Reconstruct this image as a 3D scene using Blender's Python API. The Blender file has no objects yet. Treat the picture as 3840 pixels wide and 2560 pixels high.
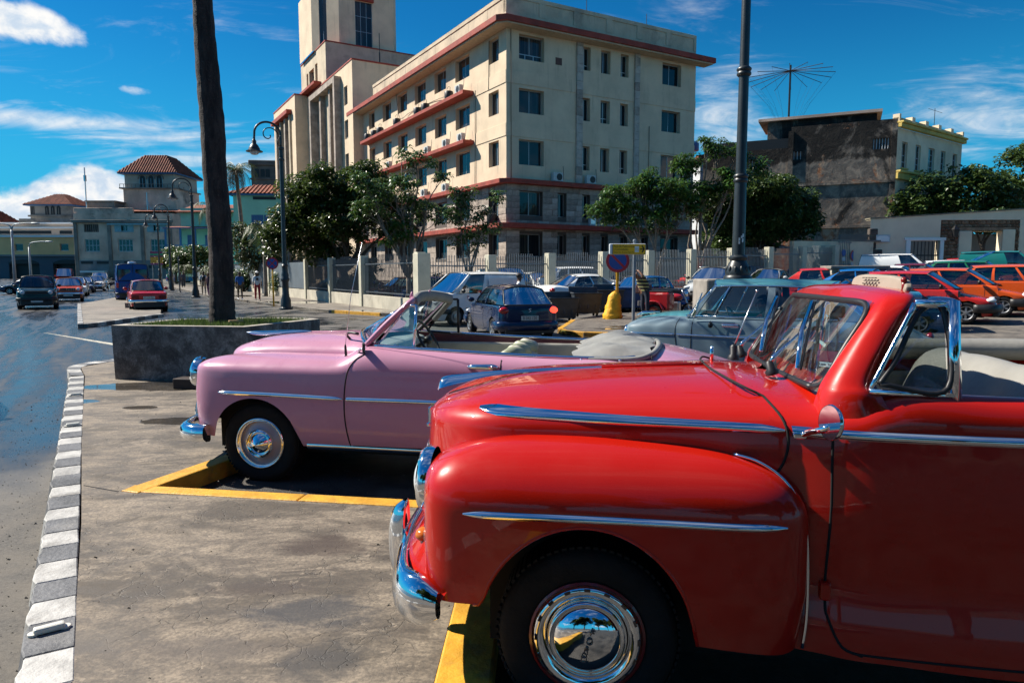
import bpy, bmesh, math, random
import numpy as np
from mathutils import Vector, Matrix, Euler
sc = bpy.context.scene
COL = sc.collection
rad = math.radians
random.seed(11)
rnd = random.uniform
# ------------------------------------------------------------------ camera
cam = bpy.data.cameras.new('camera')
camo = bpy.data.objects.new('camera', cam)
COL.objects.link(camo)
camo.location = (0, 0, 1.8)
camo.rotation_euler = (rad(90 - 5.64), 0, 0)
cam.sensor_width = 36.0
cam.lens = 24.49
cam.clip_start = 0.05
cam.clip_end = 3000
sc.camera = camo
sc.view_settings.view_transform = 'Standard'
sc.view_settings.look = 'None'
sc.view_settings.exposure = 0.8
sc.view_settings.gamma = 1.0
sc.view_settings.use_curve_mapping = False
sc.render.engine = 'CYCLES'
sc.cycles.max_bounces = 8
sc.cycles.transparent_max_bounces = 16
sc.cycles.caustics_reflective = False
sc.cycles.caustics_refractive = False
# ------------------------------------------------------------------ sun and sky
SUN = Vector((-2.014, 0.678, 1.95)).normalized()
SUN_EL = math.asin(SUN.z)
SUN_AZ = math.atan2(SUN.x, SUN.y)
sl = bpy.data.lights.new('sun', 'SUN')
sl.energy = 5.0
sl.angle = rad(0.5)
sl.color = (1.0, 0.93, 0.82)
so = bpy.data.objects.new('sun', sl)
COL.objects.link(so)
so.rotation_euler = (-SUN).to_track_quat('-Z', 'Y').to_euler()
world = bpy.data.worlds.new('World')
sc.world = world
world.use_nodes = True
wt = world.node_tree
wt.nodes.clear()
class NT:
 """small node-tree writer"""
 def __init__(s, nt):
  s.nt = nt
 def n(s, typ, ins=None, **kw):
  nd = s.nt.nodes.new(typ)
  for k, v in kw.items():
   setattr(nd, k, v)
  for k, v in (ins or {}).items():
   s.set(nd.inputs[k], v)
  return nd
 def set(s, sock, v):
  if hasattr(v, 'is_output'):
   s.nt.links.new(v, sock)
  else:
   if sock.type == 'RGBA' and len(v) == 3:
    v = (*v, 1)
   sock.default_value = v
 def m(s, op, a, b=0.0, c=0.0, clamp=False):
  nd = s.nt.nodes.new('ShaderNodeMath')
  nd.operation = op
  nd.use_clamp = clamp
  for i, v in enumerate((a, b, c)):
   s.set(nd.inputs[i], v)
  return nd.outputs[0]
 def ss(s, v, lo, hi, a=0.0, b=1.0):
  nd = s.nt.nodes.new('ShaderNodeMapRange')
  nd.interpolation_type = 'SMOOTHSTEP'
  s.set(nd.inputs[0], v)
  for i, q in enumerate((lo, hi, a, b)):
   nd.inputs[i + 1].default_value = q
  return nd.outputs[0]
 def mix(s, f, a, b, mode='MIX'):
  nd = s.nt.nodes.new('ShaderNodeMix')
  nd.data_type = 'RGBA'
  nd.blend_type = mode
  s.set(nd.inputs[0], f)
  s.set(nd.inputs[6], a)
  s.set(nd.inputs[7], b)
  return nd.outputs[2]
 def noise(s, vec, scale, detail=3, rough=0.55, dist=0.0):
  nd = s.n('ShaderNodeTexNoise', {'Scale': scale, 'Detail': detail, 'Roughness': rough, 'Distortion': dist})
  if vec is not None:
   s.set(nd.inputs['Vector'], vec)
  return nd.outputs[0]
 def scaled(s, vec, sx, sy, sz):
  nd = s.n('ShaderNodeVectorMath', {0: vec, 1: (sx, sy, sz)}, operation='MULTIPLY')
  return nd.outputs[0]
W = NT(wt)
tc = W.n('ShaderNodeTexCoord').outputs['Generated']
sky = W.n('ShaderNodeTexSky', sky_type='NISHITA', sun_disc=False, sun_elevation=SUN_EL, sun_rotation=SUN_AZ,
  air_density=1.0, dust_density=0.1, ozone_density=3.2, altitude=0)
hsv = W.n('ShaderNodeHueSaturation', {'Hue': 0.507, 'Saturation': 1.30, 'Value': 1.0, 'Color': sky.outputs[0]})
skycol0 = W.mix(1.0, hsv.outputs[0], (0.15, 1.02, 1.14), 'MULTIPLY')
sep = W.n('ShaderNodeSeparateXYZ', {0: tc})
dx, dy, dz = sep.outputs
skycol = W.mix(W.ss(dz, 0.0, 0.34, 0.85, 0.0), skycol0, (0.4, 5.0, 8.8))
az = W.m('ARCTAN2', dx, dy)
el = W.m('ARCSINE', dz)
azel = W.n('ShaderNodeCombineXYZ', {0: az, 1: el, 2: 0.0}).outputs[0]
def blob(a, e, sa, se, amp):
 p = W.m('DIVIDE', W.m('SUBTRACT', az, rad(a)), rad(sa))
 q = W.m('DIVIDE', W.m('SUBTRACT', el, rad(e)), rad(se))
 r2 = W.m('ADD', W.m('MULTIPLY', p, p), W.m('MULTIPLY', q, q))
 return W.m('MULTIPLY', W.m('EXPONENT', W.m('MULTIPLY', r2, -1.0)), amp)
def addall(lst):
 o = lst[0]
 for x in lst[1:]:
  o = W.m('ADD', o, x)
 return o
cum_bias = addall([blob(-40, 4.2, 9, 2.3, 0.62), blob(-30.5, 5.2, 4.2, 2.6, 0.66), blob(-24, 2.2, 5, 1.8, 0.5),
    blob(-34.5, 15.8, 4.4, 1.8, 0.72), blob(-47, 13.5, 6, 3.2, 0.45), blob(-27.7, 12.6, 2.2, 0.6, 0.42),
    blob(20, 10.8, 3.0, 1.2, 0.40), blob(-43, 10.4, 3, .7, .4),
    blob(-120, 9, 26, 4, 0.50), blob(165, 7, 30, 3, 0.5), blob(-75, 24, 14, 4, 0.42),
    blob(105, 8, 24, 3.5, 0.5), blob(-100, 46, 14, 6, 0.36)])
cn = W.noise(W.scaled(azel, 1.0, 1.35, 1), 9.0, 8, 0.58, 0.25)
cum = W.ss(W.m('ADD', cn, cum_bias), 0.86, 1.06)
cn2 = W.noise(W.scaled(azel, 1.0, 1.5, 1), 26.0, 5, 0.6, 0.3)
wis_bias = addall([blob(-33, 10.0, 12, 0.75, 0.40), blob(-22, 8.2, 9, 0.9, 0.32), blob(17, 12.0, 3.5, 3.2, 0.30),
    blob(33, 10.5, 4, 3.0, 0.24), blob(26, 19.5, 10, 3.5, 0.06), blob(-28, 20.5, 9, 1.4, 0.16), blob(-18, 14, 4, 2, .12),
    blob(90, 22, 40, 8, 0.12), blob(-150, 22, 40, 8, 0.12), blob(36, 21, 4, 1.5, .22), blob(-38, 22, 7, 1.2, .3)])
zz_ = W.m('ADD', W.m('MAXIMUM', dz, 0.0), 0.12)
plan = W.n('ShaderNodeCombineXYZ', {0: W.m('DIVIDE', dx, zz_), 1: W.m('DIVIDE', dy, zz_), 2: 0.0}).outputs[0]
wn = W.noise(W.scaled(plan, 1.0, 1.9, 1), 1.5, 8, 0.64, 0.9)
wis = W.m('MULTIPLY', W.ss(W.m('ADD', W.m('ADD', wn, wis_bias), W.ss(el, .55, .9, 0., .12)), 0.55, 0.98), 0.85)
cloudcol = W.mix(W.ss(cn2, 0.36, 0.62), (0.60, 0.72, 0.86), (1.0, 0.99, 0.97))
cover = W.m('MAXIMUM', cum, wis)
cover = W.m('MULTIPLY', cover, W.ss(el, 0.0, 0.03))
bg1 = W.n('ShaderNodeBackground', {'Color': skycol, 'Strength': 0.05})
bg2 = W.n('ShaderNodeBackground', {'Color': cloudcol, 'Strength': 0.58})
mixb = W.n('ShaderNodeMixShader', {0: cover, 1: bg1.outputs[0], 2: bg2.outputs[0]})
W.n('ShaderNodeOutputWorld', {0: mixb.outputs[0]})
# ------------------------------------------------------------------ materials
MATS = {}
def newmat(name):
 m = bpy.data.materials.new(name)
 m.use_nodes = True
 nt = m.node_tree
 nt.nodes.clear()
 t = NT(nt)
 b = t.n('ShaderNodeBsdfPrincipled')
 o = t.n('ShaderNodeOutputMaterial', {0: b.outputs[0]})
 return m, t, b, o
def mat(name, col=(.5, .5, .5), rough=.5, metal=0., coat=0., var=0., vs=4., bump=0., bs=40., spec=.5, col2=None, emit=None, coord='Object', grime=0., gcol=(.03, .027, .022), streak=0.):
 if name in MATS:
  return MATS[name]
 m, t, b, o = newmat(name)
 c = t.n('ShaderNodeTexCoord').outputs[coord]
 cc = (*col, 1)
 if var or col2:
  nz = t.noise(c, vs, 5, .6)
  f = t.ss(nz, .3, .7)
  a = tuple(max(0, x * (1 - var)) for x in col)
  bb = col2 or tuple(min(1, x * (1 + var)) for x in col)
  cc = t.mix(f, a, bb)
 if grime:
  g = t.ss(t.noise(c, vs * .7, 7, .68, .3), .52, .74)
  cc = t.mix(t.m('MULTIPLY', g, grime), cc, gcol)
 if streak:
  sk = t.m('MULTIPLY', t.ss(t.noise(t.scaled(c, 2.6, 2.6, .16), 1.0, 6, .7, .3), .50, .72), t.ss(t.noise(c, .35, 4, .6), .42, .62))
  cc = t.mix(t.m('MULTIPLY', sk, streak), cc, gcol)
 t.set(b.inputs['Base Color'], cc)
 b.inputs['Roughness'].default_value = rough
 b.inputs['Metallic'].default_value = metal
 b.inputs['Coat Weight'].default_value = coat
 b.inputs['Coat Roughness'].default_value = .03
 b.inputs['Specular IOR Level'].default_value = spec
 if emit:
  b.inputs['Emission Color'].default_value = (*emit[0], 1)
  b.inputs['Emission Strength'].default_value = emit[1]
 if bump:
  nb = t.noise(c, bs, 4, .6)
  bp = t.n('ShaderNodeBump', {'Strength': bump, 'Distance': .02, 'Height': nb})
  t.set(b.inputs['Normal'], bp.outputs[0])
 MATS[name] = m
 return m
def paint(name, col, rough=.22, coat=1.0, dirt=.12, ior=1.42):
 """car paint under a clear coat, a little uneven and dusty"""
 if name in MATS:
  return MATS[name]
 m, t, b, o = newmat(name)
 c = t.n('ShaderNodeTexCoord').outputs['Object']
 n1 = t.noise(c, 2.2, 6, .62)
 cc = t.mix(t.m('MULTIPLY', t.ss(n1, .45, .8), dirt), col, (.16, .13, .10))
 t.set(b.inputs['Base Color'], cc)
 t.set(b.inputs['Roughness'], t.ss(t.noise(c, 5, 5, .6), .3, .8, rough * .8, rough * 1.5))
 b.inputs['Coat Weight'].default_value = coat
 b.inputs['Specular IOR Level'].default_value = .2
 b.inputs['Coat IOR'].default_value = ior
 t.set(b.inputs['Coat Roughness'], t.ss(n1, .35, .8, .015, .015 + dirt * .5))
 bp = t.n('ShaderNodeBump', {'Strength': .05, 'Distance': .02, 'Height': t.noise(c, 3.0, 2, .5)})
 t.set(b.inputs['Normal'], bp.outputs[0])
 t.set(b.inputs['Coat Normal'], bp.outputs[0])
 MATS[name] = m
 return m
def glassmat(name, tint=(.9, .95, .95), refl=.12, rough=.02, haze=0.0):
 """sheet glass: lets light straight through, mirrors at grazing angles"""
 if name in MATS:
  return MATS[name]
 m, t, b, o = newmat(name)
 t.nt.nodes.remove(b)
 tr = t.n('ShaderNodeBsdfTransparent', {0: tint})
 gl = t.n('ShaderNodeBsdfGlossy', {'Color': (.95, .97, 1, 1), 'Roughness': rough})
 lw = t.n('ShaderNodeLayerWeight', {0: .35})
 f = t.m('MULTIPLY_ADD', lw.outputs['Fresnel'], .65, refl * .8, clamp=True)
 sh = t.n('ShaderNodeMixShader', {0: f, 1: tr.outputs[0], 2: gl.outputs[0]})
 if haze:
  df = t.n('ShaderNodeBsdfDiffuse', {0: (.55, .58, .58)})
  c = t.n('ShaderNodeTexCoord').outputs['Object']
  sh = t.n('ShaderNodeMixShader', {0: t.ss(t.noise(c, 6, 6, .65), .35, .9, 0., haze), 1: sh.outputs[0], 2: df.outputs[0]})
 t.nt.links.new(sh.outputs[0], o.inputs[0])
 MATS[name] = m
 return m
CHROME = mat('chrome', (.82, .84, .86), .06, 1.0, var=.03, vs=9)
STEEL = mat('brushed steel', (.6, .61, .62), .3, 1.0)
RUBBER = mat('tyre rubber', (.010, .010, .011), .8, bump=.25, bs=60, var=.3, vs=6, spec=.25)
BLACK = mat('black trim', (.012, .012, .013), .45)
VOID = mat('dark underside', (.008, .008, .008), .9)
GAP = mat('gap shadow rubber', (.006, .006, .006), .9)
GLASS = glassmat('clear glass', (.86, .93, .93), .06)
TINT = glassmat('tinted glass', (.30, .36, .38), .10)
DARKGLASS = mat('dark window glass', (.012, .015, .018), .04, spec=.8)
WHITE = mat('white enamel', (.75, .75, .73), .3, coat=.4)
# ------------------------------------------------------------------ mesh writer
def cr(pts, n):
 """Catmull-Rom through pts (k,d) sampled at n points"""
 P = np.asarray(pts, float)
 k = len(P)
 Q = np.vstack([2 * P[0] - P[1], P, 2 * P[-1] - P[-2]])
 t = np.linspace(0, k - 1 - 1e-9, n)
 i = np.floor(t).astype(int)
 f = (t - i)[:, None]
 p0, p1, p2, p3 = Q[i], Q[i + 1], Q[i + 2], Q[i + 3]
 return .5 * ((2 * p1) + (p2 - p0) * f + (2 * p0 - 5 * p1 + 4 * p2 - p3) * f ** 2 + (3 * p1 - p0 - 3 * p2 + p3) * f ** 3)
class MB:
 def __init__(s):
  s.v = []
  s.f = []
  s.mi = []
 def add(s, vs, fs, mi=0):
  o = len(s.v)
  s.v.extend([tuple(map(float, p)) for p in vs])
  for q in fs:
   s.f.append(tuple(o + i for i in q))
   s.mi.append(mi)
  return s
 def box(s, x0, x1, y0, y1, z0, z1, mi=0, mtx=None):
  vs = [Vector((x, y, z)) for z in (z0, z1) for y in (y0, y1) for x in (x0, x1)]
  if mtx is not None:
   vs = [mtx @ p for p in vs]
  return s.add(vs, [(0, 2, 3, 1), (4, 5, 7, 6), (0, 1, 5, 4), (2, 6, 7, 3), (0, 4, 6, 2), (1, 3, 7, 5)], mi)
 def cbox(s, c, size, rz=0, mi=0, rot=None):
  m = Matrix.Translation(c) @ (rot.to_4x4() if rot is not None else Matrix.Rotation(rz, 4, 'Z'))
  a, b, d = [q / 2 for q in size]
  return s.box(-a, a, -b, b, -d, d, mi, m)
 def tube(s, pts, r, n=8, caps=True, mi=0, flat=None):
  P = [Vector(p) for p in pts]
  k = len(P)
  rs = r if hasattr(r, '__len__') else [r] * k
  T = []
  for i in range(k):
   a = P[max(i - 1, 0)]
   b = P[min(i + 1, k - 1)]
   t = (b - a)
   T.append(t.normalized() if t.length > 1e-9 else Vector((0, 0, 1)))
  up = Vector((0, 0, 1)) if abs(T[0].z) < .9 else Vector((1, 0, 0))
  N = T[0].cross(up).normalized()
  vs = []
  for i in range(k):
   N = (N - T[i] * N.dot(T[i]))
   if N.length < 1e-6:
    N = T[i].orthogonal()
   N.normalize()
   B = T[i].cross(N)
   fa, fb = flat or (1, 1)
   for j in range(n):
    a = 2 * math.pi * j / n
    vs.append(P[i] + N * (math.cos(a) * rs[i] * fa) + B * (math.sin(a) * rs[i] * fb))
  fs = []
  for i in range(k - 1):
   for j in range(n):
    j2 = (j + 1) % n
    fs.append((i * n + j, i * n + j2, (i + 1) * n + j2, (i + 1) * n + j))
  if caps:
   fs.append(tuple(range(n - 1, -1, -1)))
   fs.append(tuple((k - 1) * n + j for j in range(n)))
  return s.add(vs, fs, mi)
 def lathe(s, o, axis, prof, n=24, mi=0, a0=0, a1=2 * math.pi):
  """prof: (radius, height along axis)"""
  o = Vector(o)
  ax = Vector(axis).normalized()
  u = ax.orthogonal().normalized()
  if abs(ax.z) < .5:
   u = (Vector((0, 0, 1)) - ax * ax.z).normalized()
  w = ax.cross(u)
  full = abs(a1 - a0 - 2 * math.pi) < 1e-6
  m = n if full else n + 1
  vs = []
  for r, h in prof:
   for j in range(m):
    a = a0 + (a1 - a0) * j / n
    vs.append(o + ax * h + (u * math.cos(a) + w * math.sin(a)) * r)
  fs = []
  for i in range(len(prof) - 1):
   for j in range(n):
    j2 = (j + 1) % m
    fs.append((i * m + j, i * m + j2, (i + 1) * m + j2, (i + 1) * m + j))
  return s.add(vs, fs, mi)
 def grid(s, P, mi=0, keep=None, flip=False):
  P = np.asarray(P, float)
  nu, nv = P.shape[:2]
  fs = []
  for i in range(nu - 1):
   for j in range(nv - 1):
    if keep is None or keep(i, j):
     q = (i * nv + j, (i + 1) * nv + j, (i + 1) * nv + j + 1, i * nv + j + 1)
     fs.append(q[::-1] if flip else q)
  return s.add(P.reshape(-1, 3), fs, mi)
 def prism(s, pts, ext, mi=0):
  """closed polygon pts (3d) pushed along ext"""
  P = [Vector(p) for p in pts]
  e = Vector(ext)
  k = len(P)
  vs = P + [p + e for p in P]
  fs = [tuple(range(k - 1, -1, -1)), tuple(range(k, 2 * k))]
  fs += [(i, (i + 1) % k, k + (i + 1) % k, k + i) for i in range(k)]
  return s.add(vs, fs, mi)
 def poly(s, pts, mi=0):
  return s.add(pts, [tuple(range(len(pts)))], mi)
 def ball(s, c, r, nu=12, nv=8, mi=0):
  r = r if hasattr(r, '__len__') else (r, r, r)
  prof = []
  vs = []
  for i in range(nv + 1):
   t = math.pi * i / nv
   for j in range(nu):
    a = 2 * math.pi * j / nu
    vs.append((c[0] + r[0] * math.sin(t) * math.cos(a), c[1] + r[1] * math.sin(t) * math.sin(a), c[2] - r[2] * math.cos(t)))
  fs = []
  for i in range(nv):
   for j in range(nu):
    j2 = (j + 1) % nu
    fs.append((i * nu + j, i * nu + j2, (i + 1) * nu + j2, (i + 1) * nu + j))
  return s.add(vs, fs, mi)
 def xf(s, mtx):
  s.v = [tuple(mtx @ Vector(p)) for p in s.v]
  return s
 def mesh(s, name, mats, smooth=None, bevel=0, bseg=2, merge=0):
  me = bpy.data.meshes.new(name)
  me.from_pydata(s.v, [], s.f)
  mats = mats if isinstance(mats, (list, tuple)) else [mats]
  for m in mats:
   me.materials.append(m)
  if len(mats) > 1:
   me.polygons.foreach_set('material_index', s.mi)
  if bevel or merge:
   bm = bmesh.new()
   bm.from_mesh(me)
   bmesh.ops.remove_doubles(bm, verts=bm.verts, dist=merge or 1e-5)
   if bevel:
    bm.normal_update()
    es = [e for e in bm.edges if len(e.link_faces) == 2 and e.calc_face_angle(0) > rad(32)]
    bmesh.ops.bevel(bm, geom=es, offset=bevel, segments=bseg, profile=.5, affect='EDGES', clamp_overlap=True)
   bm.to_mesh(me)
   bm.free()
  if smooth is not None:
   me.polygons.foreach_set('use_smooth', [True] * len(me.polygons))
   if smooth < 179:
    me.set_sharp_from_angle(angle=rad(smooth))
  me.validate()
  me.update()
  return me
 def build(s, name, mats, parent=None, smooth=None, bevel=0, bseg=2, loc=None, merge=0, fix=False):
  me = s.mesh(name, mats, smooth, bevel, bseg, merge)
  if fix:
   bm = bmesh.new()
   bm.from_mesh(me)
   bmesh.ops.recalc_face_normals(bm, faces=bm.faces)
   bm.to_mesh(me)
   bm.free()
  return link(name, me, parent, loc)
def link(name, data, parent=None, loc=None):
 o = bpy.data.objects.new(name, data)
 COL.objects.link(o)
 if parent is not None:
  o.parent = parent
 if loc is not None:
  o.location = loc
 return o
def tag(o, label=None, cat=None, group=None, kind=None):
 if label:
  o['label'] = label
 if cat:
  o['category'] = cat
 if group:
  o['group'] = group
 if kind:
  o['kind'] = kind
 return o
def thing(name, label, cat, loc=(0, 0, 0), rz=0., group=None):
 o = link(name, None, None, loc)
 o.rotation_euler = (0, 0, rz)
 o.empty_display_size = .1
 return tag(o, label, cat, group)
CHILDREN = {}
def dup(root, loc, rz=None, label=None, group=None, paint_map=None, scale=None):
 """a copy of a thing with its parts and their sub-parts (mesh data shared)"""
 def cp(o, par):
  c = o.copy()
  COL.objects.link(c)
  c.parent = par
  if paint_map and o.data is not None and o.type == 'MESH':
   ms = list(o.data.materials)
   if any(m.name in paint_map for m in ms if m):
    c.data = remat(o.data, paint_map)
  for ch in o.children:
   cp(ch, c)
  return c
 r = cp(root, None)
 r.location = loc
 if rz is not None:
  r.rotation_euler = (0, 0, rz)
 if scale:
  r.scale = (scale,) * 3
 if label:
  r['label'] = label
 if group:
  r['group'] = group
 return r
REMAT = {}
def remat(me, pm):
 key = (me.name, tuple(sorted((k, v.name) for k, v in pm.items())))
 if key not in REMAT:
  m2 = me.copy()
  for i, m in enumerate(m2.materials):
   if m and m.name in pm:
    m2.materials[i] = pm[m.name]
  REMAT[key] = m2
 return REMAT[key]
def text(s, size, m, parent, mtx, name='lettering', ext=.002, align='CENTER', sx=1.0):
 cu = bpy.data.curves.new(name, 'FONT')
 cu.body = s
 cu.size = size
 cu.extrude = ext
 cu.align_x = align
 cu.align_y = 'CENTER'
 cu.resolution_u = 3
 cu.materials.append(m)
 tmp = bpy.data.objects.new(name, cu)
 me = bpy.data.meshes.new_from_object(tmp)
 bpy.data.objects.remove(tmp)
 o = link(name, me, parent)
 o.matrix_local = mtx @ Matrix.Diagonal((sx, 1, 1, 1))
 return o
def frame(o, x, y):
 """matrix with origin o, x-axis along x, y-axis along y"""
 x = Vector(x).normalized()
 y = Vector(y)
 y = (y - x * y.dot(x)).normalized()
 z = x.cross(y)
 m = Matrix((x, y, z)).transposed().to_4x4()
 m.translation = Vector(o)
 return m
# ------------------------------------------------------------------ the lie of the land
EX = Vector((.864, .503, 0)).normalized()
DX = Vector((-.503, .864, 0)).normalized()
ROT = math.atan2(EX.y, EX.x)
def gz(x, y):
 s = x * EX.x + y * EX.y - 10.0
 if s <= 0:
  return 0.0
 s = min(s, 46.0)
 return .037 * s - .0555 if s > 3 else .037 * s * s / 6
def gp(x, y, dz=0.0):
 return Vector((x, y, gz(x, y) + dz))
_F = Vector((0, math.cos(rad(5.64)), -math.sin(rad(5.64))))
_U = Vector((0, math.sin(rad(5.64)), math.cos(rad(5.64))))
def at(px, py, depth):
 """world point that the survey photo shows at (px, py) of its 2352-wide print, at a known distance"""
 r = _F * 1600 + Vector((1, 0, 0)) * (px - 1176) + _U * (784 - py)
 return Vector((0, 0, 1.8)) + r * (depth / r.y)
def ground_at(px, depth):
 x = (px - 1176) / 1600 * depth
 return gp(x, depth)
# ================================================================== THE SETTING: ground, roads, pavements, kerbs
def ground_mat():
 m, t, b, o = newmat('street surface')
 c = t.n('ShaderNodeTexCoord').outputs['Object']
 sp = t.n('ShaderNodeSeparateXYZ', {0: c}).outputs
 s = t.m('ADD', t.m('MULTIPLY', sp[0], EX.x), t.m('MULTIPLY', sp[1], EX.y))
 u = t.m('ADD', t.m('MULTIPLY', sp[0], DX.x), t.m('MULTIPLY', sp[1], DX.y))
 uv = t.n('ShaderNodeCombineXYZ', {0: s, 1: u, 2: 0.}).outputs[0]
 n_big = t.noise(uv, .35, 5, .6, .3)
 n_str = t.noise(t.scaled(uv, 1.6, .16, 1), 1.0, 5, .6, .4)
 n_mid = t.noise(uv, 2.6, 6, .65)
 left = t.m('MULTIPLY', t.m('SUBTRACT', -.4, s), .55)
 far = t.m('MULTIPLY', t.m('SUBTRACT', u, 7.2), .30)
 wm = t.m('ADD', t.m('ADD', left, far), t.m('MULTIPLY', t.m('SUBTRACT', n_big, .5), 1.1))
 wet_main = t.m('MULTIPLY', t.ss(wm, -.35, .75), t.m('MULTIPLY_ADD', t.ss(n_str, .40, .66), -.22, 1.0))
 wl = t.m('ADD', t.noise(t.scaled(uv, .8, 1.2, 1), .7, 7, .66, .8), t.m('MULTIPLY', t.ss(s, 2., 11., 1., 0.), .16))
 wet_lot = t.ss(wl, .53, .63)
 sel = t.ss(t.m('ADD', s, t.m('MULTIPLY', u, -.0)), 2.5, 4.5)
 wet = t.mix(sel, wet_main, wet_lot)
 wet = t.n('ShaderNodeRGBToBW', {0: wet}).outputs[0]
 tracks = t.m('MULTIPLY', t.ss(n_str, .42, .62), t.ss(s, 3.5, 2.))
 gr = t.m('ADD', t.m('MULTIPLY', t.noise(c, 150, 3, .7), .5), t.m('MULTIPLY', t.noise(c, 38, 4, .75), .5))
 dry = t.mix(t.ss(gr, .3, .72), (.022, .020, .018), (.15, .135, .115))
 dry = t.mix(t.ss(n_mid, .40, .66), dry, t.mix(.5, dry, (.15, .128, .10)))
 stone = t.mix(t.ss(n_mid, .35, .65), (.07, .062, .052), (.18, .155, .125))
 dry = t.mix(t.m('MULTIPLY', t.ss(s, 13, 19), .85), dry, stone)
 wetc = t.mix(t.ss(n_mid, .3, .7), (.014, .015, .016), (.034, .034, .033))
 t.set(b.inputs['Base Color'], t.mix(wet, dry, wetc))
 film = t.m('ADD', t.m('MULTIPLY', tracks, .16), t.ss(n_mid, .2, .8, .13, .27))
 rr = t.mix(wet, t.n('ShaderNodeCombineColor', {0: .85, 1: .85, 2: .85}).outputs[0], t.n('ShaderNodeCombineColor', {0: film, 1: film, 2: film}).outputs[0])
 t.set(b.inputs['Roughness'], t.n('ShaderNodeRGBToBW', {0: rr}).outputs[0])
 b.inputs['Specular IOR Level'].default_value = .6
 hb = t.m('ADD', t.m('MULTIPLY', gr, .5), t.m('MULTIPLY', n_mid, .6))
 stg = t.m('MULTIPLY_ADD', wet, -.70, .70)
 bp = t.n('ShaderNodeBump', {'Strength': stg, 'Distance': .012, 'Height': hb})
 rip = t.n('ShaderNodeBump', {'Strength': t.m('MULTIPLY', wet, .004), 'Distance': .02, 'Height': t.noise(t.scaled(uv, 3., .8, 1), 1.6, 5, .65), 'Normal': bp.outputs[0]})
 t.set(b.inputs['Normal'], rip.outputs[0])
 return m
def concrete_mat(name, light, dark, stain=.6, oil=False, wetspots=(), bump=.35, sc_=1.0):
 m, t, b, o = newmat(name)
 c = t.n('ShaderNodeTexCoord').outputs['Object']
 st = t.scaled(c, 1.0, 1.9, 1.0)
 n1 = t.noise(st, .9 * sc_, 7, .66, .5)
 n2 = t.noise(st, 3.4 * sc_, 7, .66, .4)
 n3 = t.noise(c, 55, 5, .75)
 base = t.mix(t.ss(n2, .34, .66), dark, light)
 base = t.mix(t.m('MULTIPLY', t.ss(n1, .46, .60), stain), base, tuple(x * .58 for x in dark))
 base = t.mix(t.m('MULTIPLY', t.ss(t.noise(st, 1.7 * sc_, 8, .7, 1.2), .55, .66), .6), base, tuple(min(1, x * 1.22) for x in light))
 base = t.mix(t.ss(n3, .34, .66), t.mix(.62, base, (.05, .044, .038)), base)
 base = t.mix(t.m('MULTIPLY', t.ss(t.noise(c, 11, 4, .7), .62, .72), .5), base, tuple(min(1, x * 1.25) for x in light))
 vor = t.n('ShaderNodeTexVoronoi', {'Vector': t.n('ShaderNodeVectorMath', {0: c, 1: t.n('ShaderNodeVectorMath', {0: t.n('ShaderNodeTexNoise', {'Vector': c, 'Scale': 5., 'Detail': 4.}).outputs[1], 3: .28}, operation='SCALE').outputs[0]}, operation='ADD').outputs[0], 'Scale': 4.5 * sc_}, feature='DISTANCE_TO_EDGE')
 crack = t.m('MULTIPLY', t.ss(vor.outputs[0], .003, .020, 1., 0.), t.ss(n1, .40, .60))
 base = t.mix(t.m('MULTIPLY', crack, .62), base, (.045, .038, .030))
 wet = None
 rough = t.ss(n2, .3, .7, .62, .88)
 sp = t.n('ShaderNodeSeparateXYZ', {0: c}).outputs
 if oil:
  for (x, y, rx, ry, k, colr) in oil:
   p = t.m('DIVIDE', t.m('SUBTRACT', sp[0], x), rx)
   q = t.m('DIVIDE', t.m('SUBTRACT', sp[1], y), ry)
   r2 = t.m('ADD', t.m('MULTIPLY', p, p), t.m('MULTIPLY', q, q))
   f = t.ss(t.m('ADD', r2, t.m('MULTIPLY', t.m('SUBTRACT', n2, .5), 2.6)), 1.3, .1)
   base = t.mix(t.m('MULTIPLY', f, k), base, colr)
 for (x, y, rx, ry, a, b_) in wetspots:
  p = t.m('DIVIDE', t.m('SUBTRACT', sp[0], x), rx)
  q = t.m('DIVIDE', t.m('SUBTRACT', sp[1], y), ry)
  r2 = t.m('ADD', t.m('MULTIPLY', p, p), t.m('MULTIPLY', q, q))
  f = t.ss(t.m('ADD', r2, t.m('MULTIPLY', t.m('SUBTRACT', n2, .5), a)), 1.05, .85)
  wet = f if wet is None else t.m('MAXIMUM', wet, f)
 if wet is not None:
  base = t.mix(t.m('MULTIPLY', wet, .68), base, (.04, .037, .033))
  rough = t.m('MULTIPLY', rough, t.m('MULTIPLY_ADD', wet, -.94, 1.))
 t.set(b.inputs['Base Color'], base)
 t.set(b.inputs['Roughness'], rough)
 h = t.m('ADD', t.m('MULTIPLY', n2, .8), t.m('SUBTRACT', t.m('MULTIPLY', n3, .35), t.m('MULTIPLY', crack, .8)))
 stg = bump if wet is None else t.m('MULTIPLY_ADD', wet, -bump, bump)
 bp = t.n('ShaderNodeBump', {'Strength': stg, 'Distance': .015, 'Height': h})
 t.set(b.inputs['Normal'], bp.outputs[0])
 MATS[name] = m
 return m
STREET = ground_mat()
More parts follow.
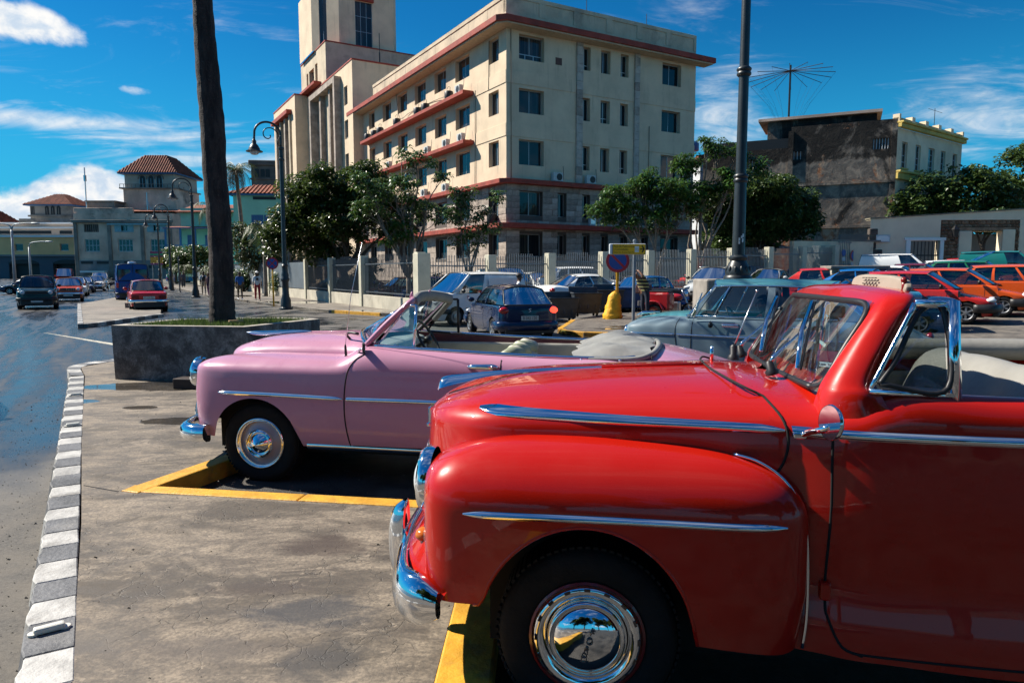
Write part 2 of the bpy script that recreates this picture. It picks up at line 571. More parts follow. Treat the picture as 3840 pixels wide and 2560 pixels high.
PAVE = concrete_mat('pavement concrete', (.315, .255, .188), (.125, .099, .073), .85,
     oil=[(-1.12, 4.12, .30, .17, .85, (.05, .034, .026)), (-1.0, 3.28, .34, .20, .8, (.04, .04, .043)), (-.80, 2.85, .22, .2, .8, (.05, .046, .043)), (-1.33, 3.52, .34, .09, .8, (.06, .046, .038)), (-2.2, 3.55, .5, .12, .55, (.08, .065, .05)),
      (-1.35, 2.95, .5, .12, .5, (.09, .075, .065)), (-2.0, 3.0, .35, .12, .5, (.11, .095, .08)), (-.95, 2.25, .38, .16, .75, (.045, .045, .05))],
     wetspots=[(-5.15, 10.15, 1.15, .42, 1.6, 0), (-5.75, 8.9, .42, .17, .6, 0), (-2.35, 5.95, .38, .16, 1.5, 0), (-3.7, 7.7, .5, .2, 1.6, 0), (-4.6, 8.5, .22, .12, .7, 0)])
PAVE2 = concrete_mat('far pavement concrete', (.36, .31, .25), (.17, .145, .115), .5,
     wetspots=[(-13.5, 39, 4., 1.6, 2.2, 0), (-6.5, 30.5, 3., .8, 2.2, 0), (-21, 50, 5, 1.6, 2., 0)], sc_=.4)
ISLE = concrete_mat('worn stone paving', (.27, .235, .19), (.12, .10, .085), .7, bump=.9, sc_=1.3, wetspots=[(5, 20.8, 2.2, .5, 2.4, 0), (3.2, 20.2, .8, .2, 2., 0)])
KERBW = mat('kerb white paint', (.40, .39, .365), .65, var=.32, vs=4, bump=.4, bs=30, grime=.8, gcol=(.17, .155, .135))
KERBK = mat('kerb black paint', (.10, .10, .103), .6, var=.4, vs=3, bump=.4, bs=30, grime=.8, gcol=(.24, .225, .20))
KERBY = mat('kerb yellow paint', (.62, .315, .028), .55, var=.22, vs=5, bump=.35, bs=22, grime=.75, gcol=(.13, .095, .05))
KERBG = mat('kerb stone', (.22, .195, .16), .75, var=.3, vs=5, bump=.5, bs=18, grime=.5)
BAYM = mat('oily bay asphalt', (.03, .028, .026), .6, var=.5, vs=3, bump=.5, bs=70, col2=(.075, .068, .06))
xs = np.concatenate([np.linspace(-1100, -70, 12), np.linspace(-64, 64, 129), np.linspace(70, 1100, 12)])
ys = np.concatenate([np.linspace(-300, -14, 7), np.linspace(-12, 80, 93), np.linspace(86, 1500, 16)])
nrng = np.random.default_rng(3)
PG = np.array([[(x, y, gz(x, y)) for y in ys] for x in xs])
g = MB().grid(PG).build('ground', STREET, None, 180)
tag(g, kind='structure')
def slab(name, poly, z0, z1, m, kind='structure', bevel=.015, parent=None, follow=True):
 mb = MB()
 top = [Vector((x, y, (gz(x, y) if follow else 0) + z1)) for x, y in poly]
 bot = [Vector((x, y, (gz(x, y) if follow else 0) + z0)) for x, y in poly]
 k = len(poly)
 mb.add(top + bot, [tuple(range(k))] + [(i, k + i, k + (i + 1) % k, (i + 1) % k) for i in range(k)])
 o = mb.build(name, m, parent, fix=True)
 if kind:
  tag(o, kind=kind)
 return o
TIP = Vector((-2.99, 5.18))
near_edge = [(-.40, .75), (-.36, 1.4), (-.345, 2.0), (-.29, 3.44), (-.15, 4.72), (TIP.x, TIP.y), (-2.6, 6.31), (-1.62, 9.1), (-1.5, 9.55),
   (-2.9, 12.4), (-3.6, 13.2), (-5.6, 13.75), (-6.9, 13.6), (-7.5, 12.95), (-7.62, 12.2), (-6.93, 11.2), (-4.655, 7.41), (-2.875, 4.51), (-1.79, 2.68), (-.62, .75)]
slab('pavement', near_edge, -.05, .14, PAVE)
kd = Vector((-5.165, 8.52)).normalized()
kerb = link('kerb', None)
tag(kerb, kind='structure')
ko, ki = Vector((-2.0, 2.68)), Vector((-1.79, 2.68))
kn = Vector((kd.y, -kd.x))
length = .56
pos = -5.6
i = 0
white_mesh = {}
cuts = []
while pos < 9.6:
 L = rnd(.25, .34) if i % 2 == 0 else rnd(.26, .36)
 cuts.append((pos, pos + L))
 pos += L
 i += 1
for i, (a, b_) in enumerate(cuts):
 p, q = ko + kd * a, ko + kd * b_
 w0, w1 = .188 + rnd(-.004, .004), .188 + rnd(-.004, .004)
 mb = MB()
 zt = .143 + rnd(-.003, .003)
 P4 = [p, q, q + kn * w1, p + kn * w0]
 jag = [Vector((p.x, p.y)).lerp(q, f) - kn * rnd(0, .02) for f in (.25, .5, .75)]
 ring = [P4[0] + kd * .002] + jag + [P4[1] - kd * .002, P4[2] - kd * .002, P4[3] + kd * .002]
 k = len(ring)
 mb.add([(v.x, v.y, zt) for v in ring] + [(v.x - kn.x * .035 * (j < 5), v.y - kn.y * .035 * (j < 5), -.05) for j, v in enumerate(ring)],
  [tuple(range(k))] + [(j, k + j, k + (j + 1) % k, (j + 1) % k) for j in range(k)])
 mb.build('kerb_stone', KERBW if i % 2 == 0 else KERBK, kerb, fix=True, bevel=.006, bseg=1)
arc = [(-7.16, 11.2), (-7.86, 12.25), (-7.8, 13.1), (-7.1, 13.85), (-5.6, 14.0), (-3.5, 13.45)]
arci = [(-6.95, 11.2), (-7.62, 12.25), (-7.5, 12.95), (-6.9, 13.6), (-5.6, 13.75), (-3.6, 13.2)]
A1, A2 = cr(arc, 17), cr(arci, 17)
for i in range(16):
 q = [A1[i], A1[i + 1], A2[i + 1], A2[i]]
 MB().add([(*v, .144) for v in q] + [(*v, -.05) for v in q], [(0, 1, 2, 3)] + [(j, 4 + j, 4 + (j + 1) % 4, (j + 1) % 4) for j in range(4)]).build('kerb_stone', KERBW if i % 2 else KERBK, kerb, fix=True)
STUD = mat('stud plastic', (.68, .66, .58), .4, var=.1)
first = None
for (px, py, lab) in [(102, 1437, 'white plastic reflector stud on the painted kerb nearest the camera'), (274, 755 + 162 - 1, None), (276, 1135 - 127, None)]:
 pass
for kpos, off, lab in [(.42, .085, 'cream plastic reflector stud screwed to a white kerb block, the closest one'),
     (5.5, .10, 'small white reflector stud on the kerb beside the wet road, midway to the planter'),
     (7.7, .10, 'small white reflector stud on the far end of the painted kerb near the planter')]:
 c = ko + kd * kpos + kn * off
 t = thing('road_stud', lab, 'road stud', (c.x, c.y, .147), math.atan2(kn.y, kn.x) + .1, 'studs on the painted kerb')
 MB().cbox((0, 0, .016), (.125, .045, .032)).build('stud_body', STUD, t, bevel=.010)
 for s_ in (-1, 1):
  MB().lathe((s_ * .062, 0, .0), (0, 0, 1), [(.024, 0), (.024, .010), (.012, .012), (0, .012)], 10).build('stud_end', STUD, t, 40)
slab('pavement_joint', [(-3.0, 5.165), (-3.0, 5.18), (-3.36, 5.335), (-3.36, 5.32)], .1, .1415, GAP, follow=False)
yk = link('bay_kerb', None)
tag(yk, kind='structure')
def kerbrun(pts, w, z0, z1, m, parent, name, side=1, seg=1.1, follow=False, lab=None):
 """pieces of kerb along a polyline; w is laid to the right of the run for side=1"""
 P = [Vector(p) for p in pts]
 for a, b2 in zip(P[:-1], P[1:]):
  dv = (b2 - a)
  Ln = dv.length
  dv.normalize()
  nv = Vector((dv.y, -dv.x)) * side
  k = max(1, round(Ln / seg))
  for i in range(k):
   p, q = a + dv * (Ln * i / k + .003), a + dv * (Ln * (i + 1) / k - .003)
   q4 = [p, q, q + nv * w, p + nv * w]
   za = [gz(v.x, v.y) if follow else 0 for v in q4]
   dz = rnd(-.003, .003)
   MB().add([(v.x, v.y, z1 + h + dz) for v, h in zip(q4, za)] + [(v.x, v.y, z0 + h) for v, h in zip(q4, za)],
     [(0, 1, 2, 3)] + [(j, 4 + j, 4 + (j + 1) % 4, (j + 1) % 4) for j in range(4)]).build(name, m, parent, fix=True, bevel=.012, bseg=2)
kerbrun([(-.15, 4.72), (TIP.x, TIP.y)], .155, -.05, .146, KERBY, yk, 'kerb_stone', 1, 1.5)
kerbrun([(TIP.x, TIP.y), (-2.6, 6.31), (-1.62, 9.1)], .17, -.05, .148, KERBY, yk, 'kerb_stone', 1, 1.2)
kerbrun([(-.40, .75), (-.345, 2.0), (-.29, 3.44), (-.15, 4.72)], .235, -.05, .146, KERBY, yk, 'kerb_stone', 1, 1.3)
slab('parking_bay', [(-.2, -9), (9, -9), (13, 4.0), (12, 9.0), (-1.4, 9.6), (-2.5, 6.2), (-2.9, 5.2), (-.1, 4.7)], -.02, .005, BAYM)
slab('median', [(-14.0, 22.7), (-14.4, 28.5), (-29.4, 58.8), (-50.0, 96), (-53.2, 96), (-31.2, 58.8), (-23.5, 38)], -.05, .12, PAVE2)
mk = link('median_kerb', None)
tag(mk, kind='structure')
A0, B0 = Vector((-14.0, 22.7)), Vector((-14.4, 28.5))
for i in range(10):
 kerbrun([A0.lerp(B0, i / 10), A0.lerp(B0, (i + 1) / 10)], .16, -.05, .135, KERBW if i % 2 else KERBK, mk, 'kerb_stone', 1, 5)
C0 = Vector((-23.5, 38))
for i in range(26):
 kerbrun([A0.lerp(C0, i / 26), A0.lerp(C0, (i + 1) / 26)], .16, -.05, .135, KERBW if i % 2 else KERBK, mk, 'kerb_stone', -1, 5)
slab('median_step', [(-18.5, 33.3), (-16.75, 33.3), (-29.9, 59.2), (-31.2, 59.2)], .0, .36, PAVE2)
far_k = [(-64, 124), (-22.5, 51.75), (-18.0, 45.3), (-12.3, 36.6), (-8.2, 31.2), (-5.4, 28.9), (-3.2, 27.7), (-.4, 27.6), (12.0, 34.9), (30, 45.4)]
FA = Vector((-3.65, 28.3))
fence_in = [(30.2, 48.1), (FA.x, FA.y), (-64 + 2.6, 127.5)]
slab('pavement', far_k + [(26.0, 45.7), (FA.x + .1, FA.y + .3), (-60.2, 126)], -.05, .13, PAVE2)
fk = link('street_kerb', None)
tag(fk, kind='structure')
for i in range(len(far_k) - 1):
 a, b2 = Vector(far_k[i]), Vector(far_k[i + 1])
 kerbrun([a, b2], .16, -.06, .14, KERBG, fk, 'kerb_stone', -1, 2.4, True)
kerbrun([(-8.05, 31.02), (-5.5, 28.92)], .165, .0, .143, KERBY, fk, 'kerb_stone', -1, 1.0, True)
isle = [(1.35, 20.7), (1.45, 19.95), (2.0, 19.35), (3.0, 18.9), (3.7, 16.6), (4.0, 14.5), (5.9, 14.3), (6.3, 16), (6.6, 19), (6.9, 23), (6.5, 26), (3.6, 25.6), (2.0, 23.6)]
slab('island_pavement', isle, -.05, .125, ISLE)
ik = link('island_kerb', None)
tag(ik, kind='structure')
for i in range(len(isle)):
 a, b2 = Vector(isle[i]), Vector(isle[(i + 1) % len(isle)])
 yel = i in (0, 1, 2, 12)
 kerbrun([a, b2], .17, -.05, .137, KERBY if yel else KERBG, ik, 'kerb_stone', -1, .7, True)
SLAB = concrete_mat('lot slab stone', (.30, .265, .22), (.15, .128, .105), .6, bump=.8, sc_=1.1,
     wetspots=[(10.5, 12.0, 2.5, .5, 2.4, 0), (13.2, 14.5, 2.4, .6, 2.4, 0), (9.2, 10.4, 2, .35, 2.4, 0)])
lot = link('lot_paving', None)
tag(lot, kind='structure')
rs = random.Random(5)
for j in range(11):
 row_s = 9.2 + j * .95
 tpos = 2.4 + rs.uniform(0, .8)
 while tpos < 14.5:
  L = rs.uniform(.9, 1.9)
  w = .92
  if rs.random() < .88:
   q = []
   for (ds, dt) in ((.03, .03), (w, .03), (w, L - .03), (.03, L - .03)):
    v = EX * (row_s + ds + rs.uniform(-.03, .03)) + DX * (tpos - 7.4 + dt + rs.uniform(-.03, .03))
    q.append(v)
   if q[0].y > 5 and q[0].x > 6:
    dz = rs.uniform(.004, .03)
    MB().add([(v.x, v.y, gz(v.x, v.y) + dz + rs.uniform(-.006, .006)) for v in q] + [(v.x, v.y, gz(v.x, v.y) - .05) for v in q],
      [(0, 1, 2, 3)] + [(k, 4 + k, 4 + (k + 1) % 4, (k + 1) % 4) for k in range(4)]).build('paving_slab', SLAB, lot, fix=True, bevel=.012, bseg=1)
  tpos += L
WP = mat('worn road paint', (.55, .5, .38), .5, var=.3, vs=6, grime=.8, gcol=(.05, .05, .05))
slab('road_marking', [(-14.1, 20.9), (-13.9, 20.75), (-9.2, 16.9), (-9.35, 16.75)], .0, .005, WP)
# ================================================================== THE CORNER BLOCK
PLASTER = mat('cream plaster', (.68, .535, .37), .85, var=.10, vs=.5, bump=.15, bs=14, grime=.25, gcol=(.27, .215, .16), streak=.55)
PLASTERD = mat('weathered cream plaster', (.56, .46, .325), .88, var=.14, vs=.6, bump=.2, bs=10, grime=.62, gcol=(.20, .17, .14), streak=.7)
STONE = mat('grey pink block stone', (.37, .305, .25), .85, var=.28, vs=1.2, bump=.5, bs=9, grime=.65, gcol=(.13, .105, .085))
STONEB = mat('darker block stone', (.30, .245, .20), .85, var=.3, vs=1.6, bump=.5, bs=9, grime=.7, gcol=(.10, .08, .065))
REDTRIM = mat('red painted concrete', (.30, .042, .022), .7, var=.25, vs=1.5, bump=.2, bs=12, grime=.25, gcol=(.22, .17, .13))
ALU = mat('aluminium frame', (.42, .43, .43), .42, .5)
MORTAR = mat('recessed mortar', (.10, .085, .072), .95, bump=.4, bs=12)
TRAV = mat('pilaster travertine', (.46, .40, .34), .8, var=.2, vs=1.5, bump=.4, bs=8, grime=.4, gcol=(.2, .17, .15))
def panemat():
 m, t, b, o = newmat('office window glass')
 c = t.n('ShaderNodeTexCoord').outputs['Object']
 oi = t.n('ShaderNodeObjectInfo').outputs['Random']
 curtain = t.ss(t.noise(t.scaled(c, 9, 9, .3), 1.5, 3, .6), .35, .65)
 base = t.mix(t.m('MULTIPLY', curtain, t.ss(oi, .35, 1., 0., .9)), (.012, .016, .02), (.09, .075, .065))
 t.set(b.inputs['Base Color'], base)
 b.inputs['Roughness'].default_value = .03
 b.inputs['Specular IOR Level'].default_value = .45
 nb = t.noise(c, .7, 2, .5)
 bp = t.n('ShaderNodeBump', {'Strength': .05, 'Distance': .1, 'Height': nb})
 t.set(b.inputs['Normal'], bp.outputs[0])
 return m
PANE = panemat()
class Face:
 """a wall plane: a runs along it, z up, c outward"""
 def __init__(s, o, ax, nx):
  s.o, s.ax, s.nx = Vector(o), Vector(ax), Vector(nx)
 def p(s, a, z, c=0.):
  return s.o + s.ax * a + Vector((0, 0, z)) + s.nx * c
def wall(mb, F, a0, a1, z0, z1, opens, reveal=.38, c=0.):
 """a wall with real openings and reveals; opens = (a0,a1,z0,z1)"""
 A = sorted({a0, a1, *[q for o in opens for q in o[:2] if a0 < q < a1]})
 Z = sorted({z0, z1, *[q for o in opens for q in o[2:4] if z0 < q < z1]})
 for i in range(len(A) - 1):
  for j in range(len(Z) - 1):
   ca, cz = (A[i] + A[i + 1]) / 2, (Z[j] + Z[j + 1]) / 2
   if any(o[0] < ca < o[1] and o[2] < cz < o[3] for o in opens):
    continue
   mb.poly([F.p(A[i], Z[j], c), F.p(A[i + 1], Z[j], c), F.p(A[i + 1], Z[j + 1], c), F.p(A[i], Z[j + 1], c)])
 for (b0, b1, y0, y1) in [o[:4] for o in opens]:
  q = [(b0, y0), (b1, y0), (b1, y1), (b0, y1)]
  for k in range(4):
   u, v = q[k], q[(k + 1) % 4]
   mb.poly([F.p(*u, c), F.p(*v, c), F.p(*v, c - reveal), F.p(*u, c - reveal)])
WIN_CACHE = {}
def window(F, a0, a1, z0, z1, parent, cols=2, low=False, depth=.30, fm=ALU, pm=PANE, fw=.055, rows=1, sill=True, name='window', c=0.):
 w, h = round(a1 - a0, 2), round(z1 - z0, 2)
 key = (w, h, cols, low, fm.name, rows, fw)
 if key not in WIN_CACHE:
  mb = MB()
  mb.box(0, w, 0, fw, 0, fw).box(0, w, 0, fw, h - fw, h).box(0, fw, .002, fw - .002, fw, h - fw).box(w - fw, w, .002, fw - .002, fw, h - fw)
  zl = h * .24 if low else 0
  for k in range(1, cols):
   x = w * k / cols
   mb.box(x - fw * .4, x + fw * .4, .004, fw - .006, zl + fw if low else fw, h - fw)
  for k in range(1, rows):
   z = h * k / rows
   mb.box(fw, w - fw, .006, fw - .008, z - fw * .35, z + fw * .35)
  if low:
   mb.box(fw, w - fw, .003, fw - .004, zl, zl + fw)
   kk = 3 if w > 1.5 else 2
   for k in range(1, kk):
    mb.box(w * k / kk - .03, w * k / kk + .03, .004, fw - .006, fw, zl)
  fme = mb.mesh('window_frame', fm)
  pw = (w - 2 * fw) / cols
  pme = MB().box(.004, pw - .004, -.006, .006, 0, h - 2 * fw).mesh('pane', pm)
  WIN_CACHE[key] = (fme, pme, pw)
 fme, pme, pw = WIN_CACHE[key]
 rz = math.atan2(F.ax.y, F.ax.x)
 fo = link(name, fme, parent, F.p(a0, z0, c - depth))
 fo.rotation_euler = (0, 0, rz)
 for k in range(cols):
  po = link('pane', pme, fo, (fw + k * pw, .028, fw))
  po.rotation_euler = (rnd(-.012, .012), 0, rnd(-.015, .015))
 if sill:
  s = MB().cbox((0, 0, 0), (w + .22, .44, .07)).build('sill', REDTRIM, fo)
  s.location = (w / 2, -.06, -.035)
 return fo
hotel = thing('office_building', 'big cream corner office block with red ledges, stepped tower and weathered stone lower floors', 'building', (-.4, 50.0, 0), ROT)
FR = Face((0, 0, 0), (1, 0, 0), (0, -1, 0))
FL = Face((0, 0, 0), (0, 1, 0), (-1, 0, 0))
ZW = [(16.72, 18.40), (13.06, 14.73), (9.45, 11.22), (5.90, 7.62), (2.95, 4.60)]
LW = [(1.08, 2.60), (5.65, 8.15), (9.90, 12.2), (14.05, 16.55), (18.4, 20.8), (22.55, 24.9), (27.3, 29.1)]
RW = [(1.03, 3.13), (6.50, 7.24), (8.22, 9.10), (10.09, 10.87), (14.30, 16.30)]
RWL = [(1.07, 3.03), (4.34, 5.14), (6.58, 7.30), (8.32, 9.04), (10.15, 10.95), (12.3, 13.1), (14.4, 16.3)]
opL = [(a, b_, z0, z1) for z0, z1 in ZW for a, b_ in LW]
opR = [(a, b_, z0, z1) for z0, z1 in ZW[:3] for a, b_ in RW] + [(a, b_, z0, z1) for z0, z1 in ZW[3:] for a, b_ in RWL]
HW = 17.9
up = MB()
wall(up, FR, 0, HW, 8.10, 19.0, [o for o in opR if o[2] > 8], .42)
wall(up, FL, 0, 31.0, 8.10, 19.0, [o for o in opL if o[2] > 8], .42)
up.poly([(HW, 0, 0), (HW, 24, 0), (HW, 24, 19), (HW, 0, 19)])
up.poly([(0, 0, 19), (HW, 0, 19), (HW, 31, 19), (0, 31, 19)])
up.build('upper_wall', PLASTER, hotel, fix=False)
lo = MB()
wall(lo, FR, 0, HW, -.6, 8.10, [o for o in opR if o[2] < 8], .42)
wall(lo, FL, 0, 31.0, -.6, 8.10, [o for o in opL if o[2] < 8], .42)
lo.build('lower_wall', MORTAR, hotel)
par = MB()
for F, Ln in ((FR, HW), (FL, 27.8)):
 P = lambda a0, a1, z0, z1, c0, c1, F=F: par.add([F.p(a, z, c) for c in (c0, c1) for z in (z0, z1) for a in (a0, a1)], [(0, 2, 3, 1), (4, 5, 7, 6), (0, 1, 5, 4), (2, 6, 7, 3), (0, 4, 6, 2), (1, 3, 7, 5)])
 P(0, Ln, 18.95, 19.75, -.4, -.02)
 P(0, Ln, 20.72, 21.0, -.4, .0)
 n = 6 if F is FR else 9
 for k in range(n + 1):
  a = Ln * k / n
  P(max(0, a - .28), min(Ln, a + .28), 19.75, 20.72, -.4, -.003 if F is FR else -.05)
 P(0, Ln, 19.75, 20.72, -.4, -.06)
par.build('parapet', PLASTERD, hotel, bevel=.01, bseg=1)
def ledge(name, out, z0, z1, aR, aL, m=REDTRIM, R0=None, L0=None):
 if R0 is None and aR and aL:
  pts = [(aR, 0), (aR, -out), (-out + .55, -out), (-out, -out + .55), (-out, aL), (0, aL), (0, 0)]
 elif aL:
  pts = [(0, L0), (-out, L0), (-out, aL), (0, aL)]
 else:
  pts = [(R0, 0), (R0, -out), (aR, -out), (aR, 0)]
 mb = MB()
 k = len(pts)
 mb.add([(x, y, z1) for x, y in pts] + [(x, y, z0) for x, y in pts], [tuple(range(k)), tuple(range(2 * k - 1, k - 1, -1))] + [(j, k + j, k + (j + 1) % k, (j + 1) % k) for j in range(k)])
 return mb.build(name, m, hotel, fix=True, bevel=.015, bseg=1)
ledge('cornice', 1.15, 18.72, 19.12, HW + 1.1, 33.2)
ledge('ledge', .95, 15.16, 15.44, None, 29.3, L0=4.9)
ledge('ledge', .95, 11.52, 11.80, None, 29.3, L0=4.9)
ledge('ledge', .62, 8.06, 8.38, HW, 30.9)
ledge('ledge', .75, 4.95, 5.30, HW, 30.9)
for z0, z1 in ((18.45, 18.71),):
 pass
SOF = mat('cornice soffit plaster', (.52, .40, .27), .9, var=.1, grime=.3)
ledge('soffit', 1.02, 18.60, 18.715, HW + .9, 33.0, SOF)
for z in (14.98, 11.36):
 for bb in ((-.03, 5.9, -.045, 0, z, z + .9), (6.5, 11.4, -.045, 0, z, z + .9), (11.9, HW + .02, -.045, 0, z, z + .9), (-.045, 0, 0, 5.0, z + .004, z + .894)):
  MB().box(*bb).build('string_course', PLASTER, hotel, bevel=.01, bseg=1)
for a0, a1 in ((5.92, 6.47), (11.42, 11.90)):
 z = 8.4
 k = 0
 while z < 18.55:
  h = .62
  MB().box(a0, a1, -.16 - rnd(0, .012), .0, z + .008, min(z + h, 18.6) - .008).build('stone_block', TRAV if rnd(0, 1) < .75 else STONE, hotel, bevel=.012, bseg=1)
  z += h
for a, b_, z0, z1 in opL:
 window(FL, a, b_, z0, z1, hotel, depth=.36)
for a, b_, z0, z1 in opR:
 low = z0 > 16 and (a in (1.03, 6.50, 10.09)) or (12 < z0 < 14 and a == 8.22) or (9 < z0 < 10 and a in (6.5, 10.09))
 window(FR, a, b_, z0, z1, hotel, low=low, depth=.36)
blk_me = [MB().box(-.5, .5, -.5, .5, -.5, .5).mesh('stone_block', m_, bevel=.02, bseg=1) for m_ in (STONE, STONEB, TRAV)]
rest = MB()
rs = random.Random(8)
for F, Ln, op in ((FR, HW, opR), (FL, 30.9, opL)):
 z = 1.0
 row = 0
 while z < 8.0:
  h = .42 if not (4.6 < z < 5.2) else .38
  if z + h > 8.06:
   h = 8.06 - z
  segs = [(0.0, Ln)]
  for o in op:
   if o[2] < z + h - .02 and o[3] > z + .02:
    segs = [q for s_ in segs for q in ([s_] if o[1] <= s_[0] or o[0] >= s_[1] else [(s_[0], o[0]), (o[1], s_[1])]) if q[1] - q[0] > .02]
  for s0, s1 in segs:
   a = s0
   first = True
   while a < s1 - .03:
    L = rs.uniform(.75, 1.05) * (.5 if first and row % 2 and s0 == 0 else 1)
    first = False
    b2 = a + L if s1 - (a + L) > .3 else s1
    proud = rs.uniform(.02, .06)
    c = F.p((a + b2) / 2, z + h / 2, proud / 2 - .08)
    d = (b2 - a - .014, proud + .16, h - .014)
    near = (F is FR and a < 14 and z > 2.2) or (F is FL and a < 2.7 and z > 2)
    if near:
     o = link('stone_block', blk_me[rs.choice((0, 0, 0, 1, 1, 2))], hotel, c)
     o.rotation_euler = (0, 0, 0 if F is FR else rad(90))
     o.scale = d
    else:
     rest.cbox(c, d, 0 if F is FR else rad(90))
    a = b2
  z += h
  row += 1
tag(rest.build('stone_blocks_far', STONE, hotel), kind='stuff')
TW = MB()
def blockbox(x0, x1, y0, y1, z1, m=PLASTER, name='wing', z0=-.5):
 return MB().box(x0, x1, y0, y1, z0, z1).build(name, m, hotel, bevel=.03, bseg=1)
B1 = MB()
FB = Face((-1.1, 0, 0), (0, 1, 0), (-1, 0, 0))
ops = [(35.0, 46.0, 4.0, 22.9)] + [(32.75, 34.0, z, z + 2.0) for z in (20.0, 16.4, 12.8, 9.2, 5.6)] + [(46.9, 47.7, z, z + 2.0) for z in (16.4, 12.8, 9.2)]
wall(B1, FB, 31.0, 49.8, -.5, 24.2, ops, 1.2)
B1.poly([(-1.1, 31, -.5), (12, 31, -.5), (12, 31, 24.2), (-1.1, 31, 24.2)])
B1.poly([(-1.1, 31, 24.2), (12, 31, 24.2), (12, 50, 24.2), (-1.1, 50, 24.2)])
B1.build('wing_wall', PLASTER, hotel)
MB().box(-.9, -.2, 31.3, 49.6, 0, 23.9).build('wing_core', PLASTERD, hotel)
MB().box(-1.16, 12.1, 30.94, 49.9, 24.2, 24.36).build('wing_coping', REDTRIM, hotel)
for a in (35.0, 38.2, 42.2, 45.4):
 MB().box(-1.9 if a in (35.0, 45.4) else -1.5, -.2, a, a + .62, 1.0, 23.4 if a in (35.0, 45.4) else 22.9).build('stone_fin', STONEB if a in (38.2, 42.2) else STONE, hotel, bevel=.02, bseg=1)
MB().box(-1.9, -.9, 35.62, 45.4, 22.75, 23.4).build('fin_lintel', STONE, hotel, bevel=.02, bseg=1)
for z in (19.5, 16.0, 12.5, 9.0, 5.5):
 for a0, a1 in ((38.9, 42.1),):
  window(Face((-.2, 0, 0), (0, 1, 0), (-1, 0, 0)), a0, a1, z, z + 2.8, hotel, cols=3, rows=2, depth=-.30, sill=False)
  MB().box(-.62, -.2, a0, a1, z - .5, z - .1).build('spandrel', PLASTER, hotel)
 window(Face((-.9, 0, 0), (0, 1, 0), (-1, 0, 0)), 32.85, 33.9, z + .55, z + 2.4, hotel, cols=1, depth=.0, sill=False) if z > 6 else None
FB2 = Face((-2.7, 0, 0), (0, 1, 0), (-1, 0, 0))
B2 = MB()
wall(B2, FB2, 49.8, 62.5, -.5, 24.4, [(51.8, 61.3, 3.0, 22.4)], 1.0)
B2.poly([(-2.7, 49.8, -.5), (8, 49.8, -.5), (8, 49.8, 24.4), (-2.7, 49.8, 24.4)])
B2.poly([(-2.7, 49.8, 24.4), (8, 49.8, 24.4), (8, 62.5, 24.4), (-2.7, 62.5, 24.4)])
B2.build('wing_wall', PLASTER, hotel)
MB().box(-2.2, -1.7, 50, 62.3, 0, 24.0).build('wing_core', STONEB, hotel)
MB().box(-2.76, 8, 49.74, 62.6, 24.4, 24.55).build('wing_coping', REDTRIM, hotel)
MB().box(-3.4, -2.5, 51.6, 61.5, 22.4, 22.9).build('ledge', REDTRIM, hotel)
for k in range(4):
 MB().box(-2.9, -1.6, 52.2 + k * 2.7, 52.9 + k * 2.7, 2, 22.4).build('stone_fin', STONE if k % 2 else PLASTERD, hotel, bevel=.02, bseg=1)
 if k < 3:
  window(Face((-1.65, 0, 0), (0, 1, 0), (-1, 0, 0)), 53.1 + k * 2.7, 54.8 + k * 2.7, 4.0, 22.0, hotel, cols=2, rows=5, depth=-.56, sill=False)
FU = Face((-1.0, 0, 0), (0, 1, 0), (-1, 0, 0))
B3 = MB()
wall(B3, FU, 41.2, 53.0, 24.2, 28.9, [(44.9, 46.0, 24.9, 27.4), (46.6, 48.9, 24.9, 27.2), (49.4, 50.2, 24.9, 27.2)], .5)
B3.poly([(-1, 41.2, 24.2), (14, 41.2, 24.2), (14, 41.2, 28.9), (-1, 41.2, 28.9)])
B3.poly([(-1, 41.2, 28.9), (14, 41.2, 28.9), (14, 53, 28.9), (-1, 53, 28.9)])
B3.build('upper_storey_wall', PLASTERD, hotel)
MB().box(-1.07, 14, 41.13, 53.1, 28.9, 29.03).build('wing_coping', REDTRIM, hotel)
MB().box(-1.9, -1.0, 43.4, 50.5, 24.5, 24.8).build('ledge', REDTRIM, hotel)
window(Face((-.5, 0, 0), (0, 1, 0), (-1, 0, 0)), 46.6, 48.9, 24.9, 27.2, hotel, cols=2, depth=-.03, sill=False)
TP = [(1.2, 43.0), (7.75, 41.7), (8.6, 43.0), (8.6, 51), (-.6, 51), (-1.2, 46.0)]
tw = MB()
zt0, zt1 = 28.9, 37.5
F1 = Face((1.0, 42.2, 0), (1, 0, 0), (0, -1, 0))
wall(tw, F1, 0, 6.9, zt0, zt1, [(2.0, 4.15, 29.3, 34.6)], .5)
F2 = Face((1.0, 42.2, 0), Vector((-2.35, 3.6, 0)).normalized(), Vector((-3.6, -2.35, 0)).normalized())
wall(tw, F2, 0, 4.3, zt0, zt1 - 1.0, [(1.9, 3.1, 29.2, 34.9)], .4)
tw.poly([(7.9, 42.2, zt0), (8.6, 43.2, zt0), (8.6, 43.2, zt1), (7.9, 42.2, zt1)]).poly([(8.6, 43.2, zt0), (8.6, 52, zt0), (8.6, 52, zt1), (8.6, 43.2, zt1)])
tw.poly([(-1.35, 45.8, zt0), (-1.35, 52, zt0), (-1.35, 52, zt1 - 1), (-1.35, 45.8, zt1 - 1)])
tw.build('tower_wall', PLASTER, hotel)
MB().box(2, 8, 43, 51, 28, 37).build('tower_core', VOID, hotel)
window(F1, 2.0, 4.15, 29.3, 34.6, hotel, cols=3, rows=3, depth=.12, sill=False)
window(F2, 1.9, 3.1, 29.2, 34.9, hotel, cols=2, rows=3, depth=.12, sill=False)
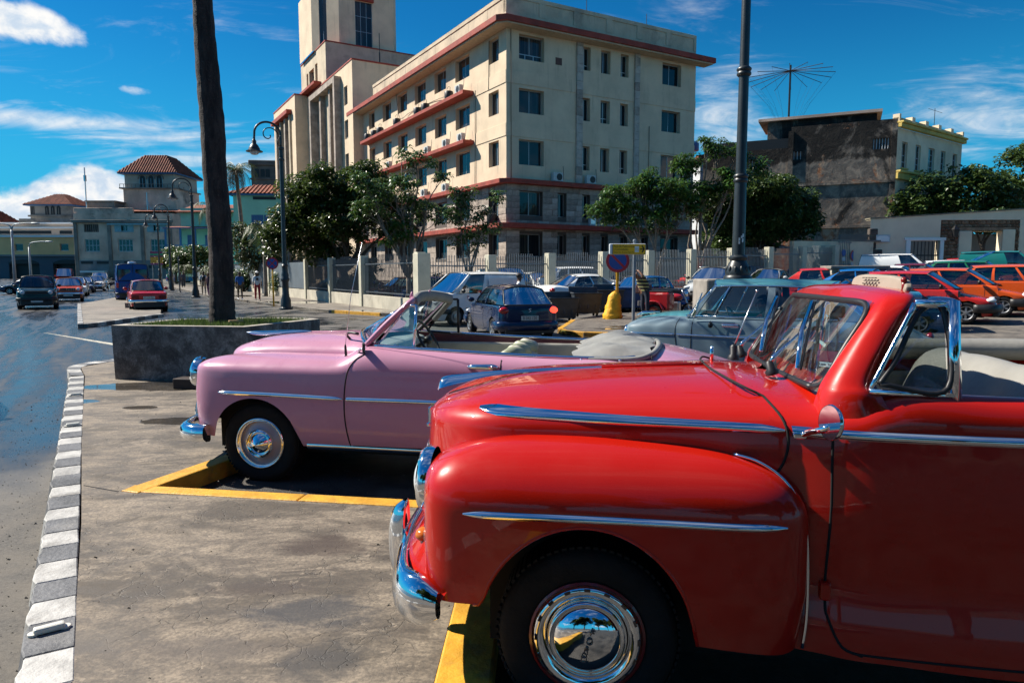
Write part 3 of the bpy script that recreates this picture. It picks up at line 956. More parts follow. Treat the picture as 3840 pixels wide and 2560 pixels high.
MB().box(2.9, 5.3, 41.9, 42.2, 34.62, 34.95).build('ledge', REDTRIM, hotel)
for (x, y, z0, h, r) in ((4.5, 38, 24.3, 5.5, .05), (14, 24, 19, 26, .16), (16, 4, 21, 2.6, .025), (9, 3, 21, 2.2, .025)):
 a = MB()
 if r > .1:
  for k in range(3):
   an = 2.1 * k
   a.tube([(x + .2 * math.cos(an), y + .2 * math.sin(an), z0), (x + .12 * math.cos(an), y + .12 * math.sin(an), z0 + h)], .03, 5)
  for k in range(40):
   z = z0 + h * k / 40
   a.tube([(x + .2 * math.cos(2.1 * (k % 3)), y + .2 * math.sin(2.1 * (k % 3)), z), (x + .2 * math.cos(2.1 * ((k + 1) % 3)), y + .2 * math.sin(2.1 * ((k + 1) % 3)), z + .6)], .015, 4)
 else:
  a.tube([(x, y, z0), (x, y, z0 + h)], r, 6)
  a.tube([(x, y, z0 + h * .35), (x, y, z0 + h * .6)], r * 1.8, 6)
 a.build('antenna', BLACK, hotel)
ACW = mat('air conditioner casing', (.50, .52, .50), .5, var=.12)
TANK = mat('black water tank', (.02, .02, .021), .5)
def onhotel(x, y, z):
 return hotel.matrix_basis @ Vector((x, y, z)) if False else Vector((-.4, 50.0, 0)) + Matrix.Rotation(ROT, 3, 'Z') @ Vector((x, y, z))
def acunit(x, y, z, rz, label, group, kind='split'):
 t = thing('air_conditioner', label, 'air conditioner', onhotel(x, y, z), ROT + rz, group)
 MB().box(-.42, .42, -.17, .17, .04, .66).build('casing', ACW, t, bevel=.02)
 MB().box(-.38, -.30, -.15, .15, 0, .04).box(.30, .38, -.15, .15, 0, .04).build('foot', BLACK, t)
 MB().lathe((.1, -.172, .35), (0, -1, 0), [(.25, 0), (.25, .012), (.22, .014), (.05, .014), (0, .014)], 16).build('fan_grille', BLACK, t, 40)
 pts = [(.42, 0, .2), (.6, .05, .25), (.64, .12, .8), (.62, .14, 1.2)]
 MB().tube(cr(pts, 8), .018, 5).build('pipe', BLACK, t, 180)
 return t
for x, y, z, rz, lab in [(-.55, 6.4, 15.44, -1.57, 'grey air conditioner box at the near end of the upper red ledge'),
      (-.5, 6.2, 11.80, -1.57, 'white air conditioner at the near end of the middle red ledge'),
      (-.5, 9.0, 11.80, -1.57, 'white air conditioner second along the middle red ledge'),
      (-.5, 12.7, 11.80, -1.57, 'white air conditioner third along the middle red ledge'),
      (-.5, 22.0, 11.80, -1.57, 'white air conditioner fourth along the middle red ledge, above the trees'),
      (-.45, 25.8, 11.80, -1.57, 'white air conditioner at the far end of the middle red ledge'),
      (-.3, 9.6, 8.38, -1.57, 'white air conditioner on the long red ledge above the treetops, nearer one'),
      (-.3, 14.0, 8.38, -1.57, 'white air conditioner on the long red ledge above the treetops, middle one'),
      (-.3, 17.5, 8.38, -1.57, 'white air conditioner on the long red ledge above the treetops, farthest'),
      (4.1, -.3, 8.38, 0, 'dark air conditioner with a standing pipe, on the front ledge left of the pilaster'),
      (7.1, -.3, 8.38, 0, 'white fan unit on the front ledge right of the pilaster'),
      (13.2, -.3, 8.38, 0, 'white fan unit on the front ledge behind the tree tops')]:
 acunit(x, y, z, rz, lab, 'air conditioners on the office block ledges')
for a, lab in [(8.2, 'nearest'), (12.9, 'second nearest'), (14.6, 'third nearest'), (19.6, 'fourth'), (24.2, 'fifth'), (25.9, 'second farthest'), (28.0, 'farthest')]:
 p = onhotel(-.55, a, 15.44)
 t = thing('water_can', f'black lidded can on the upper red ledge, {lab} of the cans from the corner', 'can', p, ROT, 'black cans on the upper ledge')
 MB().lathe((0, 0, 0), (0, 0, 1), [(0, 0), (.33, 0), (.36, .1), (.36, .55), (.30, .62), (0, .64)], 12).build('can_body', TANK, t, 40)
 MB().tube([(.1, 0, .6), (.12, 0, .95), (0, .05, 1.0), (-.12, .08, .8)], .02, 5).build('pipe', TANK, t, 180)
for x, y, z, lab in [(-.3, 1.6, 5.3, 'black water tank on the low red ledge by the building corner'), (-.4, 16.5, 5.3, 'black water tank on the low red ledge behind tree branches'), (-.4, 19.4, 5.3, 'black water tank far along the low red ledge'), (-.4, 24.6, 5.3, 'black box tank at the far end of the low red ledge')]:
 t = thing('water_tank', lab, 'water tank', onhotel(x, y, z), ROT, 'black tanks on the low ledge')
 MB().lathe((0, 0, 0), (0, 0, 1), [(0, 0), (.34, 0), (.37, .06), (.37, .70), (.3, .76), (0, .78)], 14).build('tank_body', TANK, t, 40)
 MB().tube([(.2, 0, .5), (.6, -.1, .42), (.9, -.12, .2), (1.4, -.12, .12)], .022, 5).build('pipe', BLACK, t, 180)
t = thing('meter_box', 'grey metal box fixed to the stone front below the small windows', 'meter box', onhotel(7.4, -.14, 5.32), ROT)
MB().box(-.3, .3, -.16, .12, 0, .75).build('box_body', ACW, t, bevel=.04)
MB().box(-.2, .2, -.175, -.16, .15, .6).build('box_door', STEEL, t)
for pts in ([(-.06, 4.6, 15.4), (-.07, 4.62, 12), (-.07, 4.7, 8.4)], [(-.05, 2.4, 18.4), (-.06, 2.5, 15)], [(-.05, 21.0, 18.7), (-.3, 19.5, 16.1), (-.05, 17.5, 16.3), (-.06, 12, 16.2), (-.3, 9, 15.9)]):
 MB().tube(cr(pts, 12), .025, 5).build('cable', mat('old cable', (.10, .08, .065), .8), hotel, 180)
for pts in ([(13.0, -.06, 13.3), (13.0, -.06, 8.4)], [(.35, -.05, 18.6), (.38, -.05, 8.4)], [(11.95, -.06, 12.8), (12.0, -.06, 8.4)]):
 MB().tube(pts, .03, 6).build('drain_pipe', mat('old pipe', (.32, .22, .15), .7), hotel, 180)
MB().box(4.1, 4.65, -.02, .05, 16.75, 17.25).build('vent_hole', mat('vent brown', (.12, .06, .05), .8), hotel)
WEED = mat('ledge weed', (.05, .07, .02), .7)
# ================================================================== OTHER BUILDINGS
AGED = mat('stained grey render', (.68, .48, .36), .9, var=.25, vs=.25, bump=.2, bs=6, grime=.85, gcol=(.055, .045, .04))
AGEDD = mat('darker stained render', (.22, .20, .17), .9, var=.3, vs=.3, bump=.2, bs=6, grime=.8, gcol=(.04, .035, .03))
OCHRE = mat('ochre wall', (.92, .55, .24), .85, var=.1, vs=.2, grime=.3, gcol=(.2, .15, .09))
BLUEGREY = mat('blue grey wall', (.085, .115, .14), .8, var=.12, vs=.2, grime=.3)
CREAMF = mat('pale cream wall', (.56, .43, .33), .85, var=.12, vs=.3, grime=.4, gcol=(.15, .13, .11))
TILE = mat('clay roof tiles', (.22, .058, .028), .85, var=.4, vs=1.2, bump=.4, bs=8, grime=.5, gcol=(.10, .04, .03))
TURQ = mat('turquoise wall', (.22, .58, .47), .85, var=.08, vs=.3, grime=.2, gcol=(.12, .3, .26))
BLUEW = mat('blue painted wood', (.03, .13, .30), .6, var=.2)
PALEBLUE = mat('pale blue shutters', (.22, .42, .46), .7, var=.15)
DARKV = mat('dark opening', (.01, .011, .012), .5)
def building(name, label, loc, rz, group=None):
 return thing(name, label, 'building', loc, rz, group)
def hiproof(t, x0, x1, y0, y1, z, h, ridge=.35, over=1.0, m=TILE, tiles=True):
 """hipped tile roof with its rows of tiles as ribs"""
 a, b_, c, d = x0 - over, x1 + over, y0 - over, y1 + over
 mx, my = (a + b_) / 2, (c + d) / 2
 rx = (b_ - a) * ridge / 2
 ry = max((d - c) * ridge / 2 - .001, 0) if abs((b_ - a) - (d - c)) < .6 * (b_ - a) else 0
 top = [(mx - rx, my - ry, z + h), (mx + rx, my - ry, z + h), (mx + rx, my + ry, z + h), (mx - rx, my + ry, z + h)]
 lo = [(a, c, z), (b_, c, z), (b_, d, z), (a, d, z)]
 mb = MB()
 mb.add(lo + top, [(0, 1, 5, 4), (1, 2, 6, 5), (2, 3, 7, 6), (3, 0, 4, 7), (4, 5, 6, 7), (3, 2, 1, 0)])
 r = mb.build('roof', m, t)
 if tiles:
  rb = MB()
  for e in range(4):
   p, q = Vector(lo[e]), Vector(lo[(e + 1) % 4])
   u, v = Vector(top[e]), Vector(top[(e + 1) % 4])
   k = int((q - p).length / .55)
   for i in range(1, k):
    f = i / k
    A = p.lerp(q, f)
    up = (u.lerp(v, .5) - p.lerp(q, .5))
    up = up - (q - p).normalized() * up.dot((q - p).normalized())
    tmax = 1.0
    L0 = (u - p).dot((q - p).normalized()) / (q - p).length
    L1 = (v - p).dot((q - p).normalized()) / (q - p).length
    if f < L0:
     tmax = f / L0
    elif f > L1:
     tmax = (1 - f) / (1 - L1)
    rb.tube([A, A + up * tmax], .13, 5, caps=False)
  tag(rb.build('tile_row', m, r), kind='stuff')
 MB().box(a + .15, b_ - .15, c + .15, d - .15, z - .28, z - .02).build('eaves', BLUEW if m is TILE else m, t)
 return r
def archwin(F, a0, a1, z0, z1, parent, m=PALEBLUE, glass=DARKV):
 """arched window: frame ring, leaf, dark pane"""
 w = a1 - a0
 r = w / 2
 pts = [(a0, z0), (a1, z0)] + [(a0 + r + r * math.cos(t), z1 - r + r * math.sin(t)) for t in np.linspace(0, math.pi, 9)]
 fr = MB()
 fr.prism([F.p(a, z, -.02) for a, z in pts], F.nx * .08)
 f = fr.build('window', m, parent)
 MB().prism([F.p(a0 + r + (a - a0 - r) * .82, z1 - (z1 - z) * .93 - .06, .06) for a, z in pts], F.nx * .03).build('pane', glass, f)
 MB().prism([F.p(a0 + r - .05, z0 + .1, .10), F.p(a0 + r + .05, z0 + .1, .10), F.p(a0 + r + .05, z1 - r, .10), F.p(a0 + r - .05, z1 - r, .10)], F.nx * .03).build('mullion', m, f)
 return f
def fw(px, d):
 return (px - 1176) / 1600 * d
DT = 150.0
x0, x1 = fw(181, DT), fw(404, DT)
tz = lambda y, d=DT: at(300, y, d).z
t = building('terminal_building', 'stained grey terminal closing the street, with a tall red-roofed tower', (x0, DT, 0), 0)
wd = x1 - x0
F = Face((0, 0, 0), (1, 0, 0), (0, -1, 0))
rows3 = [(tz(533), tz(515)), (tz(578), tz(549))]
bays = [(wd * .10, wd * .25), (wd * .44, wd * .59), (wd * .77, wd * .92)]
mb = MB()
oo = [(a, b_, z0, z1) for z0, z1 in rows3 for a, b_ in bays]
wall(mb, F, 0, wd, 0, tz(490), oo, .6)
mb.poly([(wd, 0, 0), (wd + 6, 40, 0), (wd + 6, 40, tz(490)), (wd, 0, tz(490))])
mb.poly([(0, 0, tz(490)), (wd, 0, tz(490)), (wd + 6, 40, tz(490)), (0, 40, tz(490))])
mb.build('wall', AGED, t)
MB().box(.1, wd - .1, .62, .8, 0, tz(492)).build('back_wall', DARKV, t)
for i, (a, b_) in enumerate(bays):
 for k, (z0, z1) in enumerate(rows3):
  if k == 1:
   window(F, a, b_, z0, z1, t, cols=4, rows=2, fm=mat('pale window bars', (.42, .5, .5), .6), pm=DARKGLASS, fw=.16, depth=.25, sill=False)
  elif i:
   window(F, a + .2, b_ - .2, z0, z1, t, cols=2, fm=PALEBLUE, pm=DARKGLASS, fw=.3, depth=.2, sill=False)
   MB().box(a - .5, a + .9, -.12, -.03, z0, z1).build('shutter', PALEBLUE, t)
   MB().box(b_ - .9, b_ + .4, -.12, -.03, z0, z1).build('shutter', PALEBLUE, t)
  else:
   for q in range(7):
    MB().box(a + q * (b_ - a) / 7 + .05, a + q * (b_ - a) / 7 + .22, -.02, .14, z0, z1).build('louver', AGEDD, t)
for a in (0, wd * .345, wd * .68, wd * .965):
 MB().box(a, a + wd * .035, -.35, -.01, 0, tz(505)).build('pilaster', AGEDD, t, bevel=.05, bseg=1)
MB().box(-.3, wd + .3, -.7, -.002, tz(512), tz(505)).build('cornice', AGEDD, t, bevel=.05, bseg=1)
MB().box(wd * .35, wd * .97, -.55, -.36, tz(517), tz(513)).build('frieze', PALEBLUE, t)
MB().box(-.1, wd * .6, .3, .9, tz(491), tz(477)).build('parapet', AGED, t, bevel=.05, bseg=1)
MB().box(0, wd, -.25, -.003, 0, tz(598)).build('base_course', mat('grey base paint', (.20, .21, .205), .85, var=.2, vs=.3, grime=.5), t)
for a, b_, z0, z1 in [(.06, .18, 606, 600), (.22, .34, 606, 600), (.50, .62, 606, 600), (.75, .80, 616, 609), (.88, .93, 616, 609), (.44, .47, 634, 617), (.65, .68, 634, 622)]:
 MB().box(wd * a, wd * b_, -.30, -.252, tz(z0), tz(z1)).build('vent_window', DARKV, t)
MB().box(wd * .08, wd * .33, -1.6, -.3, tz(626), tz(622)).build('canopy', WHITE, t)
rf = MB()
rf.prism([(wd * .36, 1, tz(484)), (wd * .36, 6, tz(476)), (wd * .36, 6, tz(484))], (wd * .9 - wd * .36 + 3, 0, 0))
rf.build('roof', TILE, t)
tx0, tx1 = fw(297, DT + 6) - x0, fw(416, DT + 6) - x0
tw_ = tx1 - tx0
zz = lambda y: at(300, y, DT + 6).z
mb = MB().box(tx0, tx1, 6, 6 + tw_, 5, zz(432))
mb.build('tower', AGED, t, bevel=.08, bseg=1)
MB().box(tx0 + .3, tx1 - .3, 6.3, 5.7 + tw_, zz(431.9), zz(393)).build('tower_head', mat('pale tower render', (.44, .40, .33), .9, var=.15, vs=.3, grime=.5, gcol=(.15, .13, .1)), t)
MB().box(tx0 - .6, tx1 + .3, 5.5, 6.4 + tw_, zz(434), zz(431)).build('balcony', AGEDD, t)
for k in range(14):
 MB().box(tx0 - .5 + k * (tw_ + .7) / 14, tx0 - .4 + k * (tw_ + .7) / 14, 5.55, 5.63, zz(431), zz(424)).build('railing_post', AGEDD, t)
MB().box(tx0 - .55, tx1 + .25, 5.54, 5.64, zz(424), zz(423)).build('railing', AGEDD, t)
hiproof(t, tx0 + .3, tx1 - .3, 6.3, 5.7 + tw_, zz(397), zz(351) - zz(397), .36, 1.15)
FT = Face((tx0, 6.28, 0), (1, 0, 0), (0, -1, 0))
for k in range(3):
 a = tw_ * .31 + k * tw_ * .158
 archwin(FT, a, a + tw_ * .125, zz(432), zz(402), t)
 MB().tube([FT.p(a + tw_ * .0625 + tw_ * .08 * math.cos(q), zz(411) + tw_ * .08 * math.sin(q), .12) for q in np.linspace(0, math.pi, 8)], .18, 5).build('arch_hood', AGEDD, t, 40)
MB().box(wd * .09, wd * .37, 2, 7, tz(490), tz(461)).build('roof_hut', AGEDD, t)
MB().box(wd * .07, wd * .39, 1.8, 7.2, tz(461), tz(458.5)).build('hut_roof', AGEDD, t)
MB().tube([(wd * .055, 3, tz(490)), (wd * .055, 3, tz(380))], .12, 5).tube([(wd * .055, 3, tz(412)), (wd * .055, 3, tz(398))], .3, 5).build('mast', STEEL, t)
MB().tube([(wd * .66, 4, tz(480)), (wd * .66, 4, tz(437))], .10, 5).tube([(wd * .7, 4, tz(480)), (wd * .66, 4, tz(455))], .05, 4).build('mast', STEEL, t)
FSd = Face((wd, 0, 0), Vector((6, 40, 0)).normalized(), Vector((40, -6, 0)).normalized())
for k in range(4):
 archwin(FSd, 3 + k * 5, 5.2 + k * 5, 4.2, 9.6, t, AGEDD)
DO = 165.0
ox0, ox1 = fw(-150, DO), fw(183, DO)
oz = lambda y, d=DO: at(100, y, d).z
t = building('terminal_building', 'long ochre terminal on blue-grey arches, with a smaller red-roofed tower', (ox0, DO, 0), 0)
wo = ox1 - ox0
F = Face((0, 0, 0), (1, 0, 0), (0, -1, 0))
archs = []
step = fw(204, DO) - fw(102, DO)
ax = lambda px: fw(px, DO) - ox0
arch_c = [ax(-38), ax(62), ax(163), ax(-138)]
mb = MB()
ops = [(c - 3.6, c + 3.6, 0, oz(606)) for c in arch_c]
wall(mb, F, 0, wo, 0, oz(587), ops, 1.4)
mb.build('arcade_wall', BLUEGREY, t)
for c in arch_c:
 MB().prism([(c - 3.6, -.0, oz(606)), (c - 3.6, 0, oz(599.5))] + [(c + 3.6 * math.cos(q), 0, oz(606) + (oz(596) - oz(606)) * math.sin(q)) for q in np.linspace(math.pi, 0, 9)] + [(c + 3.6, 0, oz(606))][:0], (0, -.06, 0)).build('arch_head', DARKV, t, fix=True)
MB().box(0, wo, 1.5, 2, 0, oz(588)).build('back_wall', DARKV, t)
mb = MB()
ows = [(ax(px) - 1., ax(px) + 1., oz(576), oz(560)) for px in (-140, -48, 55, 158)]
wall(mb, F, 0, wo, oz(585), oz(545), ows, .5, .3)
mb.poly([(wo, 0, 0), (wo, 30, 0), (wo, 30, oz(545)), (wo, 0, oz(545))])
mb.build('wall', OCHRE, t)
for a, b_, z0, z1 in ows:
 window(F, a, b_, z0, z1, t, cols=1, pm=DARKGLASS, fw=.14, sill=False, c=.3)
for (ya, yb, c, m_) in ((545, 541, .7, WHITE), (541, 524, -2, CREAMF), (524, 520, -1.6, WHITE), (520, 511, -5, CREAMF), (511, 507.5, -4.6, WHITE), (589, 585, .5, mat('grey string', (.2, .22, .22), .8))):
 MB().box(0, wo, -c, 20, oz(ya), oz(yb)).build('roof_band' if m_ is WHITE else 'clerestory_wall', m_, t)
for px, w_ in ((70, 46), (-20, 40), (150, 14)):
 MB().box(ax(px) - w_ / 9.6, ax(px) + w_ / 9.6, 1.9, 2.1, oz(536), oz(529)).build('strip_window', DARKV, t)
sx0, sx1 = fw(84, DO + 12) - ox0, fw(175, DO + 12) - ox0
sz = lambda y: at(100, y, DO + 12).z
MB().box(sx0, sx1, 12, 12 + sx1 - sx0, 3, sz(470)).build('tower', mat('grey tower render', (.27, .25, .22), .9, var=.2, vs=.3, grime=.5), t)
MB().box(sx0 - .4, sx1 + .4, 11.6, 12.4 + sx1 - sx0, sz(498), sz(494)).build('balcony', AGEDD, t)
hiproof(t, sx0, sx1, 12, 12 + sx1 - sx0, sz(470), sz(442) - sz(470), .16, 1.2)
FT = Face((sx0, 11.98, 0), (1, 0, 0), (0, -1, 0))
for k in range(3):
 a = (sx1 - sx0) * (.37 + k * .145)
 archwin(FT, a, a + (sx1 - sx0) * .115, sz(494), sz(472), t, AGEDD)
for k in range(3):
 MB().box(sx0 + .2 + k * .35, sx0 + .4 + k * .35, 11.94, 12, sz(492), sz(474)).build('slot_window', DARKV, t)
MB().box(ax(30), ax(68), 4, 10, oz(510), oz(499)).build('roof_plant', AGEDD, t)
hiproof(t, fw(-60, DO + 12) - ox0, fw(14, DO + 12) - ox0, 12, 20, sz(515), 3.6, .2, 1.0)
DH = 112.0
t = building('turquoise_house', 'low turquoise house with a blue veranda and red tile eaves behind the street lamps', (fw(424, DH), DH, 0), 0)
w_ = fw(560, DH) - fw(424, DH)
hz = lambda y, d=DH: at(480, y, d).z
MB().box(0, w_, 0, 12, 0, hz(478)).build('wall', TURQ, t)
MB().prism([(-.4, -1, hz(487)), (-.4, 6, hz(462)), (-.4, 13, hz(487)), (-.4, 13, hz(489)), (-.4, -1, hz(489))], (w_ + 1, 0, 0)).build('roof', TILE, t)
MB().prism([(-1.5, -3.2, hz(527)), (-1.5, 0, hz(520)), (-1.5, 0, hz(523))], (w_ + 2, 0, 0)).build('veranda_roof', TILE, t)
for k in range(5):
 MB().box(-1.2 + k * 2.3, -.95 + k * 2.3, -3.0, -2.75, 2, hz(526)).build('veranda_post', BLUEW, t)
MB().box(-1.4, w_, -3.1, -2.8, hz(528), hz(525)).build('veranda_beam', BLUEW, t)
for k in range(3):
 MB().box(1 + k * 2.8, 2.2 + k * 2.8, -.08, .0, hz(570), hz(540)).build('door', BLUEW, t)
MB().box(-1.2, w_, -3.05, -2.95, hz(566), hz(564)).build('railing', BLUEW, t)
DH2 = 98.0
t = building('turquoise_house', 'taller turquoise house with a red tile roof beside the dry palm', (fw(545, DH2), DH2, 0), rad(6))
w_ = fw(660, DH2) - fw(545, DH2)
hz = lambda y, d=DH2: at(560, y, d).z
MB().box(0, w_, 0, 10, 0, hz(445)).build('wall', TURQ, t)
hiproof(t, 0, w_, 0, 10, hz(444), hz(418) - hz(444), .3, .7)
for px in (597, 625):
 F = Face((0, 0, 0), (1, 0, 0), (0, -1, 0))
 a = fw(px, DH2) - fw(545, DH2)
 window(F, a - .8, a + .8, hz(520), hz(493), t, cols=2, fm=BLUEW, pm=BLUEW, fw=.12, depth=-.05, sill=False)
MB().box(w_ * .38, w_ * .82, -.05, .02, hz(458), hz(451)).build('vent_window', DARKV, t)
DH3 = 130.0
hz = lambda y, d=DH3: at(600, y, d).z
t = building('stone_tower', 'old dark stone bell tower rising behind the turquoise house', (fw(588, DH3), DH3, 0), rad(8))
w_ = fw(655, DH3) - fw(588, DH3)
MB().box(0, w_, 0, 8, 0, hz(380)).build('tower_wall', mat('dark coral stone', (.15, .12, .105), .9, var=.25, vs=.6, grime=.4), t)
MB().box(-.4, w_ + .4, -.4, 8.4, hz(379.5), hz(368)).build('cornice', mat('dark coral stone', (.2, .2, .2)), t, bevel=.1, bseg=1)
MB().box(-.25, w_ + .25, -.25, 8.2, hz(412), hz(409)).build('string_course', mat('dark coral stone', (.2, .2, .2)), t)
for px in (601, 613, 624):
 a = fw(px, DH3) - fw(588, DH3)
 MB().box(a - .38, a + .38, -.06, .05, hz(406), hz(388)).build('window', DARKV, t)
DARKWALL = None
def soot_mat():
 m, t_, b, o = newmat('sooty party wall')
 c = t_.n('ShaderNodeTexCoord').outputs['Object']
 n1 = t_.noise(t_.scaled(c, 1, 1, .7), .22, 8, .68, .6)
 n2 = t_.noise(c, 1.1, 8, .7, .5)
 sp = t_.n('ShaderNodeSeparateXYZ', {0: c}).outputs
 low = t_.ss(sp[2], 7.0, 3.0)
 lft = t_.ss(sp[0], 9.2, 8.6)
 black = t_.mix(t_.ss(n2, .35, .7), (.008, .007, .006), (.034, .028, .022))
 grey = t_.mix(t_.ss(n2, .4, .7), (.13, .11, .092), (.36, .29, .22))
 brick = t_.mix(t_.ss(n2, .42, .6), (.34, .12, .045), (.46, .33, .22))
 mid = t_.m('MULTIPLY', t_.m('MULTIPLY', lft, t_.ss(sp[2], 12.2, 11.4)), 1.)
 f1 = t_.ss(t_.m('ADD', t_.m('ADD', n1, t_.m('MULTIPLY', t_.m('MAXIMUM', mid, t_.m('MULTIPLY', low, .8)), .17)), 0.0), .51, .60)
 col = t_.mix(f1, black, grey)
 f2 = t_.ss(t_.m('ADD', t_.noise(c, .45, 7, .7, .6), t_.m('MULTIPLY', t_.m('ADD', low, t_.m('MULTIPLY', mid, .35)), .17)), .60, .68)
 col = t_.mix(f2, col, brick)
 t_.set(b.inputs['Base Color'], col)
 b.inputs['Roughness'].default_value = .92
 h = t_.m('ADD', n2, t_.m('MULTIPLY', t_.noise(c, 6, 5, .7), .4))
 bp = t_.n('ShaderNodeBump', {'Strength': .45, 'Distance': .12, 'Height': h})
 t_.set(b.inputs['Normal'], bp.outputs[0])
 return m
SOOT = soot_mat()
YCREAM = mat('streaked pale yellow render', (.82, .66, .46), .88, var=.12, vs=.5, bump=.15, bs=9, grime=.6, gcol=(.16, .14, .09))
YTRIM = mat('yellow cornice paint', (.55, .40, .10), .8, var=.2, vs=.8, grime=.6, gcol=(.14, .11, .06))
WFRAME = mat('grey white joinery', (.45, .48, .50), .6, var=.1)
DB = 62.0
gzb = 1.6
bz = lambda y, d=DB: at(2040, y, d).z
cx0 = fw(2040, DB)
t = building('old_house', 'blackened three storey house with a bare sooty side wall and pale yellow window front', (cx0, DB, 0), 0)
SWd = Vector((-.90, .43, 0)).normalized()
FWd = Vector((.80, .60, 0)).normalized()
Ls, Lf = 16.5, 13.5
z_par = bz(272)
z_c1, z_c2 = bz(293), bz(398)
FS = Face((0, 0, 0), -SWd, Vector((-.43, -.90, 0)))
mbs = MB()
opz = [(-1.9, -.55, bz(340), bz(315)), (-9.3, -7.6, bz(352), bz(332)), (-13.0, -11.2, bz(372), bz(348)), (-4.2, -3.0, bz(548), bz(538)), (-12.1, -10.9, bz(546), bz(537))]
wall(mbs, FS, -8.6, 0, 0, z_par, opz[:2] + [opz[3]], .35)
wall(mbs, FS, -Ls, -8.6, 0, bz(322), [o for o in opz if o[1] < -8.6], .35, .03)
o = mbs.build('party_wall', SOOT, t)
MB().prism([FS.p(-Ls, .1, -.4), FS.p(-.4, .1, -.4), FS.p(-.4, .1, -.6), FS.p(-Ls, .1, -.6)], (0, 0, z_par - 1)).build('inner_wall', DARKV, t)
mbs = MB()
for a0, a1, z in ((-8.6, 0, bz(418)), (-Ls, -8.6, bz(401)), (-Ls, 0, bz(505) - .6)):
 mbs = MB().prism([FS.p(a0, z, 0), FS.p(a1, z, 0), FS.p(a1, z, .16), FS.p(a0, z, .16)], (0, 0, .22))
 mbs.build('string_course', SOOT, t)
for a in (-8.6, -.2):
 MB().prism([FS.p(a - .22, .2, -.1), FS.p(a + .22, .2, -.1), FS.p(a + .22, .2, .14), FS.p(a - .22, .2, .14)], (0, 0, z_par - .6)).build('buttress', SOOT, t)
for a0, a1, z0, z1 in opz[:3]:
 for k in range(6):
  a = a0 + (a1 - a0) * (k + .5) / 6
  MB().tube([FS.p(a, z0, -.1), FS.p(a, z1, -.1)], .03, 5).build('window_bar', WFRAME, t)
MB().prism([FS.p(-10.8, z_par - 2.2, -1.2), FS.p(-1.6, z_par - 2.2, -1.2), FS.p(-1.6, z_par - 2.2, -7), FS.p(-10.8, z_par - 2.2, -7)], (0, 0, bz(276) - z_par + 3.3)).build('roof_storey', SOOT, t, fix=True)
MB().prism([FS.p(-11.6, bz(272) + .85, -.7), FS.p(-1.2, bz(272) + .85, -.7), FS.p(-1.2, bz(272) + .85, -7.5), FS.p(-11.6, bz(272) + .85, -7.5)], (0, 0, .25)).build('roof_slab', AGED, t, fix=True)
FF = Face((0, 0, 0), FWd, Vector((.60, -.80, 0)))
wins = []
for k in range(5):
 a = 1.0 + k * 2.62
 wins += [(a, a + 1.05 + (.25 if k == 2 else 0), bz(383), bz(322)), (a, a + 1.05 + (.25 if k == 2 else 0), bz(502), bz(432))]
mbf = MB()
wall(mbf, FF, 0, Lf, 0, z_c1, wins, .4)
mbf.build('front_wall', YCREAM, t)
MB().prism([FF.p(.2, .1, -.45), FF.p(Lf, .1, -.45), FF.p(Lf, .1, -.6), FF.p(.2, .1, -.6)], (0, 0, z_c1 - .5)).build('inner_wall', DARKV, t)
for (z, h, c, m_) in ((z_c1, .35, .42, YTRIM), (z_c1 + .35, .18, .55, YTRIM), (z_c2 - .5, .55, .32, YTRIM), (z_c2 + .05, .2, .5, YTRIM)):
 MB().prism([FF.p(-.1, z, 0), FF.p(Lf, z, 0), FF.p(Lf, z, c), FF.p(-.1, z, c)], (0, 0, h)).build('cornice', m_, t, bevel=.04, bseg=1, fix=True)
MB().prism([FF.p(0, z_c1 + .5, .06), FF.p(Lf, z_c1 + .5, .06), FF.p(Lf, z_c1 + .5, -.4), FF.p(0, z_c1 + .5, -.4)], (0, 0, z_par - z_c1 - .4)).build('parapet', mat('mossy parapet', (.40, .35, .20), .9, var=.2, vs=.5, grime=.95, gcol=(.09, .075, .05), bump=.3, bs=5), t, fix=True)
for k in range(6):
 a = Lf * k / 5
 MB().prism([FF.p(max(0, a - .3), z_c1 + .5, .12), FF.p(min(Lf, a + .3), z_c1 + .5, .12), FF.p(min(Lf, a + .3), z_c1 + .5, -.45), FF.p(max(0, a - .3), z_c1 + .5, -.45)], (0, 0, z_par - z_c1 - .1)).build('parapet_pier', YCREAM, t, fix=True)
for a0, a1, z0, z1 in wins:
 wf = window(FF, a0, a1, z0, z1, t, cols=2, rows=4, fm=WFRAME, pm=DARKGLASS, fw=.075, depth=.18, sill=False)
 s_ = MB().prism([FF.p(a0 - .12, z0 - .12, 0), FF.p(a1 + .12, z0 - .12, 0), FF.p(a1 + .12, z0 - .12, .14), FF.p(a0 - .12, z0 - .12, .14)], (0, 0, .12)).build('sill', YTRIM, t, fix=True)
MB().tube([FF.p(9, z_par, -.8), FF.p(9, z_par + 2.2, -.8)], .03, 4).tube([FF.p(7.6, z_par + 2.0, -.8), FF.p(10.6, z_par + 2.0, -.8)], .02, 4).build('antenna', BLACK, t)
DA = 75.0
t = building('white_annexe', 'low whitewashed annexe between the corner block and the blackened house', (fw(1600, DA), DA, 0), rad(-4))
wa = fw(1815, DA) - fw(1600, DA)
za = lambda y: at(1700, y, DA).z
MB().box(0, wa, 0, 8, 0, za(372)).build('wall', mat('whitewash', (.48, .5, .52), .9, var=.15, vs=.4, grime=.4), t)
MB().prism([(-.3, -.4, za(366)), (wa + .3, -.4, za(352)), (wa + .3, 9, za(346)), (-.3, 9, za(360))], (0, 0, .4)).build('roof', TILE, t, fix=True)
MB().box(1.5, 4.0, 2, 5, za(372), za(332)).build('roof_hut', mat('ochre hut', (.36, .22, .12), .9, var=.2, grime=.3), t)
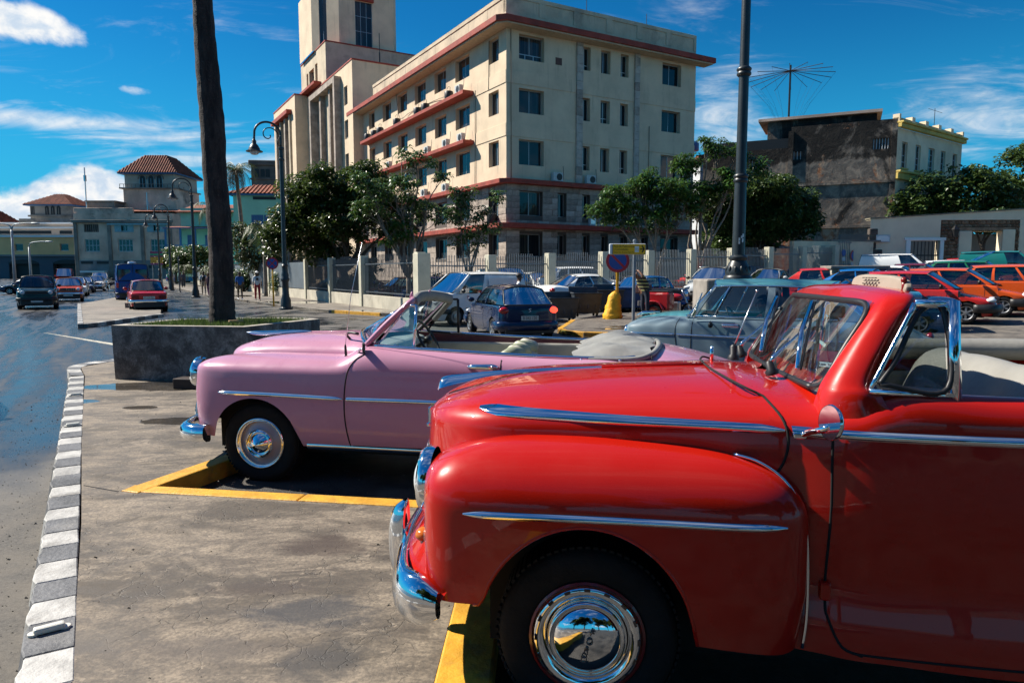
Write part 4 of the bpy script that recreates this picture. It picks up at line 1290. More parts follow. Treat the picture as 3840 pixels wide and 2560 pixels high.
tk = thing('roof_tank', 'bright blue water tank on the roof right of the corner block', 'water tank', tuple(at(1602, 330, DA - 1.0) + Vector((.3, 3.4, -.2))))
MB().lathe((0, 0, 0), (0, 0, 1), [(0, 0), (.7, 0), (.75, .1), (.75, .8), (.55, 1.0), (0, 1.05)], 14).build('tank_body', mat('blue tank', (.01, .09, .28), .45), tk, 40)
MB().lathe((0, 0, 1.0), (0, 0, 1), [(.2, 0), (.2, .12), (0, .14)], 10).build('tank_lid', BLACK, tk, 40)
t = thing('aerial_mast', 'tall thin aerial mast with a spider web of wires on the roofs', 'aerial', (fw(1795, 80), 80, 0))
ma = lambda y: at(1795, y, 80).z
MB().tube([(0, 0, 8), (0, 0, ma(150))], .11, 6).build('mast', BLACK, t)
wr = MB()
for k in range(16):
 an = 2 * math.pi * k / 16
 tip = Vector((4.6 * math.cos(an), 4.6 * math.sin(an), ma(178) - .3 * math.sin(an)))
 wr = MB().tube([(0, 0, ma(163)), tip], .035, 4)
 wr.build('spoke', BLACK, t)
 MB().tube([tip, Vector((2.2 * math.cos(an), 2.2 * math.sin(an), ma(240))), (0, 0, ma(330))], .008, 3).build('wire', BLACK, t)
MB().tube([(2.1, 0, 8), (2.1, 0, ma(290))], .05, 5).build('mast', BLACK, t)
DG = 43.0
WALLY = mat('rough lime render', (.78, .66, .47), .9, var=.10, vs=.5, bump=.5, bs=3.5, grime=.25, gcol=(.25, .22, .16))
RUBBLE = mat('rubble masonry', (.20, .115, .065), .95, var=.45, vs=2.5, bump=1.0, bs=7, grime=.4)
RUBBLE2 = mat('paler rubble stone', (.28, .18, .11), .95, var=.4, vs=3, bump=1.0, bs=8)
gw = lambda px: fw(px, DG)
gx0, gx1 = gw(1990), gw(2560)
gzl = lambda y: at(2200, y, DG).z
t = thing('boundary_wall', 'pale lime-rendered garden wall with an exposed rubble doorway and a white-framed window', 'wall', (gx0, DG, 0), rad(-3.0))
F = Face((0, 0, 0), (1, 0, 0), (0, -1, 0))
q = lambda px: gw(px) - gx0
opn = [(q(2079), q(2146), .6, gzl(553)), (q(2215), q(2280), .6, gzl(532)), (q(2345), q(2460), .6, gzl(540))]
mb = MB()
rub0, rub1, rubz = q(2145), q(2318), gzl(500)
ztop0, ztop1 = gzl(504), gzl(487)
wall(mb, F, 0, gx1 - gx0, 0, ztop0 - .05, opn + [(rub0, rub1, .6, rubz)], .5)
mb.build('wall_face', WALLY, t)
cpg = MB().prism([F.p(0, ztop0 - .05, 0), F.p(gx1 - gx0, ztop0 - .05, 0), F.p(gx1 - gx0, ztop1 + .5, 0), F.p(0, ztop0 + .02, 0)], (0, .6, 0))
cpg.build('wall_top', WALLY, t, fix=True)
MB().prism([F.p(-.06, ztop0 + .02, .08), F.p(gx1 - gx0, ztop1 + .5, .08), F.p(gx1 - gx0, ztop1 + .56, .08), F.p(-.06, ztop0 + .09, .08)], (0, .75, 0)).build('coping', mat('mossy coping', (.2, .18, .13), .9, var=.3), t, fix=True)
mb = MB()
wall(mb, F, rub0, rub1, .6, rubz, [(q(2192), q(2302), .6, gzl(527))], .3, -.1)
mb.build('rubble_back', RUBBLE, t)
rs = random.Random(4)
st_me = [MB().ball((0, 0, 0), (.5, .5, .5), 7, 5).mesh('rubble_stone', m_, 30) for m_ in (RUBBLE, RUBBLE2)]
zz_ = .9
while zz_ < rubz - .05:
 a = rub0 + .08
 h = rs.uniform(.15, .24)
 while a < rub1 - .08:
  L = rs.uniform(.22, .5)
  if not (q(2190) < a + L / 2 < q(2304) and zz_ < gzl(528)):
   o = link('rubble_stone', rs.choice(st_me), t, F.p(a + L / 2, zz_ + h / 2, -.12))
   o.scale = (L * 1.05, .22, h * 1.1)
   o.rotation_euler = (0, rs.uniform(-.15, .15), 0)
  a += L
 zz_ += h
for (a0, a1, z1) in ((q(2186), q(2214), gzl(531)), (q(2281), q(2308), gzl(528))):
 MB().box(a0, a1, -.06, .4, .6, z1).build('door_jamb', WALLY, t, bevel=.04)
MB().box(q(2186), q(2308), -.03, .3, gzl(531) + .02, gzl(531) + .2).build('door_lintel', RUBBLE2, t)
for a0, a1, z0, z1 in ((q(2070), q(2080), .5, gzl(553)), (q(2145), q(2153), .5, gzl(553)), (q(2066), q(2157), gzl(553), gzl(546))):
 MB().box(a0, a1, -.10, .3, z0, z1).build('window_surround', WHITE, t, bevel=.02)
for k in range(8):
 a = q(2081) + (q(2145) - q(2081)) * (k + .5) / 8
 MB().tube([F.p(a, .6, -.2), F.p(a, gzl(554), -.2)], .025, 5).build('window_bar', BLACK, t)
MB().box(q(2080), q(2146), .15, .2, gzl(588), gzl(585)).build('window_bar', BLACK, t)
MB().box(q(2350), q(2356), -.1, .3, .5, gzl(540)).build('window_surround', WHITE, t)
MB().box(q(2060), q(2500), 9, 9.3, 0, gzl(520)).build('yard_wall', AGEDD, t)
for k in range(9):
 MB().box(-.05, rnd(.35, 1.0), -.06, .3, .7 + k * .42, .7 + k * .42 + .40).build('quoin_stone', mat('dark quoin stone', (.085, .07, .06), .9, var=.3, vs=3, bump=.5, bs=9), t, bevel=.03, bseg=1)
lan = thing('wall_lantern', 'black four-sided iron lantern on a bracket beside the old doorway', 'lantern', tuple(Vector((gx0, DG, 0)) + Matrix.Rotation(rad(-3), 3, 'Z') @ F.p(q(2168), gzl(534), .45)))
MB().lathe((0, 0, 0), (0, 0, 1), [(.12, -.32), (.22, .1), (.26, .12), (.06, .34), (.03, .42)], 4).build('lamp_cage', BLACK, lan)
MB().tube([(0, 0, -.32), (0, .05, -.5), (0, .42, -.46)], .03, 5).build('bracket', BLACK, lan)
sg = thing('street_name_plate', 'small white street name plate on the dark quoin stones of the garden wall', 'sign', tuple(Vector((gx0, DG, 0)) + Matrix.Rotation(rad(-3), 3, 'Z') @ F.p(.75, gzl(548), .08)), rad(-3))
MB().box(-.42, .42, -.02, .02, -.22, .22).build('plate', mat('grey tile', (.5, .53, .55), .4), sg, bevel=.02)
MB().prism([(-.36, -.024, -.16), (.36, -.024, -.16), (.36, -.024, .06), (.2, -.024, .16), (-.2, -.024, .16), (-.36, -.024, .06)], (0, -.006, 0)).build('plate_panel', WHITE, sg)
t = thing('boundary_wall', 'lower stained cream wall left of the dark quoin stones', 'wall', (gw(1795), DG - 1.5, 0), rad(12))
MB().box(0, 5.4, 0, .4, 0, at(1900, 556, DG).z).build('wall_face', mat('stained cream wall', (.68, .57, .40), .9, var=.12, vs=.8, bump=.3, bs=5, grime=.7, gcol=(.2, .16, .11)), t)
MB().box(2.5, 5.9, -.02, .38, at(1900, 556, DG).z + .002, at(1900, 552, DG).z).build('coping', AGEDD, t)
t = thing('awning', 'dark red sloping awning behind the railings on the right', 'awning', (gw(1715), DG + 1, 0), rad(8))
AW = mat('dark red canvas', (.16, .015, .012), .8)
MB().prism([(0, 0, at(1760, 568, DG).z), (0, 3, at(1760, 548, DG).z), (0, 3, at(1760, 566, DG).z)], (3.4, 0, 0)).build('canvas', AW, t, fix=True)
MB().box(.1, .2, .05, .15, 1.0, at(1760, 568, DG).z).box(3.2, 3.3, .05, .15, 1., at(1760, 568, DG).z).build('awning_post', BLACK, t)
# ================================================================== TREES AND PLANTS
def leafmat(name, c1, c2, rough=.38, back=(.10, .16, .03)):
 m, t, b, o = newmat(name)
 c = t.n('ShaderNodeTexCoord').outputs['Object']
 wn = t.n('ShaderNodeTexWhiteNoise', {'Vector': t.n('ShaderNodeVectorMath', {0: t.scaled(c, 6, 6, 6)}, operation='FLOOR').outputs[0]}).outputs[0]
 n2 = t.noise(c, .9, 3, .6)
 f = t.m('ADD', t.m('MULTIPLY', wn, .5), t.m('MULTIPLY', t.ss(n2, .3, .7), .5))
 t.set(b.inputs['Base Color'], t.mix(f, c1, c2))
 b.inputs['Roughness'].default_value = rough
 b.inputs['Specular IOR Level'].default_value = .55
 tl = t.n('ShaderNodeBsdfTranslucent', {0: back})
 sh = t.n('ShaderNodeMixShader', {0: .22, 1: b.outputs[0], 2: tl.outputs[0]})
 t.nt.links.new(sh.outputs[0], o.inputs[0])
 MATS[name] = m
 return m
LEAF = leafmat('broad leaf', (.016, .030, .006), (.085, .115, .018), .34)
LEAF2 = leafmat('glossy leaf', (.014, .045, .008), (.065, .155, .024), .28)
LEAFD = leafmat('dusty dark leaf', (.018, .040, .010), (.085, .14, .03), .40)
LEAFO = leafmat('olive leaf', (.035, .042, .012), (.10, .105, .03), .5)
FROND = leafmat('palm frond', (.03, .05, .012), (.10, .12, .035), .5)
DRYFROND = leafmat('dry palm frond', (.07, .05, .025), (.16, .12, .06), .7, (.12, .09, .04))
BARK = mat('tree bark', (.085, .068, .052), .9, var=.35, vs=5, bump=.6, bs=18)
BARKP = mat('pale limb bark', (.20, .165, .13), .85, var=.3, vs=4, bump=.5, bs=14)
def limb(p, q, sag=.0, n=4, wob=.08, rs=random):
 p, q = Vector(p), Vector(q)
 L = (q - p).length
 pts = [p]
 for i in range(1, n):
  f = i / n
  v = p.lerp(q, f) + Vector((rs.uniform(-1, 1), rs.uniform(-1, 1), rs.uniform(-.6, .6))) * L * wob
  v.z += sag * L * math.sin(math.pi * f)
  pts.append(v)
 pts.append(q)
 return pts
def leaf_cloud(mb, c, R, n, size, rs, style='broad', flat=.75):
 """n leaf-sized faces through a rough ellipsoid clump"""
 c = Vector(c)
 for _ in range(n):
  while True:
   v = Vector((rs.uniform(-1, 1), rs.uniform(-1, 1), rs.uniform(-1, 1)))
   if .15 < v.length < 1:
    break
  v = v * (v.length ** -.35)
  p = c + Vector((v.x * R, v.y * R, v.z * R * flat))
  L = size * rs.uniform(.65, 1.3)
  wd = L * .42
  d = Vector((v.x + rs.uniform(-.8, .8), v.y + rs.uniform(-.8, .8), rs.uniform(-.75, .35))).normalized()
  s_ = d.cross(Vector((rs.uniform(-.5, .5), rs.uniform(-.5, .5), 1))).normalized()
  nrm = s_.cross(d)
  fold = nrm * wd * rs.uniform(.1, .4)
  a, e = p, p + d * L - Vector((0, 0, L * .15))
  m1 = p + d * L * .5
  mb.add([a, m1 + s_ * wd + fold, e, m1 - s_ * wd + fold, m1], [(0, 4, 1), (4, 2, 1), (0, 3, 4), (4, 3, 2)])
def rosette(mb, c, rs, n=9, L=.5, droop=.6):
 c = Vector(c)
 for k in range(n):
  a = 2 * math.pi * (k + rs.uniform(-.3, .3)) / n
  up = rs.uniform(-.35, .55)
  d = Vector((math.cos(a), math.sin(a), up)).normalized()
  l = L * rs.uniform(.7, 1.2)
  s_ = d.cross(Vector((0, 0, 1))).normalized() * l * .17
  p0 = c + d * l * .12
  p1 = c + d * l * .6 + Vector((0, 0, l * .02))
  p2 = c + d * l * .95 - Vector((0, 0, l * droop * .5))
  mb.add([p0, p1 + s_, p2, p1 - s_, p1 + Vector((0, 0, l * .05))], [(0, 4, 1), (4, 2, 1), (0, 3, 4), (4, 3, 2)])
def tree(name, label, loc, h, crown, seed, mleaf=LEAF, mbark=BARK, trunk_r=.2, fork=.35, nl=5, leaf=.22, dens=150, style='broad', group=None, cat='tree', lean=(0, 0), clumps=None, clump_r=.9):
 """crown: list of (x,y,z,R) lobes relative to the foot; limbs are grown to every lobe and foliage clumps spread round it"""
 rs = random.Random(seed)
 t = thing(name, label, cat, loc, 0, group)
 tb = MB()
 fz = h * fork
 f = Vector((lean[0], lean[1], fz))
 tb.tube(cr(limb((0, 0, -.3), f, 0, 4, .03, rs), 8), list(np.linspace(trunk_r * 1.25, trunk_r * .8, 8)), 9)
 cm = MB()
 for (x, y, z, R_) in crown:
  c = Vector((x, y, z))
  main = limb(f, c, .06, 4, .06, rs)
  main = [Vector(p) for p in cr(main, 8)]
  tb.tube(main, list(np.linspace(trunk_r * .55, trunk_r * .14, 8)), 7)
  k = max(3, int((R_ / clump_r) ** 2 * nl))
  for i in range(k):
   while True:
    v = Vector((rs.uniform(-1, 1), rs.uniform(-1, 1), rs.uniform(-.75, 1)))
    if .35 < v.length < 1:
     break
   e = c + Vector((v.x * R_, v.y * R_, v.z * R_ * .8))
   b0 = main[rs.randint(4, 7)]
   tb.tube(cr(limb(b0, e, .05, 3, .09, rs), 5), list(np.linspace(trunk_r * .16, trunk_r * .04, 5)), 5)
   if style == 'rosette':
    for _ in range(max(1, int(dens))):
     o = e + Vector((rs.uniform(-1, 1), rs.uniform(-1, 1), rs.uniform(-.6, .8))) * clump_r * .55
     rosette(cm, o, rs, 8, leaf * rs.uniform(.8, 1.2))
   else:
    leaf_cloud(cm, e, clump_r * rs.uniform(.6, 1.15), dens, leaf, rs)
 tr = tb.build('trunk', mbark, t, 180)
 cm.build('crown', mleaf, t)
 return t
p = gp(fw(792, 42), 42)
tree('broad_tree', 'big dense dark tree behind the railings, in front of the stone wing', p, 9.0,
 [(-2.6, 0, 4.6, 1.7), (-1.0, -.6, 6.6, 1.6), (.9, .3, 7.0, 1.6), (2.2, -.4, 5.7, 1.6), (-2.4, .6, 6.2, 1.3), (.2, -.9, 4.7, 1.6), (3.0, .4, 4.3, 1.1), (-3.6, .2, 3.6, 1.1), (-.9, .5, 3.3, 1.3)], 21, LEAF, BARK, .27, .20, 6, .19, 190, clump_r=.72)
p = gp(fw(605, 58), 58)
tree('broad_tree', 'loose grey-green tree behind the railings beside the dry palm', p, 7, [(-1.4, 0, 3.6, 1.4), (.6, 0, 5.0, 1.3), (1.8, .3, 3.4, 1.5), (-2.0, .2, 5.2, .9), (0, 0, 2.6, 1.3), (2.4, 0, 5.6, .9)], 5, LEAFO, BARK, .14, .2, 5, .20, 80, clump_r=.66)
p = gp(fw(938, 37), 37)
tree('umbrella_tree', 'tall open tree of pale bare limbs and glossy leaf tufts, left of the corner', p, 8.4, [(-1.7, 0, 5.2, 1.1), (-.4, -.4, 6.0, 1.0), (1.0, .3, 4.9, 1.1), (.8, 0, 7.3, .55), (-.3, .5, 7.9, .4), (1.75, 0, 6.4, .5), (-2.1, .2, 6.5, .8), (-.7, 0, 3.8, .9), (.5, -.3, 7.6, .35)], 8, LEAF2, BARKP, .15, .17, 6, .36, 5.5, 'rosette', clump_r=.62)
p = gp(fw(1078, 36), 36)
tree('umbrella_tree', 'slender glossy-leaved tree just left of the building corner behind the railings', p, 6.2, [(-.6, 0, 4.6, .85), (.5, .2, 3.9, .8), (-.3, -.2, 5.5, .7), (.9, 0, 4.9, .4), (-.1, 0, 3.1, .7), (1.4, .1, 5.4, .35)], 13, LEAF2, BARKP, .10, .22, 6, .34, 5.5, 'rosette', clump_r=.55)
p = gp(fw(1505, 40), 40)
tree('umbrella_tree', 'multi-stemmed glossy tree behind the railings under the front windows', p, 7.2, [(-2.4, 0, 5.2, 1.0), (-1.0, .2, 5.9, 1.0), (.6, -.2, 5.6, 1.1), (-1.7, -.3, 4.3, .9), (1.6, .3, 5.0, 1.0), (-3.0, .1, 4.6, .8), (.2, 0, 4.2, 1.0), (-.6, .2, 6.6, .7)], 31, LEAF2, BARKP, .13, .12, 7, .38, 6, 'rosette', clump_r=.62)
p = gp(fw(1600, 41), 41)
tree('umbrella_tree', 'taller many-limbed tree with drooping leaf tufts, left of the tall lamp column', p, 9.0, [(-.6, 0, 7.2, .9), (.9, 0, 8.1, .65), (2.3, .2, 8.0, .6), (1.8, -.3, 6.2, 1.1), (.2, .3, 5.6, 1.1), (3.2, 0, 7.1, .7), (-1.3, 0, 6.0, .8), (.4, 0, 8.6, .4)], 37, LEAF2, BARKP, .14, .13, 7, .38, 6, 'rosette', clump_r=.62)
p = gp(fw(1735, 44), 44)
tree('broad_tree', 'broad dark tree spreading beside the blackened house', p, 7.6, [(-2.2, 0, 4.9, 1.6), (0, -.4, 6.0, 1.5), (1.8, .2, 5.0, 1.5), (.5, -.3, 3.7, 1.6), (2.7, .3, 3.9, 1.0), (-1.8, 0, 3.3, 1.4), (-.6, .4, 5.2, 1.4)], 41, LEAFD, BARK, .22, .25, 7, .21, 190, clump_r=.75)
for px, dp, h, cr_, sd, lab in [(2170, 62, 7.5, [(-2, 0, 7.1, 2.0), (1.5, 0, 7.8, 2.1), (4.2, .3, 7.2, 2.0), (-4.2, 0, 5.9, 1.6), (0, 0, 5.6, 2.2), (4, 0, 5.2, 2.4)], 51, 'rounded dark tree behind the garden wall, beside the yellow-framed house'),
        (2370, 66, 12, [(-1.5, 0, 10.6, 1.8), (1.2, 0, 12.2, 1.9), (-2.6, 0, 8.6, 1.5), (2, 0, 9, 2.3), (0, 0, 7, 2.3)], 53, 'tall dark tree at the end of the garden wall, highest of the trees there')]:
 tree('broad_tree', lab, gp(fw(px, dp), dp), h, cr_, sd, LEAFD, BARK, .25, .3, 5, .34, 85, clump_r=.95)
tree('broad_tree', 'shady tree seen through the old doorway in the yard', gp(fw(2250, 50), 50), 4.2, [(0, 0, 3.6, 1.1), (.9, 0, 3.9, .9), (-.9, .2, 3.8, .9)], 57, LEAFD, BARK, .2, .4, 5, .2, 80, clump_r=.6)
for px, dp, sd, lab in [(408, 100, 61, 'dark round tree at the foot of the low turquoise house'), (452, 92, 63, 'bushy tree behind the second street lamp')]:
 tree('broad_tree', lab, gp(fw(px, dp), dp), 5.5, [(0, 0, 4.2, 1.8), (1.8, 0, 3.2, 1.4), (-1.6, 0, 3.2, 1.4)], sd, LEAFD, BARK, .2, .3, 5, .36, 60, clump_r=.9)
def shrub(px, dp, h, r, lab, m=LEAF, seed=1, leaf=.2, dens=100, z=0., name='shrub', cat='shrub'):
 rs = random.Random(seed)
 t = thing(name, lab, cat, gp(fw(px, dp), dp, z))
 mb, st = MB(), MB()
 for k in range(int(5 * r * r / .3) + 4):
  a = rs.uniform(0, 6.3)
  q = rs.uniform(0, r * .75)
  c = Vector((q * math.cos(a), q * math.sin(a) * .6, h * rs.uniform(.35, .85)))
  leaf_cloud(mb, c, min(r * .5, h * .4), dens // 2, leaf, rs)
  st.tube([(0, 0, 0), c], [.03, .01], 5)
 mb.build('foliage', m, t)
 st.build('stem', BARK, t, 180)
 return t
shrub(815, 41.5, 1.6, 1.3, 'dark undergrowth bush round the foot of the big tree', LEAF, 3)
shrub(845, 42, 2.9, .8, 'yellow-green bush beside the trunk of the big tree', leafmat('yellow green leaf', (.04, .06, .01), (.16, .15, .03)), 4, .26)
shrub(1010, 41, 1.5, 1.0, 'small green hedge bush below the stone windows', LEAF2, 6, .16)
shrub(560, 62, 2.0, 1.6, 'low bush behind the far railings near the palm trunk', LEAFD, 7)
shrub(660, 52, 1.8, 1.4, 'low dark bush behind the railings beside the lamp post', LEAFD, 9)
shrub(500, 80, 2.6, 2.0, 'bush spilling over the far end of the railings', LEAFO, 12)
def palm(name, label, loc, h, trunk_r, nf, L, seed, m=FROND, droop=1.0, tilt=(0, 0), mt=BARKP, skirt=0, fan=False, group=None):
 rs = random.Random(seed)
 t = thing(name, label, 'palm tree', loc, 0, group)
 top = Vector((tilt[0], tilt[1], h))
 pts = [Vector((tilt[0] * (k / 8) ** 2, tilt[1] * (k / 8) ** 2, -.2 + (h + .2) * k / 8)) for k in range(9)]
 MB().tube(pts, list(np.linspace(trunk_r * 1.2, trunk_r * .85, 9)), 10).build('trunk', mt, t, 180)
 for dead in (0, 1):
  n = skirt if dead else nf
  if not n:
   continue
  mb = MB()
  for k in range(n):
   a = 2 * math.pi * k / n + rs.uniform(-.25, .25)
   up = rs.uniform(-.3, .2) if dead else rs.uniform(.15, 1.1)
   l = L * rs.uniform(.8, 1.1) * (.8 if dead else 1)
   dh = Vector((math.cos(a), math.sin(a), 0))
   spine = []
   p_ = top.copy()
   el = up
   for i in range(9):
    spine.append(p_.copy())
    p_ = p_ + (dh * math.cos(el) + Vector((0, 0, math.sin(el)))) * l / 8
    el -= droop * (.35 if dead else .24)
    el = max(el, -1.45)
   mb.tube(spine, list(np.linspace(.04, .01, 9)), 4, caps=False)
   for i in range(1, 9):
    for q in range(3):
     f = (i - 1 + q / 3) / 8
     b0 = spine[i - 1].lerp(spine[i], q / 3)
     d = (spine[i] - spine[i - 1]).normalized()
     s_ = d.cross(Vector((0, 0, 1)))
     s_ = s_.normalized() if s_.length > .01 else dh.cross(Vector((0, 0, 1)))
     ll = l * .27 * math.sin(math.pi * min(.95, .15 + f * .85)) * rs.uniform(.8, 1.15)
     for sg in (-1, 1):
      e = b0 + (s_ * sg * .8 + d * .5).normalized() * ll - Vector((0, 0, ll * (.35 + .5 * rs.random())))
      w = d * .035
      mb.add([b0 - w, b0 + w, e], [(0, 1, 2)])
  mb.build('dead_fronds' if dead else 'crown', DRYFROND if dead else m, t)
 return t
palm('coconut_palm', 'half-dry coconut palm with hanging brown fronds against the sky', gp(fw(566, 74), 74), at(560, 392, 74).z, .2, 11, 3.4, 2, FROND, 1.15, (-.6, 0), skirt=12)
palm('fan_palm', 'low palm with pale arching fronds, just behind the great palm trunk', gp(fw(500, 84), 84), at(480, 480, 84).z, .2, 13, 3.6, 3, FROND, 1.3, (0, 0), skirt=6)
palm('young_palm', 'short young palm with dark drooping fronds beside the lamp post', gp(fw(612, 50), 50), at(612, 527, 50).z, .12, 13, 2.3, 4, FROND, 1.4)
palm('young_palm', 'second short palm with arching fronds, close right of the lamp post', gp(fw(668, 49), 49), at(668, 520, 49).z, .1, 11, 1.9, 6, FROND, 1.4)
palm('young_palm', 'bright green bushy palm by the far end of the railings', gp(fw(425, 88), 88), 2.4, .15, 15, 2.8, 7, FROND, 1.2)
PLM = concrete_mat('planter cement', (.40, .37, .33), (.10, .09, .08), .85, bump=.5, sc_=1.4)
PLMT = mat('planter rim cement', (.40, .36, .30), .9, var=.2, vs=2, bump=.3, bs=20, grime=.4, gcol=(.15, .13, .11))
pl = thing('planter', 'low grey cement tree planter with stained walls at the end of the pavement', 'planter', (0, 0, 0))
PP = [Vector(q) for q in ((-6.22, 10.78), (-4.03, 10.47), (-3.40, 12.3), (-4.2, 12.75), (-5.95, 12.2))]
cen = sum(PP, Vector((0, 0))) / 5
IN = [p_ + (cen - p_).normalized() * .2 for p_ in PP]
k = 5
mb = MB()
mb.add([(p_.x, p_.y, .985) for p_ in PP] + [((cen.x + (p_.x - cen.x) * .99), (cen.y + (p_.y - cen.y) * .99), .1) for p_ in PP], [(j, k + j, k + (j + 1) % k, (j + 1) % k) for j in range(k)])
mb.build('planter_wall', PLM, pl, fix=True)
mb = MB()
mb.add([(p_.x, p_.y, .987) for p_ in PP] + [(p_.x, p_.y, .987) for p_ in IN] + [(p_.x, p_.y, .6) for p_ in IN], [(j, (j + 1) % k, k + (j + 1) % k, k + j) for j in range(k)] + [(k + j, k + (j + 1) % k, 2 * k + (j + 1) % k, 2 * k + j) for j in range(k)])
mb.build('planter_rim', PLMT, pl)
mb = MB()
mb.add([(p_.x, p_.y, .93) for p_ in IN], [tuple(range(5))])
mb.build('soil', mat('planter soil', (.05, .04, .025), .95, var=.3), pl)
gr = MB()
rs = random.Random(2)
GRASSM = leafmat('lawn grass', (.03, .06, .008), (.14, .19, .03), .6)
for _ in range(9000):
 a, b_ = rs.random(), rs.random()
 x, y = rs.uniform(-6.2, -3.4), rs.uniform(10.5, 12.8)
 inside = True
 for j in range(5):
  e0, e1 = IN[j], IN[(j + 1) % 5]
  if (e1.x - e0.x) * (y - e0.y) - (e1.y - e0.y) * (x - e0.x) < 0:
   inside = False
 if not inside:
  continue
 h = rs.uniform(.05, .13)
 an = rs.uniform(0, 3.14)
 w = Vector((math.cos(an), math.sin(an), 0)) * .008
 p0 = Vector((x, y, .925))
 tip = p0 + Vector((rs.uniform(-.05, .05), rs.uniform(-.05, .05), h))
 gr.add([p0 - w, p0 + w, tip], [(0, 1, 2)])
gro = gr.build('grass', GRASSM)
tag(gro, 'short green grass growing in the planter round the palm trunk', 'grass', None, 'stuff')
PALMB = None
m, t_, b, o = newmat('royal palm bark')
c = t_.n('ShaderNodeTexCoord').outputs['Object']
n1 = t_.noise(t_.scaled(c, 1, 1, .25), 7, 6, .7, .3)
n2 = t_.noise(t_.scaled(c, .4, .4, 1.6), 5, 4, .6)
n3 = t_.noise(c, 38, 4, .7)
bc = t_.mix(t_.ss(n1, .35, .66), (.010, .008, .0075), (.062, .046, .038))
bc = t_.mix(t_.m('MULTIPLY', t_.ss(n3, .60, .74), .5), bc, (.24, .21, .19))
t_.set(b.inputs['Base Color'], bc)
b.inputs['Roughness'].default_value = .9
bp = t_.n('ShaderNodeBump', {'Strength': .9, 'Distance': .04, 'Height': t_.m('ADD', t_.m('ADD', n1, t_.m('MULTIPLY', n3, .3)), t_.m('MULTIPLY', n2, .6))})
t_.set(b.inputs['Normal'], bp.outputs[0])
PALMB = m
t = thing('royal_palm', 'thick dark bare palm trunk rising out of the cement planter', 'palm tree', (-4.86, 11.65, .9))
tb = MB()
dd = 11.65
prof = [(742, 510, 31), (725, 510.5, 28.5), (690, 510, 26.5), (600, 508, 25.5), (500, 503, 25.5), (400, 493.5, 25), (300, 489, 25.5), (200, 480, 24.5), (100, 471.5, 22.5), (0, 465, 20), (-80, 460, 18.5), (-400, 440, 17)]
pts, rr = [], []
for y, x, hw in prof:
 P_ = at(x, y, dd)
 pts.append(P_ - Vector((-4.86, 11.65, .9)))
 rr.append(hw / 1600 * dd * 1.02)
pts[0].z = -.1
pts2 = cr(pts, 60)
rr2 = cr([(r, 0) for r in rr], 60)[:, 0]
tb.tube(pts2, list(rr2 * np.array([1 + .03 * math.sin(i * 2.1) + rs.uniform(-.012, .012) for i in range(60)])), 22)
tb.build('trunk', PALMB, t, 180)
top = Vector(pts2[-1])
for k in range(14):
 a = 2 * math.pi * k / 14
 sp_ = [top + Vector((math.cos(a) * q * 3.2, math.sin(a) * q * 3.2, 1.6 * q - 2.6 * q * q)) for q in np.linspace(0, 1, 7)]
 fr = MB().tube(sp_, list(np.linspace(.05, .012, 7)), 4, caps=False)
 for i in range(1, 7):
  for q in range(4):
   b0 = sp_[i - 1].lerp(sp_[i], q / 4)
   for sg_ in (-1, 1):
    e = b0 + Vector((-math.sin(a) * sg_ * .6 + math.cos(a) * .25, math.cos(a) * sg_ * .6 + math.sin(a) * .25, -.25))
    fr.add([b0 - Vector((math.cos(a), math.sin(a), 0)) * .03, b0 + Vector((math.cos(a), math.sin(a), 0)) * .03, e], [(0, 1, 2)])
 fr.build('frond', FROND, t)
t = thing('scrap_wood', 'small pale scrap of wood lying on the planter rim beside the trunk', 'litter', tuple(at(542, 737, 11.3)))
MB().cbox((0, 0, .0), (.22, .05, .03), .6).build('wood', mat('raw wood', (.5, .32, .17), .8), t, bevel=.004, bseg=1)
t = thing('wooden_block', 'dark wooden block on the wet pavement under the pink car nose', 'block', (-4.55, 9.95, .14), rad(-8))
MB().box(-.3, .3, -.12, .12, 0, .15).build('block_body', mat('dark wet wood', (.03, .018, .014), .6, var=.3, vs=9), t, bevel=.012)
